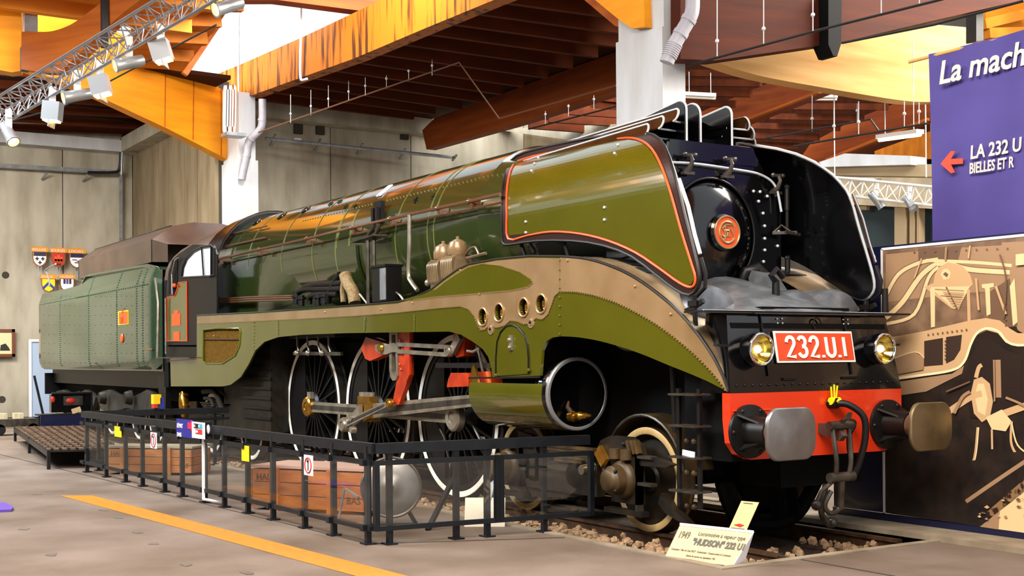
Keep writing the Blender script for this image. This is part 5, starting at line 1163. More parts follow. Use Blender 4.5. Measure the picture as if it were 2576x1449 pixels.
# trailing truck
for cx in (-12.9, -14.9):
    for sg in (-1, 1): small_wheel(cx, .55, LOCO, sg*.75, 'whiteband', sg)
b = MB(); b.box(-15.3, -12.2, -1.05, -.95, .45, .72); TT = b.build('truck_frame', 'dirty_black', LOCO)
for k in range(6): MB().box(-14.3-.08*k, -13.5+.08*k, -1.12, -1.04, .72+.04*k, .75+.04*k).build('spring_leaf', 'dirty_black', TT)
b = MB(); p = Y(462, 1000, -1.25); b.tube([p+V(0, 0, .12), p, p+V(.05, 0, -.15), p+V(0, 0, -.35)], [.05, .09, .11, .05], 10); b.cbox(p+V(0, 0, .06), .3, .08, .05); b.build('injector', 'brass', LOCO, label='brass injector below the cab')
b = MB(); b.tube(spl([Y(u, v, -1.2) for u, v in ((512, 985), (540, 985), (552, 1010), (560, 1030))], 4), .05, 8); b.tube(spl([Y(u, v, -1.2) for u, v in ((515, 1002), (530, 1005), (538, 1025))], 4), .035, 8); b.build('feed_pipe', 'dirty_black', LOCO)
# ------------------------------------------------------------------ fittings on the running plate
b = MB()
for L in (((545, 752), (640, 747), (740, 744)), ((548, 757), (640, 752), (740, 749)), ((550, 762), (640, 757), (740, 755))):
    MB().tube([Y(u, v, -1.15) for u, v in L], .016, 6).build('conduit', 'brownpipe', LOCO)
for k, (v0, v1) in enumerate(((722, 750), (735, 753), (748, 756), (762, 760))): MB().tube(spl([Y(528, v0, -1.25), Y(538, v0+6, -1.22), Y(552, v1, -1.18)], 4), .014, 6).build('conduit', 'steel_dark', LOCO)
for L in (((745, 765), (748, 740), (765, 728), (800, 727), (860, 726)), ((778, 765), (780, 748), (795, 741), (830, 740), (850, 741)), ((825, 762), (830, 735), (845, 705), (855, 690)), ((765, 724), (790, 716), (850, 712), (875, 709))):
    MB().tube(spl([Y(u, v, -1.15) for u, v in L], 5), .045, 10).build('steam_pipe', 'satin_black', LOCO, label=None)
for u, v in ((745, 765), (758, 770), (800, 768), (815, 765)):
    p = Y(u, v, -1.18); b = MB(); b.cyl(p, p+V(0, 0, .16), .05, 10); b.cyl(p+V(0, 0, .1), p+V(0, 0, .13), .075, 10); b.build('valve_body', 'satin_black', LOCO)
b = MB(); b.tube(spl([Y(u, v, -1.17) for u, v in ((868, 690), (872, 705), (880, 720), (888, 735), (893, 762))], 8), .085, 14); LG = b.build('lagged_pipe', 'lagging', LOCO, label='thick pipe wrapped in pale lagging')
for k in range(9):
    u, v = 868+25*k/8, 690+72*k/8; 
MB().tube(spl([Y(u, v, -1.16) for u, v in ((868, 700), (862, 725), (864, 760))], 6), .04, 8).build('steam_pipe', 'lagging', LOCO)
p = Y(855, 670, -1.08); b = MB(); G = []
for x in (Y(843, 660, -1.06).x, Y(893, 655, -1.06).x): G.append([V(x, -(RB+.05)*math.sin(a), ZC+(RB+.05)*math.cos(a)) for a in [1.55+.75*k/8 for k in range(9)]])
b.sheet(G, (0, .04, 0)); b.build('pump_saddle', 'boilergreen', LOCO)
for L in (((925, 605), (926, 680), (927, 770)), ((940, 605), (941, 680), (942, 755))): MB().tube([Y(u, v, -1.2) for u, v in L], .028, 8).build('feed_pipe', 'steel_dark', LOCO)
for L in (((926, 605), (928, 590), (938, 575), (940, 562)), ((941, 606), (945, 590), (952, 575), (954, 562))): MB().tube(spl([Y(u, v, -1.12) for u, v in L], 4), .028, 8).build('feed_pipe', 'steel_dark', LOCO)
b = MB(); c = Y(925, 605, -1.2); b.prism([c+V(-.45, -.05, .0), c+V(.25, -.05, .04), c+V(.3, .15, .04), c+V(-.3, .15, .0)], (0, 0, .02)); b.build('pipe_shelf', 'steel_dark', LOCO)
b = MB(); c = Y(954, 533, -.98); b.cbox(c, .22, .06, .28); b.cbox(c+V(-.06, -.05, -.05), .06, .06, .2); b.cbox(c+V(.06, -.05, -.05), .06, .06, .2); b.build('check_valve', 'satin_black', LOCO)
MB().tube(spl([Y(u, v, -1.14) for u, v in ((1030, 540), (1030, 620), (1028, 690), (1035, 710), (1050, 730))], 4), .028, 8).build('feed_pipe', 'steel', LOCO)
q = Y(960, 755, -1.3); b = MB(); b.box(q.x-.20, q.x+.22, -1.34, -1.12, q.z-.02, q.z+.42); FB = b.build('fitting_box', 'satin_black', LOCO, label='open dark metal box on the running plate'); b = MB(); b.box(q.x+.05, q.x+.21, -1.35, -1.34, q.z, q.z+.40); b.build('box_panel', 'galv', FB)
MB().box(q.x-.25, q.x+.23, -1.36, -1.10, q.z+.42, q.z+.45).build('box_lid', 'satin_black', FB)
MB().tube(spl([Y(u, v, -1.2) for u, v in ((905, 740), (925, 765), (935, 770))], 4), .014, 6).build('small_pipe', 'steel', LOCO); MB().tube(spl([Y(u, v, -1.2) for u, v in ((988, 730), (1005, 742), (1015, 755))], 4), .014, 6).build('small_pipe', 'steel', LOCO)
# mechanical lubricators with domes
for u0, v0, dm in ((1116, 700, 1), (1152, 690, 1)):
    c = Y(u0, v0, -1.22); b = MB(); b.box(c.x-.14, c.x+.14, -1.32, -1.12, c.z-.12, c.z+.22); LB = b.build('lubricator_box', 'bronzetop', LOCO, label='bronze lubricator with domed cap')
    b = MB(); b.lathe([(.11, .22), (.12, .24), (.12, .31), (.10, .37), (.05, .40), (.02, .41), (.02, .44), (0, .44)], (c.x, -1.22, c.z), (0, 0, 1), 20); b.build('dome', 'bronze', LB)
    for k in range(7): MB().tube(spl([V(c.x-.13+.04*k, -1.33, c.z+.20), V(c.x-.13+.04*k, -1.37, c.z+.14), V(c.x-.12+.04*k, -1.36, c.z-.05)], 3), .011, 5).build('oil_line', 'bronzetop', LB)
    b = MB(); b.cbox((c.x-.02, -1.335, c.z+.10), .12, .01, .06); b.build('maker_plate', 'copper', LB)
MB().tube(spl([Y(u, v, -1.2) for u, v in ((1165, 650), (1180, 628), (1195, 622), (1205, 640))], 4), .014, 6).build('small_pipe', 'bronzetop', LOCO); MB().tube([Y(1175, 650, -1.2), Y(1222, 637, -1.2)], .02, 6).build('small_pipe', 'bronzetop', LOCO)
p = Y(1078, 712, -1.3); MB().sphere(p, .05, 8).build('oil_cock', 'steel', LOCO)
# ------------------------------------------------------------------ tender
mat('bogiegrey', '#34332f', 0.5, col2='#26241f', scale=5)
TEN = thing('tender', 'long green riveted tender with brown coal bunker behind the locomotive', 'tender', (-21.5, 0, 0))
TY = -1.45
TS = [(93, 905), (93, 745), (99, 738), (154, 727), (190, 717), (197, 704), (201, 690), (300, 672), (351, 663), (380, 669), (391, 690), (391, 930), (293, 930), (180, 926), (99, 918)]
tp = [Y(u, v, TY) for u, v in TS]
zsh = Y(300, 726, TY).z
def tuck(p): # tumblehome of the upper side and rounded bottom
    y = TY
    if p.z > zsh: y = TY+(p.z-zsh)*.35
    if p.z < 1.75: y = TY+.12*((1.75-p.z)/.3)**2
    return V(p.x, y, p.z)
# body: rows across heights
x0, x1 = min(p.x for p in tp), max(p.x for p in tp)
def ttop(x):
    T = sorted([p for p in tp if p.z > 2.6], key=lambda p: p.x)
    for a, c in zip(T, T[1:]):
        if a.x <= x <= c.x: return a.z+(c.z-a.z)*(x-a.x)/max(1e-6, c.x-a.x)
    return T[0].z if x < T[0].x else T[-1].z
for sg in (-1, 1):
    G = []
    for k in range(41):
        x = x0+(x1-x0)*k/40; e = min(1, (x-x0)/.25, (x1-x)/.15); zb_ = Y(240, 928, TY).z+(1-e)*.12; zt_ = ttop(x)-(1-e)*.05
        rr = []
        for j in range(15): z = zb_+(zt_-zb_)*j/14; q = tuck(V(x, 0, z)); rr.append(V(x, q.y*(-sg if sg > 0 else 1)*1.0+(1-e)*.12*(-sg), z))
        G.append(rr)
    b = MB(); b.sheet(G, (0, -sg*.03, 0)); ts = b.build('tank_side', 'tendergreen_sky', TEN, label='riveted green tank side')
    if sg < 0: TSD = ts
b = MB(); b.box(x0+.1, x1-.1, -1.3, 1.3, 1.5, zsh); b.build('tank_body', 'tendergreen_sky', TEN)
b = MB(); b.box(x0+.05, x0+.15, -1.3, 1.3, 1.6, ttop(x0+.3)-.05); b.build('tank_end', 'tendergreen_sky', TEN)
b = MB(); b.box(x1-.12, x1+.02, -1.32, 1.32, 1.5, ttop(x1-.4)-.1); b.build('tank_front', 'gloss_black', TEN)
b = MB(); b.sheet([[V(x, -1.35, ttop(x)-.03), V(x, 1.35, ttop(x)-.03)] for x in [x0+.2+(x1-x0-.4)*k/20 for k in range(21)]], (0, 0, -.03)); b.build('tank_top', 'tendergreen_sky', TEN)
for u in (151, 223, 294, 359, 344):
    b = MB(); x = Y(u, 800, TY).x
    for k in range(38): z = 1.6+k*.045; q = tuck(V(x, 0, z)); 
    top = ttop(x)-.05
    n = int((top-1.6)/.05)
    for k in range(n): z = 1.6+k*.05; q = tuck(V(x, 0, z)); b.sphere(q+V(0, -.003, 0), .017, 5)
    b.build('rivet_row', 'rivett', TSD, kind='stuff')
b = MB()
for k in range(60): x = x0+.4+k*.16; 
for k in range(58): x = x0+.5+k*.17; q = tuck(V(x, 0, zsh-.02)); b.sphere(q+V(0, -.003, 0), .016, 5)
b.build('rivet_row', 'rivett', TSD, kind='stuff')
b = MB(); rs = random.Random(3)
for u in range(110, 390, 13):
    for v in range(745, 920, 24):
        p = Y(u, v+rs.uniform(-1, 1), TY-.002); b.sphere(V(p.x, tuck(p).y-.002, p.z), .009, 4)
b.build('rivet_field', 'rivett', TSD, kind='stuff')
MB().bar(Y(357, 878, TY-.01), Y(384, 878, TY-.01), .01, .025).build('brass_strip', 'brass', TSD)
for (u0, v0, u1, v1, mt) in ((297, 780, 322, 818, 'yellow'), (299, 783, 320, 815, 'orange_line')):
    a = Y(u0, v1, TY-.012-(mt != 'yellow')*.01); c = Y(u1, v0, TY-.012-(mt != 'yellow')*.01); b = MB(); b.prism([a, V(c.x, a.y, a.z), V(c.x, a.y, c.z), V(a.x, a.y, c.z)], (0, .01, 0)); TPL = b.build('tender_plate', mt, TSD, label='small orange number plate on the tender', ang=20)
a = Y(301, 812, TY-.026); c = Y(318, 798, TY-.026); text('36', V(a.x+.12, a.y, a.z+.19), (1, 0, 0), (0, 0, 1), .17, 'redrod', 'plate_text', TSD); text('331', V(a.x+.04, a.y, a.z+.0), (1, 0, 0), (0, 0, 1), .17, 'redrod', 'plate_text', TSD)
c = Y(307, 851, TY-.01); MB().lathe([(0, .03), (.08, .02), (.10, 0)], c, (0, -1, 0), 16).build('round_plate', 'orange_line', TSD)
# coal bunker cover
Bn = -1.05
cb_ = [Y(205, 654, Bn), Y(212, 684, Bn), Y(243, 680, Bn), Y(352, 660, Bn), Y(413, 681, Bn), Y(344, 629, Bn)]
xa, xb_ = Y(208, 668, Bn).x, Y(395, 630, Bn).x
zb0, zs, zr = Y(230, 682, Bn).z, Y(220, 640, Bn).z, Y(300, 608, -.5).z
def bsec(x, dz=0): return [V(x, -1.15, zb0+dz-.15), V(x, -1.15, zs-.12+dz), V(x, -.75, zr+dz-.1), V(x, -.3, zr+dz), V(x, .3, zr+dz), V(x, .75, zr+dz-.1), V(x, 1.15, zs-.12+dz), V(x, 1.15, zb0+dz-.15)]
b = MB(); b.sheet([bsec(xa), bsec((xa+xb_)/2), bsec(xb_)]); BK = b.build('coal_bunker', 'coalbrown', TEN, label='brown coal bunker with sloping sides')
b = MB(); b.prism(bsec(xa), (.05, 0, 0)); b.build('bunker_end', 'coalbrown', BK)
fp_ = bsec(xb_); nose = [V(xb_+.75, p.y*.92, min(p.z, zb0+.2)-.05) for p in fp_]
b = MB(); b.sheet([fp_, nose]); b.prism(fp_, (-.05, 0, 0)); b.build('bunker_front', 'coalbrown', BK)
MB().tube([bsec(xa)[2], bsec(xb_)[2]], .02, 6).build('bunker_edge', 'gloss_black', BK)
MB().tube([Y(391, 700, -1.5), Y(398, 760, -1.5), Y(396, 900, -1.5)], .03, 8).build('grab_rail', 'steel', TEN); b = MB(); b.box(x1+.02, x1+.3, -1.3, 1.3, 1.2, 3.3); b.build('gangway_screen', 'matt_black', TEN)
MB().tube(spl([Y(u, v, -1.3) for u, v in ((125, 720), (120, 690), (113, 680), (140, 664))], 4), .02, 6).build('water_gauge_pipe', 'galv', TEN)
# tender underframe and bogies
b = MB(); b.box(x0+.3, x1-.2, -1.12, -1.0, 1.15, 1.5); TF = b.build('tender_frame', 'satin_black', TEN); MB().box(x0+.3, x1-.2, 1.0, 1.12, 1.15, 1.5).build('tender_frame', 'satin_black', TEN)
b = MB(); b.box(x0+.3, x1-.2, -.9, .9, .9, 1.5); b.build('tender_keel', 'matt_black', TEN)
for cx in [Y(u, 990, -1.0).x for u in (152, 200, 262, 328, 372)]:
    for sg in (-1, 1): small_wheel(cx, .6, TEN, sg*.75, 'white', sg)
for u0, u1 in ((130, 240), (245, 395)):
    L = [(u0, 1000), (u0+12, 984), (u0+30, 980), (u0+45, 988), ((u0+u1)/2, 1004), (u1-40, 988), (u1-25, 980), (u1-10, 988), (u1, 1000), (u1-8, 1030), (u1-30, 1036), ((u0+u1)/2, 1026), (u0+30, 1036), (u0+8, 1030)]
    MB().prism(py(L, -1.12), (0, .08, 0)).build('bogie_side', 'bogiegrey', TEN, label='cast tender bogie side frame', ang=20)
for u in (155, 200, 265, 330): p = Y(u, 1000, -1.2); MB().lathe([(0, .14), (.12, .14), (.15, .05), (.16, 0)], p, (0, -1, 0), 16).build('axle_box', 'dirty_black', TEN)
b = MB(); b.prism(py([(398, 945), (418, 945), (416, 1040), (400, 1042)], -1.25), (0, .1, 0)); b.build('step_hanger', 'satin_black', TEN)
b = MB(); b.lathe([(0, 0), (.28, 0), (.28, .05), (.13, .08), (.12, .4), (0, .4)], V(x0+.3, -.9, 1.05), (-1, 0, 0), 20); b.build('rear_buffer', 'matt_black', TEN)
MB().box(x0+.2, x0+.35, -1.3, 1.3, .85, 1.4).build('rear_beam', 'matt_black', TEN)
# ------------------------------------------------------------------ track
TR = thing('railway_track', 'rusty rails on dark sleepers under the locomotive', 'track', (-17, 0, -.24))
for sg in (-1, 1):
    y = sg*.752; b = MB(); pr = [(-.07, -.17), (.07, -.17), (.07, -.155), (.012, -.14), (.012, -.04), (.035, -.03), (.035, 0), (-.035, 0), (-.035, -.03), (-.012, -.04), (-.012, -.14), (-.07, -.155)]
    b.prism([V(-33.5, y+a, z) for a, z in pr], (33.2, 0, 0)); b.build('rail', 'rail_steel', TR, ang=20)
sm = MB().box(-.12, .12, -1.25, .85, -.07, .0).mesh('sleeper', 'sleeper', V(0, 0, 0), 20)
for k in range(52): inst(sm, 'sleeper', TR, V(-.5-.62*k, 0, -.17))
# ballast stones near the front end of the pit (individually visible), the rest as stuff
rs = random.Random(11); sms = []
for k in range(6):
    b = MB(); b.sphere((0, 0, 0), .04, 6, (rs.uniform(.7, 1.2), rs.uniform(.7, 1.1), rs.uniform(.5, .8)))
    for i in range(len(b.v)): b.v[i] = b.v[i]*rs.uniform(.78, 1.18)
    sms.append(b.mesh('ballast_stone', 'stone', V(0, 0, 0), 15))
n = 0
while n < 290:
    x = rs.uniform(-3.4, -.15); y = rs.choice([rs.uniform(-1.56, -.85), rs.uniform(-1.5, -.9), rs.uniform(-.6, .85)])
    if y > -.85 and x < -1.3: continue
    o = inst(sms[rs.randrange(6)], 'ballast_stone', TR, V(x, y, -.135+rs.uniform(0, .07)), (rs.uniform(0, 6), rs.uniform(0, 6), rs.uniform(0, 6))); s = rs.uniform(.7, 1.5); o.scale = (s, s, s); n += 1
b = MB()
for k in range(1300):
    x = rs.uniform(-14, -2.6); y = rs.uniform(-1.57, -.85); c = V(x, y, -.14+rs.uniform(0, .05)); s = rs.uniform(.025, .05)
    b.cbox(c, s*1.5, s*1.2, s, Matrix.Rotation(rs.uniform(0, 3), 3, 'Z') @ Matrix.Rotation(rs.uniform(0, 3), 3, 'X'))
b.build('ballast', 'stone', TR, kind='stuff')
# ------------------------------------------------------------------ glass barrier
FA, FB_ = V(-12.30, -3.73, 0), V(-2.92, -3.42, 0); FC = V(-2.56, -1.10, 0)
corner = V(-2.78, -3.40, 0)
fx = (FB_-FA).normalized()
FEN = thing('glass_barrier', 'long black barrier with glass panels along the locomotive', 'barrier', (-7.5, -3.5, 0))
postu = [(220, 1188), (259, 1201), (299, 1214), (341, 1225), (387, 1240), (437, 1251), (490, 1266), (546, 1278), (608, 1293), (675, 1309), (749, 1330), (829, 1348), (915, 1370)]
ppos = []
for u, v in postu:
    p = Z(u, v, 0); t = (p-FA).dot(fx); ppos.append(FA+fx*t)
def fence_side(posts, a, e, root, rail=True, frame_th=.035):
    d = (e-a).normalized(); nrm = V(d.y, -d.x, 0)
    for p in posts:
        b = MB(); b.cbox(p+V(0, 0, .45), .05, .05, .9); po = b.build('post', 'fence', root)
        b = MB(); b.cbox(p+V(0, 0, .008), .13, .11, .016); b.build('foot_plate', 'fence', po)
    MB().bar(a+V(0, 0, .885), e+V(0, 0, .885), .07, .095).build('top_rail', 'fence', root)
    MB().bar(a+V(0, 0, .755)+nrm*.04, e+V(0, 0, .755)+nrm*.04, .035, .045).build('glass_rail', 'fence', root); MB().bar(a+V(0, 0, .155)+nrm*.04, e+V(0, 0, .155)+nrm*.04, .035, .045).build('glass_rail', 'fence', root)
    return d, nrm
d, nr = fence_side(ppos, ppos[0]-fx*.2, corner, FEN)
bounds = ppos+[corner]
for a, c in zip(bounds, bounds[1:]):
    a2 = a+d*.012+nr*.045; c2 = c-d*.012+nr*.045; b = MB(); b.prism([a2+V(0, 0, .165), c2+V(0, 0, .165), c2+V(0, 0, .745), a2+V(0, 0, .745)], nr*-.008); b.build('glass_panel', 'pane', FEN, label='clear glass panel')
for p in ppos:
    for z in (.755, .155): b = MB(); b.cbox(p+nr*.045+V(0, 0, z), .07, .05, .06); b.build('clamp', 'fence', FEN)
FR = thing('glass_barrier', 'short barrier return with framed glass between corner and bogie', 'barrier', (-2.6, -2.3, 0))
rp = [Z(u, v, 0) for u, v in ((988, 1372), (1161, 1360), (1244, 1355), (1375, 1340))]
e2 = corner+(FC-corner)*.98
rp = [corner+(FC-corner).normalized()*((p-corner).dot((FC-corner).normalized())) for p in rp]
d2, nr2 = fence_side(rp, corner, e2, FR)
split = corner+(e2-corner)*.55
for a, c in ((corner, split-d2*.02), (split+d2*.02, e2)):
    for q in (a, c): b = MB(); b.cbox(q+nr2*.04+V(0, 0, .455), .05, .05, .64); b.build('panel_frame', 'fence', FR)
    a2 = a+nr2*.045; c2 = c+nr2*.045; b = MB(); b.prism([a2+V(0, 0, .165), c2+V(0, 0, .165), c2+V(0, 0, .745), a2+V(0, 0, .745)], nr2*-.008); b.build('glass_panel', 'pane', FR)
FL = thing('glass_barrier', 'far end barrier return beside the trailing truck', 'barrier', (-13.0, -2.6, 0))
fa = ppos[0]-fx*.2; fe = V(fa.x+.12, -1.45, 0); fence_side([fa+(fe-fa)*.1, fa+(fe-fa)*.5, fa+(fe-fa)*.9], fa, fe, FL)
# tags and notices clipped to the barrier
def onfence(u, v, o=.06):
    n = nr; q = FA+n*o; dd = ray(u, v); t = (q-CAM).dot(n)/dd.dot(n); return CAM+dd*t
def card(u0, v0, u1, v1, mt, name, label, cat, o=.06, group=None):
    a, b_, c, e = onfence(u0, v1, o), onfence(u1, v1, o), onfence(u1, v0, o), onfence(u0, v0, o)
    zl, zh = (a.z+b_.z)/2, (c.z+e.z)/2; P4 = [V(a.x, a.y, zl), V(b_.x, b_.y, zl), V(b_.x, b_.y, zh), V(a.x, a.y, zh)]
    return MB().prism(P4, nr*.006).build(name, mt, label=label, cat=cat, group=group, ang=20), P4
card(289, 1073, 306, 1099, 'yellow', 'yellow_tag', 'yellow tag on the barrier, left of the two', 'tag')
card(609, 1121, 627, 1160, 'yellow', 'yellow_tag', 'yellow tag on the barrier, nearer the corner', 'tag')
for (u0, v0, u1, v1, lb) in ((380, 1088, 395, 1128, 'white no-climbing notice on the barrier, the farther one'), (766, 1145, 788, 1196, 'white no-climbing notice on the barrier, the nearer one')):
    o, P4 = card(u0, v0, u1, v1, 'signwhite', 'safety_notice', lb, 'sign'); c = (P4[0]+P4[2])/2+nr*.009; w_ = (P4[1]-P4[0]).length; ORG[o.name] = Vector(o.location)
    b = MB(); b.tube(circ(c, w_*.36, 20, d, (0, 0, 1)), .007, 6, closed=True); b.build('prohibition_ring', 'red_ink', o)
    b = MB(); b.cbox(c, .014, .004, w_*.5); b.sphere(c+V(0, 0, w_*.2), .014, 6); b.build('climber_figure', 'black_ink', o); MB().bar(c+V(0, 0, w_*.55), c+V(0, 0, w_*.56), .001, .001).build('ink', 'black_ink', o) if False else None
    MB().bar(c-d*w_*.35+V(0, 0, w_*.78), c+d*w_*.35+V(0, 0, w_*.78), .003, .012).build('text_line', 'grey_ink', o); MB().bar(c-d*w_*.35-V(0, 0, w_*.75), c+d*w_*.35-V(0, 0, w_*.75), .003, .008).build('text_line', 'grey_ink', o)
# blue and white direction sign on the top rail
o, P4 = card(445, 1055, 488, 1100, 'signblue', 'direction_sign', 'blue direction panel on the barrier rail beside the white logo card', 'sign', .10)
w_ = (P4[1]-P4[0]).length
text('DÉPART', P4[3]+d*.05*w_+V(0, 0, -.11)+nr*.01, d, (0, 0, 1), .075, 'signwhite', 'sign_text', o, .004, sx=.8); text('DANS', P4[3]+d*.05*w_+V(0, 0, -.22)+nr*.01, d, (0, 0, 1), .075, 'signwhite', 'sign_text', o, .004, sx=.8)
c = P4[1]+V(0, 0, .09)-d*.08+nr*.01; MB().prism([c-d*.10+V(0, 0, .02), c-d*.10+V(0, 0, .10), c+d*.02+V(0, 0, .10), c+d*.02+V(0, 0, .13), c+d*.1+V(0, 0, .06), c+d*.02+V(0, 0, -.01), c+d*.02+V(0, 0, .02)], nr*.005).build('pink_arrow', 'pink', o)
o, P4 = card(484, 1062, 516, 1103, 'signwhite', 'logo_card', 'white card with black, blue and red logo blocks on the barrier rail', 'sign', .14); w_ = (P4[1]-P4[0]).length; h_ = P4[2].z-P4[1].z
def lbox(x0, x1, z0, z1, mt, txt):
    A = P4[0]+nr*.008; b = MB(); b.prism([A+d*(w_*x0)+V(0, 0, h_*z0), A+d*(w_*x1)+V(0, 0, h_*z0), A+d*(w_*x1)+V(0, 0, h_*z1), A+d*(w_*x0)+V(0, 0, h_*z1)], nr*.004); b.build('logo_block', mt, o)
    text(txt, A+nr*.008+d*(w_*(x0+.03))+V(0, 0, h_*(z0+.06)), d, (0, 0, 1), h_*(z1-z0)*.8, 'signwhite', 'logo_text', o, .003, sx=.62)
lbox(.18, .52, .62, .9, 'black_ink', 'CITE'); lbox(.55, .82, .62, .9, 'cyan_ink', 'DU'); lbox(.32, .82, .28, .56, 'red_ink', 'TRAIN')
p = onfence(522, 1080, .02); b = MB(); b.cbox(p, .10, .08, .18); b.build('rail_box', 'fence', FEN); b = MB(); b.sphere(onfence(524, 1080, .08), .04, 8, (.8, .5, 1.4)); b.build('sensor', 'signwhite', FEN)
q = ppos[6]+nr*.05+d*.08; b = MB(); b.cbox(q+V(0, 0, .40), .035, .025, .72); CT = b.build('cable_trunking', 'signwhite', label='white cable trunking standing beside a barrier post', cat='trunking')
MB().tube([q+V(0, 0, .05), q+V(.15, .06, .04), q+V(.32, .14, .03)], .018, 6).build('floor_cable_cover', 'signwhite', CT)
# coloured boxes at the far end of the barrier
p = Z(390, 1018, .98)
fl = lambda u, v: VP(u, v, (fa.x, fa.y), (fe.x, fe.y))
for (u0, v0, u1, v1, mt, lb) in ((380, 992, 399, 1016, 'tagyellow', 'yellow square box on the far barrier rail'), (381, 1016, 390, 1026, 'red_ink', 'small red box hanging below the yellow one'), (397, 1000, 406, 1027, 'blue', 'small blue box beside the yellow one')):
    a, c = fl(u0, v1), fl(u1, v0); MB().box(fa.x+.06, fa.x+.20, min(a.y, c.y), max(a.y, c.y), a.z, c.z).build('audio_box', mt, label=lb, cat='box')
# ------------------------------------------------------------------ exhibits behind the barrier
def crate(pts, h, mt, label, lid, txt):
    a, c, e = [Vector((p.x, p.y, 0)) for p in pts]; f = a+(e-c); L = (c-a); Wd = (e-c)
    r = thing('wooden_crate', label, 'crate', a)
    up = V(0, 0, 1)
    n = 3
    for k in range(n):
        z0, z1 = .04+(h-.05)*k/n, .04+(h-.05)*(k+1)/n-.008
        for (s, t) in ((a, c), (c, e), (e, f), (f, a)):
            dd = (t-s).normalized(); nn = V(dd.y, -dd.x, 0); MB().prism([s+up*z0, t+up*z0, t+up*z1, s+up*z1], -nn*.025).build('plank', mt, r, ang=20)
    for t in (.22, .72):
        s0 = a+L*t; dd = L.normalized(); nn = V(dd.y, -dd.x, 0); MB().prism([s0-dd*.06+up*.0, s0+dd*.06, s0+dd*.06+up*(h+.01), s0-dd*.06+up*(h+.01)], nn*.03).build('batten', mt, r, ang=20)
    MB().prism([a+up*h, c+up*h, e+up*h, f+up*h], up*.03).build('lid', lid, r, ang=20)
    dd = L.normalized(); nn = V(dd.y, -dd.x, 0)
    for s, t, z, sz in txt: text(s, a+L*t+nn*.004+up*z, dd, up, sz, 'rust', 'stencil', r, .003)
    return r
Zc = lambda u, v: Z(u, v, 0)
def crate_at(u0, v0, u1, v1, dep, h, mt, label, lid, txt):
    a, c = Zc(u0, v0), Zc(u1, v1); dd = (c-a).normalized(); e = c+V(-dd.y, dd.x, 0)*dep; return crate((a, c, e), h, mt, label, lid, txt)
crate_at(266, 1193, 484, 1197, .55, .40, 'crate2', 'wooden crate behind the left part of the glass barrier', 'kerb', [('HAUT', .06, .28, .10), ('BAS', .85, .12, .09)])
crate_at(632, 1281, 920, 1298, .7, .48, 'crate', 'large orange-brown wooden crate beside the steel disc', 'cratelid', [('HAUT', .05, .34, .11), ('BAS', .84, .12, .11)])
# polished disc (cylinder cover) on a stand
dc = Zc(985, 1325); ds = thing('steel_disc', 'polished round steel cylinder cover on a stand behind the glass', 'exhibit', V(dc.x, dc.y, 0))
ctr = V(dc.x, dc.y, 0)+V(0, 0, .40); nx_ = (V(CAM.x, CAM.y, 0)-V(ctr.x, ctr.y, 0)).normalized(); nx_ = (nx_+V(.25, -.05, .12)).normalized()
b = MB(); b.lathe([(0, .05), (.05, .05), (.07, .035), (.15, .03), (.26, .01), (.285, .0), (.30, .015), (.315, .0), (.315, -.05), (0, -.06)], ctr, nx_, 48); b.build('disc', 'buffer_steel', ds)
b = MB(); b.sphere(ctr+nx_*.05, .03, 8); b.build('centre_boss', 'steel', ds)
b = MB(); b.bar(ctr+V(-.1, -.25, -.38), ctr+V(.12, .22, -.38), .04, .03); b.bar(ctr+V(.12, .22, -.38), ctr+V(.0, .16, -.2), .03, .03); b.bar(ctr+V(-.1, -.25, -.38), ctr+V(-.06, -.16, -.22), .03, .03); b.build('stand', 'fence', ds)
# rods and lecterns behind the glass
a, c = Zc(1075, 1335), Y(1145, 1195, -1.9); b = MB(); b.bar(a, c, .04, .05); b.build('leaning_bar', 'fence', label='dark bar leaning behind the framed glass', cat='bar')
def lectern(u0, v0, u1, v1, label):
    a = Zc(u0, v1); c = Zc(u1, v1); r = thing('info_lectern', label, 'lectern', (a+c)/2); dd = (c-a).normalized(); nn = V(dd.y, -dd.x, 0); dp = -nn
    w2 = (c-a).length; b = MB(); b.prism([a, c, c+dp*.12+V(0, 0, .28), a+dp*.12+V(0, 0, .28)], dp*.01); b.build('panel', 'lectern', r, ang=20)
    for t in (.15, .85): MB().bar(a+dd*w2*t+dp*.14, a+dd*w2*t+dp*.14+V(0, 0, .25), .02, .02).build('leg', 'galv', r)
lectern(1168, 1265, 1270, 1325, 'white slanted information panel behind the framed glass')
b = MB(); q = [Zc(850, 1315), Zc(862, 1312)]; b.bar(q[0], q[0]+V(.06, .05, .36), .02, .02); b.bar(q[0]+V(.06, .05, .36), q[0]+V(.25, .12, .28), .02, .02); b.bar(q[0], q[0]+V(.35, .2, .01), .02, .015); b.build('sign_stand', 'galv', label='thin grey sign stand before the large crate', cat='stand')
b = MB(); b.tube([Zc(838, 1262)+V(0, 0, .30), Zc(905, 1270)+V(0, 0, .26)], .03, 8); b.build('brass_rod', 'copper', label='copper rod lying behind the large crate', cat='rod')
for u, v in ((845, 1190), (1228, 1220)): b = MB(); p = Y(u, v, -2.2); b.prism([p, p+V(.12, .02, .08), p+V(.03, .0, -.16)], (0, .01, 0)); b.build('paper_pennant', 'signwhite', label='small white pointed card at the %s wheel' % ('middle' if u < 1000 else 'leading driving'), cat='card')
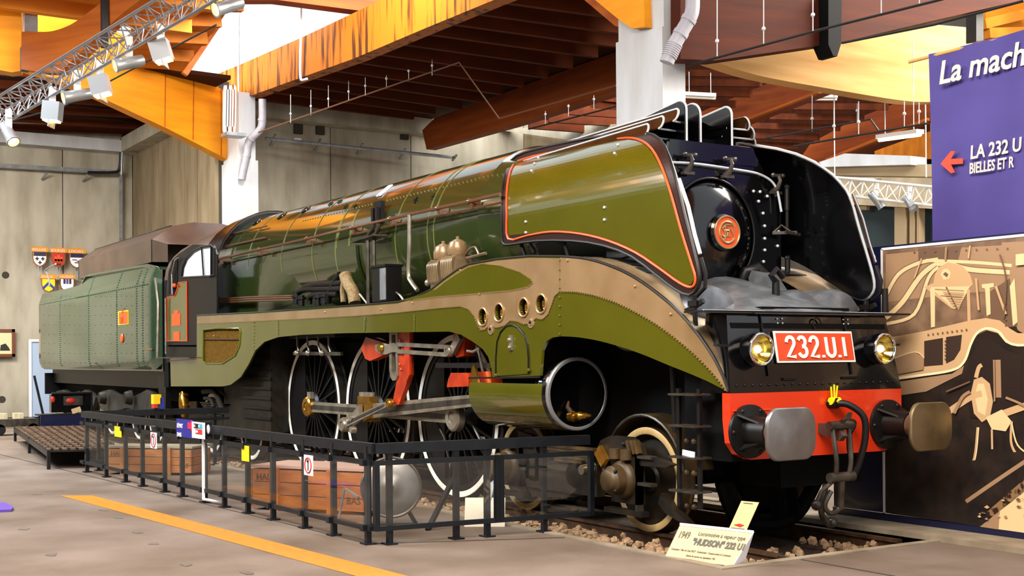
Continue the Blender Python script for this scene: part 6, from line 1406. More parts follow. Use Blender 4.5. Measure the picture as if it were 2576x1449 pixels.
# ------------------------------------------------------------------ front information sign
s0, s1 = Z(1672, 1402, 0), Z(1842, 1424, 0)
SG = thing('info_sign', 'slanted cream sign headed 1949 on the floor before the leading wheel', 'sign', (s0+s1)/2)
sd = (s1-s0).normalized(); sn = V(sd.y, -sd.x, 0); wS = (s1-s0).length
top = V(0, 0, .27)-sn*.16; tl_ = s0+top+sd*.05; tr_ = s1+top+sd*.10; upv = (tl_-sd*.05-s0).normalized()
MB().prism([s0, s1, tr_, tl_], -sn*.012).build('sign_face', 'signface', SG, ang=20); MB().prism([s1, s1-sn*.16, tr_], sd*.008).build('sign_cheek', 'signwhite', SG); MB().prism([s0, s0-sn*.16, tl_], sd*.008).build('sign_cheek', 'signwhite', SG)
MB().bar(tl_, tr_, .02, .02).build('sign_edge', 'signwhite', SG)
nf = sd.cross(upv)
slv = (tl_-s0); H_ = slv.length; su = slv.normalized()
def sput(txt, x, y, sz, mt, sx=1.0, bold=0): text(txt, s0+sd*(wS*x)+su*(H_*y)+nf*.004, sd, su, sz*H_, mt, 'sign_text', SG, .002, sx=sx, bold=bold)
sput('1949', .05, .60, .30, 'grey_ink', .62); sput('Locomotive à vapeur type', .33, .73, .17, 'grey_ink', .82); sput('"HUDSON" 232 U1', .30, .46, .25, 'grey_ink', .80, .004)
sput('Concepteur : Marc de Caso SNCF - Constructeur : Corpet-Louvet à la Courneuve', .04, .24, .085, 'grey_ink', .66); sput('Entrée du service en septembre 1961', .30, .10, .085, 'grey_ink', .72)
# small upright card behind it (its code square is left out)
q0 = tr_-sd*.14; QC = thing('info_card', 'small upright cream card clipped behind the slanted cream sign', 'sign', V(q0.x, q0.y, 0))
qa = q0-sd*.10; qu = (V(0, 0, 1)*.92-sn*.2+sd*.36).normalized()
MB().prism([qa, qa+sd*.17, qa+sd*.17+qu*.26, qa+qu*.26], -sn*.006).build('card', 'signface', QC, ang=20)
MB().bar(qa+sd*.085, qa+sd*.085-V(0, 0, .2), .02, .012).build('card_stem', 'signwhite', QC)
MB().prism([qa+sd*.03+qu*.045+sn*.002, qa+sd*.10+qu*.03+sn*.002, qa+sd*.13+qu*.05+sn*.002, qa+sd*.08+qu*.06+sn*.002], sn*.002).build('logo_mark', 'red_ink', QC); MB().bar(qa+sd*.02+qu*.015+sn*.003, qa+sd*.15+qu*.015+sn*.003, .003, .006).build('text_line', 'grey_ink', QC); MB().bar(qa+sd*.03+qu*.245+sn*.003, qa+sd*.12+qu*.245+sn*.003, .003, .004).build('text_line', 'grey_ink', QC)
# ------------------------------------------------------------------ left background: ramp, trolley, shields, picture
RPm = thing('steel_ramp', 'low brown slatted ramp on legs at the left', 'ramp', V(-14.0, -4.0, 0))
def rpx(u, v, z): return Z(u, v, z)
c4 = [rpx(38, 1075, .30), rpx(122, 1133, .30), None, rpx(212, 1072, .30)]; c4[2] = c4[1]+(c4[3]-c4[0])*.8
b = MB(); b.prism(c4, (0, 0, -.03)); b.build('ramp_deck', 'satin_black', RPm, ang=20)
for k in range(14):
    t = (k+.5)/14; a = c4[0]+(c4[1]-c4[0])*t; e = c4[3]+(c4[2]-c4[3])*t; MB().bar(a+V(0, 0, .012), e+V(0, 0, .012), .09, .02).build('slat', 'ramp', RPm)
for k in range(9):
    t = (k+.5)/9; a = c4[0]+(c4[3]-c4[0])*t; e = c4[1]+(c4[2]-c4[1])*t; MB().bar(a+V(0, 0, .024), e+V(0, 0, .024), .03, .01).build('tread_bar', 'satin_black', RPm)
for p in (c4[0], c4[1], (c4[0]+c4[1])/2, c4[2], c4[3]): MB().bar(V(p.x, p.y, 0), p, .05, .05).build('leg', 'fence', RPm)
MB().bar(c4[0]-V(0, 0, .06), c4[1]-V(0, 0, .06), .04, .08).build('edge_bar', 'fence', RPm)
# low black display table with a lamp unit (rear light) behind the ramp
p = V(-20.8, -3.0, 0); DT = thing('display_table', 'low black stand carrying a vehicle rear light unit beside the ramp', 'stand', p)
a = X(102, 1082, -20.8); c = X(228, 1040, -20.8); b = MB(); b.box(-21.4, -20.8, a.y, c.y, c.z-.03, c.z); b.build('table_top', 'fence', DT)
b = MB(); b.box(-20.85, -20.8, a.y, c.y, c.z-.36, c.z-.03); b.build('apron', 'navy', DT)
for yy in (a.y+.05, c.y-.05): MB().box(-21.2, -21.15, yy-.02, yy+.02, 0, c.z).build('leg', 'fence', DT)
a = X(128, 1038, -21.0); c = X(228, 988, -21.0); LU = thing('rear_light_unit', 'black rear bumper unit with a red tail lamp standing on the low black stand', 'vehicle part', V(-21.0, (a.y+c.y)/2, a.z))
b = MB(); b.box(-21.15, -20.95, a.y, c.y, a.z, c.z-.02); b.build('bumper_body', 'gloss_black', LU); MB().tube([V(-20.92, a.y, c.z), V(-20.92, c.y, c.z), V(-20.92, c.y, a.z)], .03, 8).build('bumper_bar', 'satin_black', LU)
e0, e1 = X(160, 1020, -20.93), X(208, 996, -20.93); b = MB(); b.box(-20.95, -20.93, e0.y, e1.y, e0.z, e1.z); b.build('lamp_housing', 'steel_dark', LU); b = MB(); b.sphere(X(178, 1008, -20.93), .08, 10, (.4, 1.3, .8)); b.build('tail_lamp', 'red_ink', LU); b = MB(); b.sphere(X(133, 1005, -20.93), .06, 10, (.4, .8, 1.2)); b.build('tail_lamp', 'red_ink', LU)
a = X(192, 1032, -20.86); b = MB(); b.cbox(a, .01, .2, .11, Matrix.Rotation(.3, 3, 'X')); b.build('price_card', 'signface', label='small cream card leaning before the rear light unit', cat='card')
a = X(0, 1084, -23); c = X(95, 1048, -23); TL = thing('low_trolley', 'grey low trolley with crates at the left edge', 'trolley', V(-23, a.y, 0)); b = MB(); b.box(-23.6, -23, a.y-.4, c.y, c.z-.22, c.z-.04); b.build('tray', 'steel_dark', TL); 
for yy in (a.y, c.y-.1): b = MB(); b.cyl(V(-23.0, yy, .14), V(-23.6, yy, .14), .13, 12); b.build('wheel', 'satin_black', TL)
for dy in (.1, .45): b = MB(); b.cbox((-23.2, c.y-.3-dy, c.z+.02), .25, .2, .14); b.build('tray_goods', 'platform_pale', TL)
pq = X(118, 1070, -24); MB().bar(X(86, 945, -24), V(pq.x, pq.y, 0.02), .05, .05).build('slanted_pole', 'fence', label='dark pole leaning left of the tender', cat='pole')
# coats of arms on the wall
def shield(u, v, wpx, hpx, name_txt, base, deco, label):
    c = X(u, v, WX+.35); s = (X(u+wpx/2, v, WX+.35)-X(u-wpx/2, v, WX+.35)).length; h = (X(u, v-hpx/2, WX+.35)-X(u, v+hpx/2, WX+.35)).length
    r = thing('town_shield', label, 'shield', c)
    sh = lambda y, z, dx=0.0: V(WX+.35+dx, c.y+y*s, c.z+z*h)
    out = [(-.5, .38), (.5, .38), (.5, -.02), (.42, -.25), (.25, -.40), (0, -.5), (-.25, -.40), (-.42, -.25), (-.5, -.02)]
    MB().prism([sh(y, z) for y, z in out], (-.03, 0, 0)).build('shield_body', 'copper', r, ang=20); MB().prism([sh(y*.88, z*.88+.01, .012) for y, z in out], (-.01, 0, 0)).build('shield_field', base, r, ang=20)
    arc = [(-.58, .38), (-.60, .60), (-.3, .66), (0, .68), (.3, .66), (.60, .60), (.58, .38)]
    MB().prism([sh(y, z, .01) for y, z in arc], (-.03, 0, 0)).build('name_banner', 'wood_yellow_lit', r, ang=20)
    text(name_txt, sh(-.52, .42, .022), (0, 1, 0), (0, 0, 1), h*.22, 'signwhite', 'name_text', r, .006, sx=min(1.0, s*1.02/(h*.22*.66*len(name_txt))))
    for (kind, y, z, w_, h_, mt) in deco:
        if kind == 'cross':
            MB().cbox(sh(y, z, .02), .02, w_*s, h_*h*.3).build('charge', mt, r); MB().cbox(sh(y, z, .021), .02, w_*s*.3, h_*h).build('charge', mt, r)
        elif kind == 'box': MB().cbox(sh(y, z, .02), .02, w_*s, h_*h).build('charge', mt, r)
        elif kind == 'chev': MB().prism([sh(y+a_*w_, z+b2*h_, .02) for a_, b2 in ((-.5, -.5), (0, .2), (.5, -.5), (.5, -.1), (0, .6), (-.5, -.1))], (-.01, 0, 0)).build('charge', mt, r)
    for yy in (-.12, .12): MB().bar(sh(yy, -.4, -.02), sh(yy*.3, -1.15, -.02), .02, .03).build('bracket', 'galv', r)
shield(100, 650, 36, 44, 'MOULINS', 'signwhite', [('box', 0, .25, .86, .22, 'navy'), ('cross', -.2, -.02, .24, .2, 'black_ink'), ('cross', .2, -.02, .24, .2, 'black_ink'), ('cross', 0, -.24, .24, .2, 'black_ink')], 'white shield with three crosses on the wall, topped MOULINS')
shield(147, 652, 36, 44, 'BOURGES', 'red_ink', [('box', -.2, .0, .16, .28, 'orange_line'), ('box', 0, .05, .18, .36, 'orange_line'), ('box', .2, .0, .16, .28, 'orange_line'), ('box', 0, -.06, .6, .12, 'orange_line'), ('box', 0, -.3, .3, .1, 'boilergreen')], 'red shield with a castle on the wall, topped BOURGES')
shield(193, 654, 38, 44, 'LOCHES', 'signwhite', [('box', 0, .25, .86, .22, 'navy'), ('box', -.15, .0, .3, .05, 'grey_ink'), ('box', .15, -.08, .3, .05, 'grey_ink'), ('box', 0, -.16, .3, .05, 'grey_ink')], 'white shield with a navy head on the wall, topped LOCHES')
shield(122, 716, 36, 40, 'SOUILLAC', 'yellow', [('chev', 0, -.1, .8, .5, 'blue')], 'yellow shield with a blue chevron on the wall')
shield(169, 716, 36, 40, 'CAUSSADE', 'signwhite', [('box', -.2, .2, .14, .3, 'navy'), ('box', .2, .2, .14, .3, 'navy'), ('box', 0, .2, .14, .3, 'purple')], 'white shield with dark stripes on the wall, lower right')
# framed picture at the left edge
a, c = X(-40, 898, WX+.25), X(38, 828, WX+.25); PF = thing('framed_picture', 'wooden framed drawing of a locomotive at the left edge', 'picture', V(WX+.2, (a.y+c.y)/2, a.z))
MB().box(WX+.16, WX+.2, a.y, c.y, a.z, c.z).build('print', 'paper', PF)
for (y0, y1, z0, z1) in ((a.y, c.y, a.z, a.z+.09), (a.y, c.y, c.z-.09, c.z), (a.y, a.y+.09, a.z, c.z), (c.y-.09, c.y, a.z, c.z)): MB().box(WX+.16, WX+.25, y0, y1, z0, z1).build('frame_rail', 'wood_frame', PF)
MB().prism([X(u, v, WX+.21) for u, v in ((0, 882), (2, 868), (14, 864), (22, 874), (26, 882))], (-.01, 0, 0)).build('drawing', 'black_ink', PF)
# ------------------------------------------------------------------ roof services
def truss(A, B, sep, r, name, label, mt='alu', n=14, up=V(0, 0, 1)):
    d = (B-A); L = d.length; d.normalize(); s = d.cross(up).normalized(); u2 = s.cross(d)
    T = thing(name, label, 'truss', (A+B)/2); ch = [V(0, 0, 0)+s*sep/2+u2*sep*.0, -s*sep/2, u2*sep*-.87]
    for c in ch: MB().tube([A+c, B+c], r, 8).build('chord', mt, T)
    for k in range(n):
        t0, t1, tm_ = L*k/n, L*(k+1)/n, L*(k+.5)/n
        for (i, j) in ((0, 2), (1, 2), (0, 1)):
            b = MB(); b.tube([A+d*t0+ch[i], A+d*tm_+ch[j], A+d*t1+ch[i]], r*.5, 6); b.build('lacing', mt, T)
    return T
tA, tB = D(-60, 300, 19.0), D(500, -40, 15.5); tA = tA+(tA-tB)*.7; tB = tB+(tB-tA)*.15
truss(tA, tB, .36, .022, 'lighting_truss', 'aluminium lighting truss running up to the top left', 'alu', 38)
TRR = truss(Y(2040, 440, 12), Y(2420, 478, 12), .42, .03, 'lighting_truss', 'white lighting truss at the right below the gallery', 'tubewhite', 12)
for o_, u in ((None, 2100), (None, 2330)):
    p = Y(u, 446, 12); MB().tube([p, p+V(0, 0, 3.0)], .012, 6).build('truss_hanger', 'cable', label='thin rod hanging the right truss, %s one' % ('left' if u < 2200 else 'right'), cat='rod')
for u in (2110, 2320):
    p = Y(u, 448 if u < 2200 else 470, 12); MB().bar(p, V(p.x, 13.3, p.z+.05), .05, .05).build('wall_arm', 'tubewhite', TRR)
def spot(u, v, t, aim, lit, k, label, big=1.0):
    c = D(u, v, t) if t else Y(u, v, 12.0); r = thing('spotlight', label, 'spotlight', c); r['group'] = 'spotlights on the left truss' if u < 1000 else 'spotlights on the right truss'
    a = Vector(aim).normalized(); s = big
    if k == 'can':
        b = MB(); b.lathe([(.06*s, -.20*s), (.075*s, -.18*s), (.08*s, .0), (.085*s, .16*s), (.10*s, .18*s), (.10*s, .20*s), (.08*s, .20*s), (.07*s, .14*s)], c, a, 16); b.build('lamp_can', 'lamp_body', r); b = MB(); b.lathe([(0, .14*s), (.075*s, .15*s)], c, a, 16); b.build('lamp_lens', 'lamp_hot' if lit else 'glass_reflect', r)
    else:
        R3 = a.to_track_quat('Z', 'Y').to_matrix(); b = MB(); b.cbox(c, .20*s, .24*s, .26*s, R3); b.build('lamp_housing', 'lamp_body', r); b = MB(); b.cbox(c+a*.14*s, .17*s, .20*s, .02, R3); b.build('lamp_lens', 'lamp_hot' if lit else 'glass_reflect', r)
        b = MB(); b.cbox(c+a*.18*s, .24*s, .02, .10*s, R3); b.build('barn_door', 'lamp_body', r)
    b = MB(); b.bar(c+V(0, 0, .05), c+V(0, 0, .34), .09*s, .03); b.cbox(c+V(0, 0, .28), .10, .07, .12); b.build('yoke', 'tubewhite', r)
    return r
wl = RT*-1.0
spot(575, 15, 15.5, -RT*.7-fw*.6+V(0, 0, -.4), True, 'can', 'lit can spotlight at the upper end of the left truss', 1.0)
spot(405, 128, 16.3, RT*.3+V(0, 0, -1), True, 'box', 'box spotlight, highest of the three on the left truss')
spot(325, 158, 16.6, -RT*.8-fw*.5+V(0, 0, -.3), True, 'can', 'lit can spotlight below the highest box light')
spot(252, 215, 17.0, RT*.25+V(0, 0, -1), True, 'box', 'box spotlight in the middle of the left truss')
spot(195, 240, 17.3, -RT*.8-fw*.5+V(0, 0, -.25), True, 'can', 'lit can spotlight beside the middle box light')
spot(132, 280, 17.7, -RT*.1+V(0, 0, -1), True, 'box', 'box spotlight, lowest of the three on the left truss')
spot(22, 335, 18.2, RT*.5-fw*.4+V(0, 0, -.7), True, 'can', 'can spotlight at the picture\'s left edge')
spot(2204, 503, 0, RT*.5+V(0, 0, -.6), False, 'can', 'white spotlight under the right truss, left of the pair', 1.0); spot(2288, 510, 0, RT*.2+V(0, 0, -.7)-fw*.8, False, 'can', 'white spotlight under the right truss, right of the pair', 1.0)
for L, t0, t1 in ((((0, 305), (250, 180), (560, 55)), 20, 16),):
    pass
MB().tube([D(0, 312, 20.5), D(160, 268, 19.5), D(275, 205, 18.5), D(545, 62, 17)], .012, 6).build('power_cable', 'cable_black', label='black cable hanging below the left truss', cat='cable')
# fluorescent tubes
def tubelight(a, c, lit, label):
    r = thing('fluorescent_lamp', label, 'lamp', (a+c)/2); r['group'] = 'fluorescent lamps under the roof'; d = (c-a).normalized()
    MB().bar(a+V(0, 0, .05), c+V(0, 0, .05), .16, .07).build('fixture', 'tubewhite', r); [MB().tube([q+V(0, 0, .08), q+V(0, 0, 1.6 if lit else .5)], .008, 5).build('hanger', 'cable', r) for q in (a+(c-a)*.15, a+(c-a)*.85)]; b = MB(); b.tube([a, c], .035, 8); b.build('tube', 'tubelit' if lit else 'tubewhite', r)
tubelight(D(815, 181, 31), D(935, 193, 31.6), False, 'unlit fluorescent lamp under the dark roof bay, left one'); tubelight(D(1075, 206, 31), D(1212, 218, 31.6), False, 'unlit fluorescent lamp under the dark roof bay, right one')
tubelight(D(1722, 243, 25), D(1800, 247, 25), False, 'unlit fluorescent lamp right of the white column'); tubelight(D(2030, 249, 25.5), D(2105, 249, 25.5), False, 'unlit fluorescent lamp below the pale curved beam')
tubelight(D(2212, 352, 22), D(2315, 338, 21), True, 'lit fluorescent lamp beside the purple banner')
# hanging rails with rod hangers
def railrun(px, label, mt='rod_dark', hang=(), top=-60, r=.018):
    P3 = [D(u, v, t) for u, v, t in px]; b = MB(); b.tube(P3, r, 6); o = b.build('hanging_rail', mt, label=label, cat='rail')
    for (u, v, t, v1) in hang:
        b = MB(); p = D(u, v, t); q = D(u, v1, t); b.tube([p, q], .008, 5); b.build('hanger', 'cable', o); b = MB(); b.sphere(p+V(0, 0, .22), .03, 6); b.build('hanger_clip', 'cable', o)
railrun([(650, 333, 31), (900, 245, 29), (1155, 157, 27), (1256, 298, 27), (1550, 215, 25)], 'thin brown rail zigzagging below the dark roof bay', 'rod_brown', [(731, 309, 30.3, 238), (782, 290, 30, 226), (826, 272, 29.6, 215), (877, 254, 29.2, 204), (919, 240, 28.8, 195), (972, 222, 28.5, 190), (1028, 203, 28, 178), (1087, 190, 27.5, 150)])
railrun([(1726, 166, 18), (2050, 78, 17), (2363, 0, 16), (2500, -36, 15.5)], 'black rail on hangers at the top right', 'rod_dark', [(1804, 142, 17.8, -20), (1921, 112, 17.4, -30), (2045, 78, 17, -30), (2217, 36, 16.5, -40), (2313, 12, 16.2, -40)])
railrun([(2118, 108, 17), (2350, 62, 16.4), (2576, 2, 15.7)], 'black rail along the brown beam at the top right', 'rod_dark')
railrun([(1925, 348, 22), (2190, 300, 21.5), (2210, 328, 21.5)], 'black rail above the far deflector', 'rod_dark', [(2043, 330, 22, 240), (2157, 310, 21.6, 260)])
railrun([(1995, 368, 21), (2335, 310, 20)], 'long thin rail behind the banner', 'rod_dark', [(2098, 350, 21, 235), (2160, 340, 20.8, 255), (2275, 320, 20.4, 255), (2312, 315, 20.2, 258)])
railrun([(1330, 325, 28), (1550, 268, 27)], 'thin rail below the long brown beam', 'rod_dark', [(1372, 312, 28, 280), (1430, 292, 27.5, 262), (1494, 275, 27.2, 240)])
railrun([(668, 348, 34), (900, 372, 35), (1140, 396, 36)], 'galvanised cable tray along the rear wall', 'galv', (), r=.05)
for u, v in ((680, 366), (792, 378), (898, 388), (1005, 400)): p = X(u, v, RX+.05); MB().bar(p, p+V(.4, 0, .25), .05, .05).build('wall_bracket', 'galv', W3)
# cable tray on the left wall
a, c = X(0, 420, WX+.3), X(290, 434, WX+.3); b = MB(); b.bar(a-V(0, 3, 0), c, .2, .12); CTY = b.build('cable_tray', 'galv', label='galvanised cable tray along the wall above the tender', cat='cable tray')
for u, v in ((105, 436), (208, 440)): p = X(u, v, WX+.05); MB().bar(p-V(0, 0, .2), p+V(.3, .1, .0), .05, .05).build('tray_bracket', 'galv', CTY)
MB().tube(spl([X(u, v, WX+.4) for u, v in ((220, 434), (285, 434), (300, 425), (304, 390), (306, 355), (320, 333), (345, 330))], 5), .05, 8).build('tray_cable', 'cable_black', CTY)
MB().tube([X(312, 352, WX+.45), X(307, 390, WX+.45), X(305, 440, WX+.45)], .035, 8).build('conduit', 'galv', CTY)
b = MB(); p = X(304, 520, WX+.2); b.bar(X(304, 436, WX+.2), X(304, 640, WX+.2), .08, .08); b.build('conduit', 'galv', CTY)
# downpipes
def downpipe(L, r, label, ribs):
    P3 = spl(L, 5); o = MB().tube(P3, r, 14).build('downpipe', 'pvc', label=label, cat='pipe')
    for p, q in ribs: MB().tube([p, p+(q-p).normalized()*.06], r*1.12, 14).build('collar', 'pvc', o)
    return o
q = [D(u, v, 32.5) for u, v in ((660, 250), (660, 300), (655, 325), (632, 348), (624, 365), (621, 390), (612, 430), (608, 452))]
downpipe(q, .10, 'grey plastic downpipe bending down the left column', [(q[1], q[2]), (q[3], q[4]), (q[5], q[6])])
for k in range(4): MB().tube([q[6]+(q[7]-q[6])*(k/4), q[6]+(q[7]-q[6])*(k/4+.12)], .11, 14).build('pipe_rib', 'pvc', label='grey ribbed end ring of the left downpipe', cat='pipe', group='ribs of the left downpipe') if False else None
q = [D(u, v, 17.3) for u, v in ((1742, -30), (1742, 20), (1735, 45), (1715, 80), (1698, 110), (1682, 145), (1677, 158))]
o = downpipe(q, .10, 'grey plastic downpipe curving beside the white column', [(q[2], q[3]), (q[3], q[4])])
for k in range(7): MB().tube([q[4]+(q[5]-q[4])*(k/7), q[4]+(q[5]-q[4])*(k/7+.08)], [.112, .112], 14).build('pipe_rib', 'pvc', o)
# cable bundle on the left column
cb0 = [D(u, v, 32.3) for u, v in ((556, 230), (562, 214), (575, 212), (585, 222))]
CBN = thing('cable_bundle', 'coiled bundle of white and black cables hung on the left column', 'cable', D(572, 330, 32.3))
for k in range(7):
    u = 563+4.2*k; MB().tube(spl([D(u, 230, 32.2), D(u+2, 216, 32.2), D(u+5, 230, 32.2), D(u+4, 300, 32.2), D(u+2, 330, 32.2), D(u-1, 320, 32.2), D(u, 230, 32.2)], 4), .022, 6).build('cable_loop', ['cable', 'cable', 'cable_black', 'cable', 'cable', 'copper', 'cable'][k], CBN)
MB().box(*sorted((D(565, 338, 32.2).x, D(612, 338, 32.2).x+.2)), D(565, 338, 32.2).y-.1, D(615, 345, 32.2).y, D(590, 346, 32.2).z, D(590, 338, 32.2).z).build('bundle_shelf', 'galv', CBN)
# conduit over beam R5
MB().tube(spl([Y(u, v, 3.15) for u, v in ((757, 10), (757, 80), (755, 150), (756, 196), (763, 201), (772, 198))], 4), .03, 8).build('white_conduit', 'cable', label='white conduit running down over the weathered beam', cat='conduit')
MB().tube([Y(600, 10, 3.15), Y(600, 160, 3.15), Y(601, 245, 3.15)], .03, 8).build('white_conduit', 'galv', label='grey conduit down the beam beside the left column', cat='conduit')
b = MB(); p = X(748, 354, RX+.25); b.cbox(p, .1, .2, .14); b.build('junction_box', 'signwhite', label='small white junction box on the cable tray', cat='box')
b = MB(); b.box(*sorted((Y(640, 290, 3.0).x-2.0, Y(700, 290, 3.0).x)), 2.6, 2.8, 8.6, 8.8) if False else None
# ------------------------------------------------------------------ banner and photo board at the right
BY_ = 2.2; BN = thing('hanging_banner', 'purple hanging banner reading La mach with a red arrow', 'banner', Y(2450, 605, BY_))
def bn(u, v, o=0.0): return Y(u, v, BY_-o)
tlc, blc = bn(2336, 136), bn(2340, 606); wB = 2.3
G = []
for i in range(25):
    t = i/24; row = []
    for j in range(15):
        s = j/14; zt2 = tlc.z-.02*t; zb3 = blc.z-.05*t; z = zt2+(zb3-zt2)*s
        row.append(V(tlc.x+wB*t, BY_+.02*math.sin(9*t+2*s)+.014*math.sin(21*t+1.5*s), z))
    G.append(row)
MB().sheet(G, (0, .006, 0)).build('fabric', 'banner', BN); MB().tube([V(tlc.x-.28, BY_+.03, tlc.z-.02), V(tlc.x+wB+.1, BY_+.03, tlc.z-.02)], .02, 8).build('banner_rod', 'wood_pale_lit', BN)
def btext(s, u, v, hpx, **k):
    p = bn(u, v, .05); h = (bn(u, v-hpx, .05)-p).length; text(s, p, (1, 0, 0), (0, 0, 1), h/.72, 'bannertext', 'banner_text', BN, .004, **k)
btext('La mach', 2360, 212, 58, shear=.18, bold=.006, sx=.93); btext('LA 232 U', 2440, 400, 34, bold=.004, shear=.08, sx=.80); btext('BIELLES ET R', 2438, 437, 27, bold=.003, shear=.08, sx=.62)
MB().prism([bn(u, v, .05) for u, v in ((2366, 412), (2392, 380), (2403, 380), (2392, 400), (2422, 398), (2422, 412), (2392, 414), (2402, 433), (2392, 436))], (0, .005, 0)).build('arrow', 'bannerarrow', BN, ang=20)
PBY = 1.52
PB = thing('photo_board', 'navy exhibition wall with a large sepia photograph of locomotive motion', 'display board', V(0, PBY+.1, 0))
def pb(u, v, o=0.0): return Y(u, v, PBY-o)
x0b, x1b = pb(2098, 1290).x, 2.6; ztb = (pb(2215, 622).z+pb(2576, 598).z)/2; zbb = .10
MB().box(x0b, x1b, PBY, PBY+.12, 0, ztb+.03).build('board', 'navy', PB); MB().box(x0b-.005, x1b, PBY-.012, PBY, .03, zbb).build('plinth', 'navy', PB)
xw = pb(2222, 900).x
for (xa_, xb2, za_, zb_) in ((xw-.012, xw+.012, zbb, ztb), (xw, x1b, ztb-.012, ztb+.012), (x0b, x1b, zbb-.008, zbb+.008)): MB().box(xa_, xb2, PBY-.012, PBY, za_, zb_).build('white_edge', 'signwhite', PB)
for nm, c in (('s0', '#201613'), ('s1', '#3a2a22'), ('s2', '#6e5542'), ('s3', '#a08062'), ('s4', '#caa67c'), ('s5', '#e6c898'), ('s6', '#f4e0b6')): mat(nm, c, 0.5, col2=None)
mat('s_tex', '#8c6f58', 0.5, col2='#6a5240', scale=6, detail=8); mat('s_grain', '#8a6a4a', 0.5, col2='#2a1c14', scale=22, detail=6, mix=(.45, .55)); mat('s_dark', '#120c0c', 0.5, col2='#2c2019', scale=5, detail=8)
MB().box(xw+.012, x1b, PBY-.006, PBY, zbb+.01, ztb-.012).build('photo_print', 's_tex', PB, label='sepia photograph of locomotive rods and frames')
_o = [.007]
def sh(L, mt):
    _o[0] += .00025; MB().prism([pb(u, v, _o[0]) for u, v in L], (0, .0002, 0)).build('print_shape', mt, PB, ang=20)
def tb(L, wpx, mt):
    Q = [Vector((p.x, p.y, 0)) for p in spl([V(u, v, 0) for u, v in L], 5)]; A_, B_ = [], []
    for k in range(len(Q)): t = (Q[min(k+1, len(Q)-1)]-Q[max(0, k-1)]).normalized(); n_ = V(-t.y, t.x, 0)*wpx/2; A_.append(Q[k]+n_); B_.append(Q[k]-n_)
    sh([(p.x, p.y) for p in A_]+[(p.x, p.y) for p in reversed(B_)], mt)
sh([(2228, 1290), (2228, 860), (2300, 880), (2420, 860), (2640, 760), (2640, 1350)], 's_dark')
sh([(2228, 640), (2380, 625), (2640, 610), (2640, 720), (2400, 740), (2228, 760)], 's3')
sh([(2310, 625), (2420, 618), (2410, 655), (2310, 660)], 's2'); sh([(2520, 610), (2640, 604), (2640, 880), (2560, 830), (2520, 700)], 's3'); sh([(2480, 740), (2540, 700), (2560, 820), (2490, 830)], 's2')
for L, w_ in ((((2228, 745), (2260, 690), (2310, 662), (2360, 652)), 9), (((2228, 800), (2270, 760), (2320, 690), (2370, 662), (2440, 678), (2540, 685)), 12), (((2228, 815), (2300, 790), (2335, 700), (2360, 672)), 8)): tb(L, w_+4, 's2'); tb(L, w_, 's5')
tb([(2330, 655), (2450, 660), (2545, 668)], 8, 's5')
sh([(2325, 722), (2348, 712), (2352, 690), (2362, 672), (2385, 660), (2420, 668), (2440, 690), (2448, 716), (2430, 730), (2412, 780), (2392, 775)], 's4'); sh([(2340, 722), (2440, 720), (2412, 775), (2400, 778)], 's5'); tb([(2380, 722), (2408, 778)], 4, 's2'); tb([(2352, 728), (2425, 732)], 3, 's3'); tb([(2366, 744), (2420, 748)], 3, 's3')
sh([(2366, 690), (2372, 678), (2384, 676), (2392, 686), (2388, 700), (2374, 704)], 's5'); sh([(2372, 690), (2378, 684), (2386, 690), (2382, 698)], 's2')
sh([(2340, 725), (2352, 725), (2352, 822), (2342, 824)], 's5'); sh([(2432, 730), (2440, 728), (2442, 805), (2434, 808)], 's4'); sh([(2470, 715), (2500, 712), (2500, 722), (2490, 724), (2492, 790), (2482, 795), (2478, 726), (2470, 724)], 's5'); sh([(2540, 720), (2552, 700), (2560, 810), (2548, 820)], 's5')
WVE = [(2228, 918), (2228, 960), (2300, 950), (2390, 935), (2425, 915), (2440, 870), (2455, 840), (2480, 830), (2510, 838), (2530, 862), (2560, 872), (2640, 868), (2640, 840), (2560, 838), (2540, 826), (2515, 806), (2480, 800), (2440, 806), (2330, 832), (2260, 845), (2228, 850)]
sh(WVE, 's4'); tb([(2228, 955), (2300, 946), (2392, 932), (2425, 910), (2442, 866), (2458, 838), (2482, 826), (2512, 834), (2532, 858), (2562, 868), (2640, 864)], 6, 's6'); sh([(2228, 1000), (2228, 965), (2395, 940), (2425, 920), (2420, 940), (2330, 985)], 's3')
sh([(2325, 858), (2372, 850), (2372, 918), (2325, 922)], 's1'); sh([(2380, 848), (2420, 842), (2416, 880), (2400, 905), (2380, 915)], 's1'); sh([(2430, 940), (2445, 890), (2470, 860), (2500, 855), (2530, 880), (2560, 890), (2640, 890), (2640, 1000), (2560, 1020), (2500, 1060), (2440, 1050)], 's0')
sh([(2442, 990), (2450, 955), (2470, 948), (2490, 965), (2498, 1010), (2490, 1050), (2470, 1062), (2450, 1040)], 's4'); sh([(2452, 995), (2460, 965), (2475, 965), (2485, 1005), (2478, 1045), (2460, 1035)], 's5'); tb([(2380, 1040), (2440, 1000), (2470, 990)], 16, 's4'); tb([(2455, 950), (2462, 925), (2470, 918)], 10, 's4'); tb([(2500, 1050), (2540, 1035), (2640, 1000)], 18, 's4'); sh([(2480, 1050), (2520, 1030), (2545, 1060), (2530, 1085), (2495, 1080)], 's5'); tb([(2510, 905), (2512, 1000)], 14, 's3'); sh([(2535, 910), (2570, 905), (2568, 975), (2538, 975)], 's0')
tb([(2460, 1075), (2452, 1150), (2430, 1210), (2400, 1262)], 7, 's4'); tb([(2462, 1075), (2454, 1150), (2432, 1210)], 2, 's6'); tb([(2545, 1060), (2545, 1120), (2576, 1160), (2640, 1190)], 6, 's4'); tb([(2495, 1080), (2496, 1130)], 5, 's4')
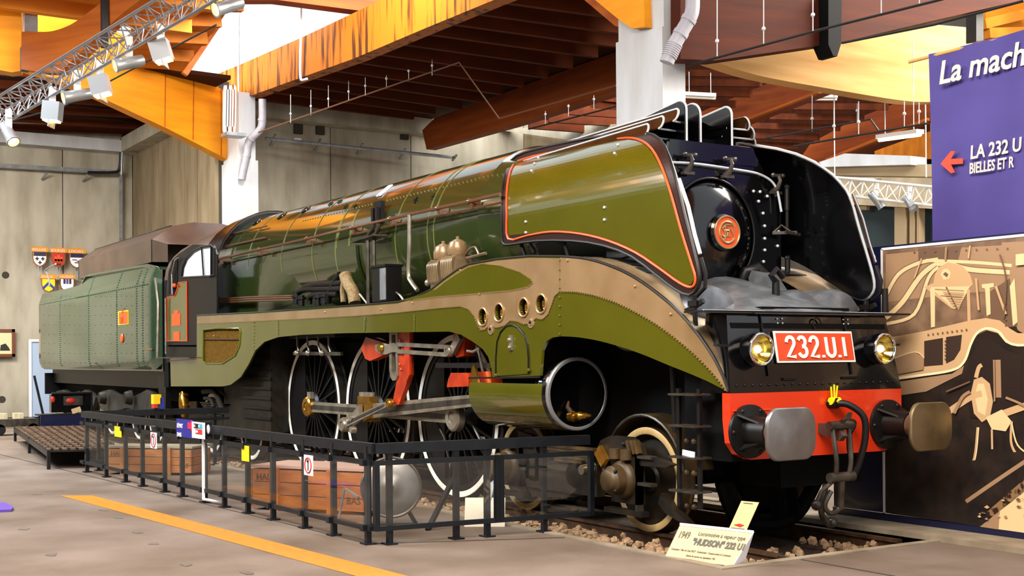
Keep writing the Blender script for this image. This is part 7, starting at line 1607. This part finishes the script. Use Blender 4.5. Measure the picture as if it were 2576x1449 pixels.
sh([(2240, 1200), (2640, 1120), (2640, 1350), (2560, 1338), (2400, 1315), (2240, 1292)], 's_dark'); sh([(2480, 1290), (2640, 1150), (2640, 1350), (2560, 1338)], 's_grain'); tb([(2430, 1262), (2520, 1200), (2640, 1120)], 10, 's3'); sh([(2465, 1325), (2576, 1238), (2640, 1195), (2640, 1350), (2560, 1338)], 's5'); sh([(2465, 1325), (2515, 1286), (2512, 1332)], 's3')

# more of the photograph's printed detail
rs = random.Random(9)
for (u, v) in [(2300+26*k, 634-k) for k in range(10)]+[(2530+0*k, 720+14*k) for k in range(8)]+[(2335+12*k, 842-1.6*k) for k in range(9)]+[(2378, 858+9*k) for k in range(6)]:
    sh([(u-2, v-2), (u+2, v-2), (u+2, v+2), (u-2, v+2)], 's2')
tb([(2380, 622), (2378, 655)], 5, 's3'); tb([(2440, 618), (2436, 650)], 4, 's4'); tb([(2300, 700), (2318, 650)], 3, 's4'); sh([(2240, 905), (2300, 885), (2325, 900), (2322, 930), (2240, 945)], 's3'); tb([(2240, 905), (2300, 885), (2325, 900)], 3, 's5')
for k in range(7): tb([(2372+4*k, 735+6*k), (2425-2*k, 738+6*k)], 2, 's3')
tb([(2455, 700), (2462, 780)], 5, 's4'); tb([(2505, 720), (2530, 790)], 6, 's4'); tb([(2515, 640), (2530, 700), (2525, 800)], 4, 's2'); sh([(2555, 640), (2640, 630), (2640, 660), (2555, 668)], 's5')
tb([(2500, 905), (2502, 1010)], 4, 's3'); tb([(2530, 1000), (2576, 1020), (2640, 1060)], 6, 's3'); tb([(2400, 1040), (2420, 1000), (2440, 985)], 8, 's3'); tb([(2545, 1065), (2560, 1120), (2600, 1150)], 4, 's5'); tb([(2380, 985), (2440, 960)], 4, 's2')
for k in range(40):
    u = rs.uniform(2440, 2620); v = rs.uniform(1180, 1310)
    if v > 1190+(2620-u)*.62: a = rs.uniform(3, 8); sh([(u-a, v), (u, v-a*.7), (u+a, v+1), (u, v+a*.6)], rs.choice(['s2', 's3', 's4']))
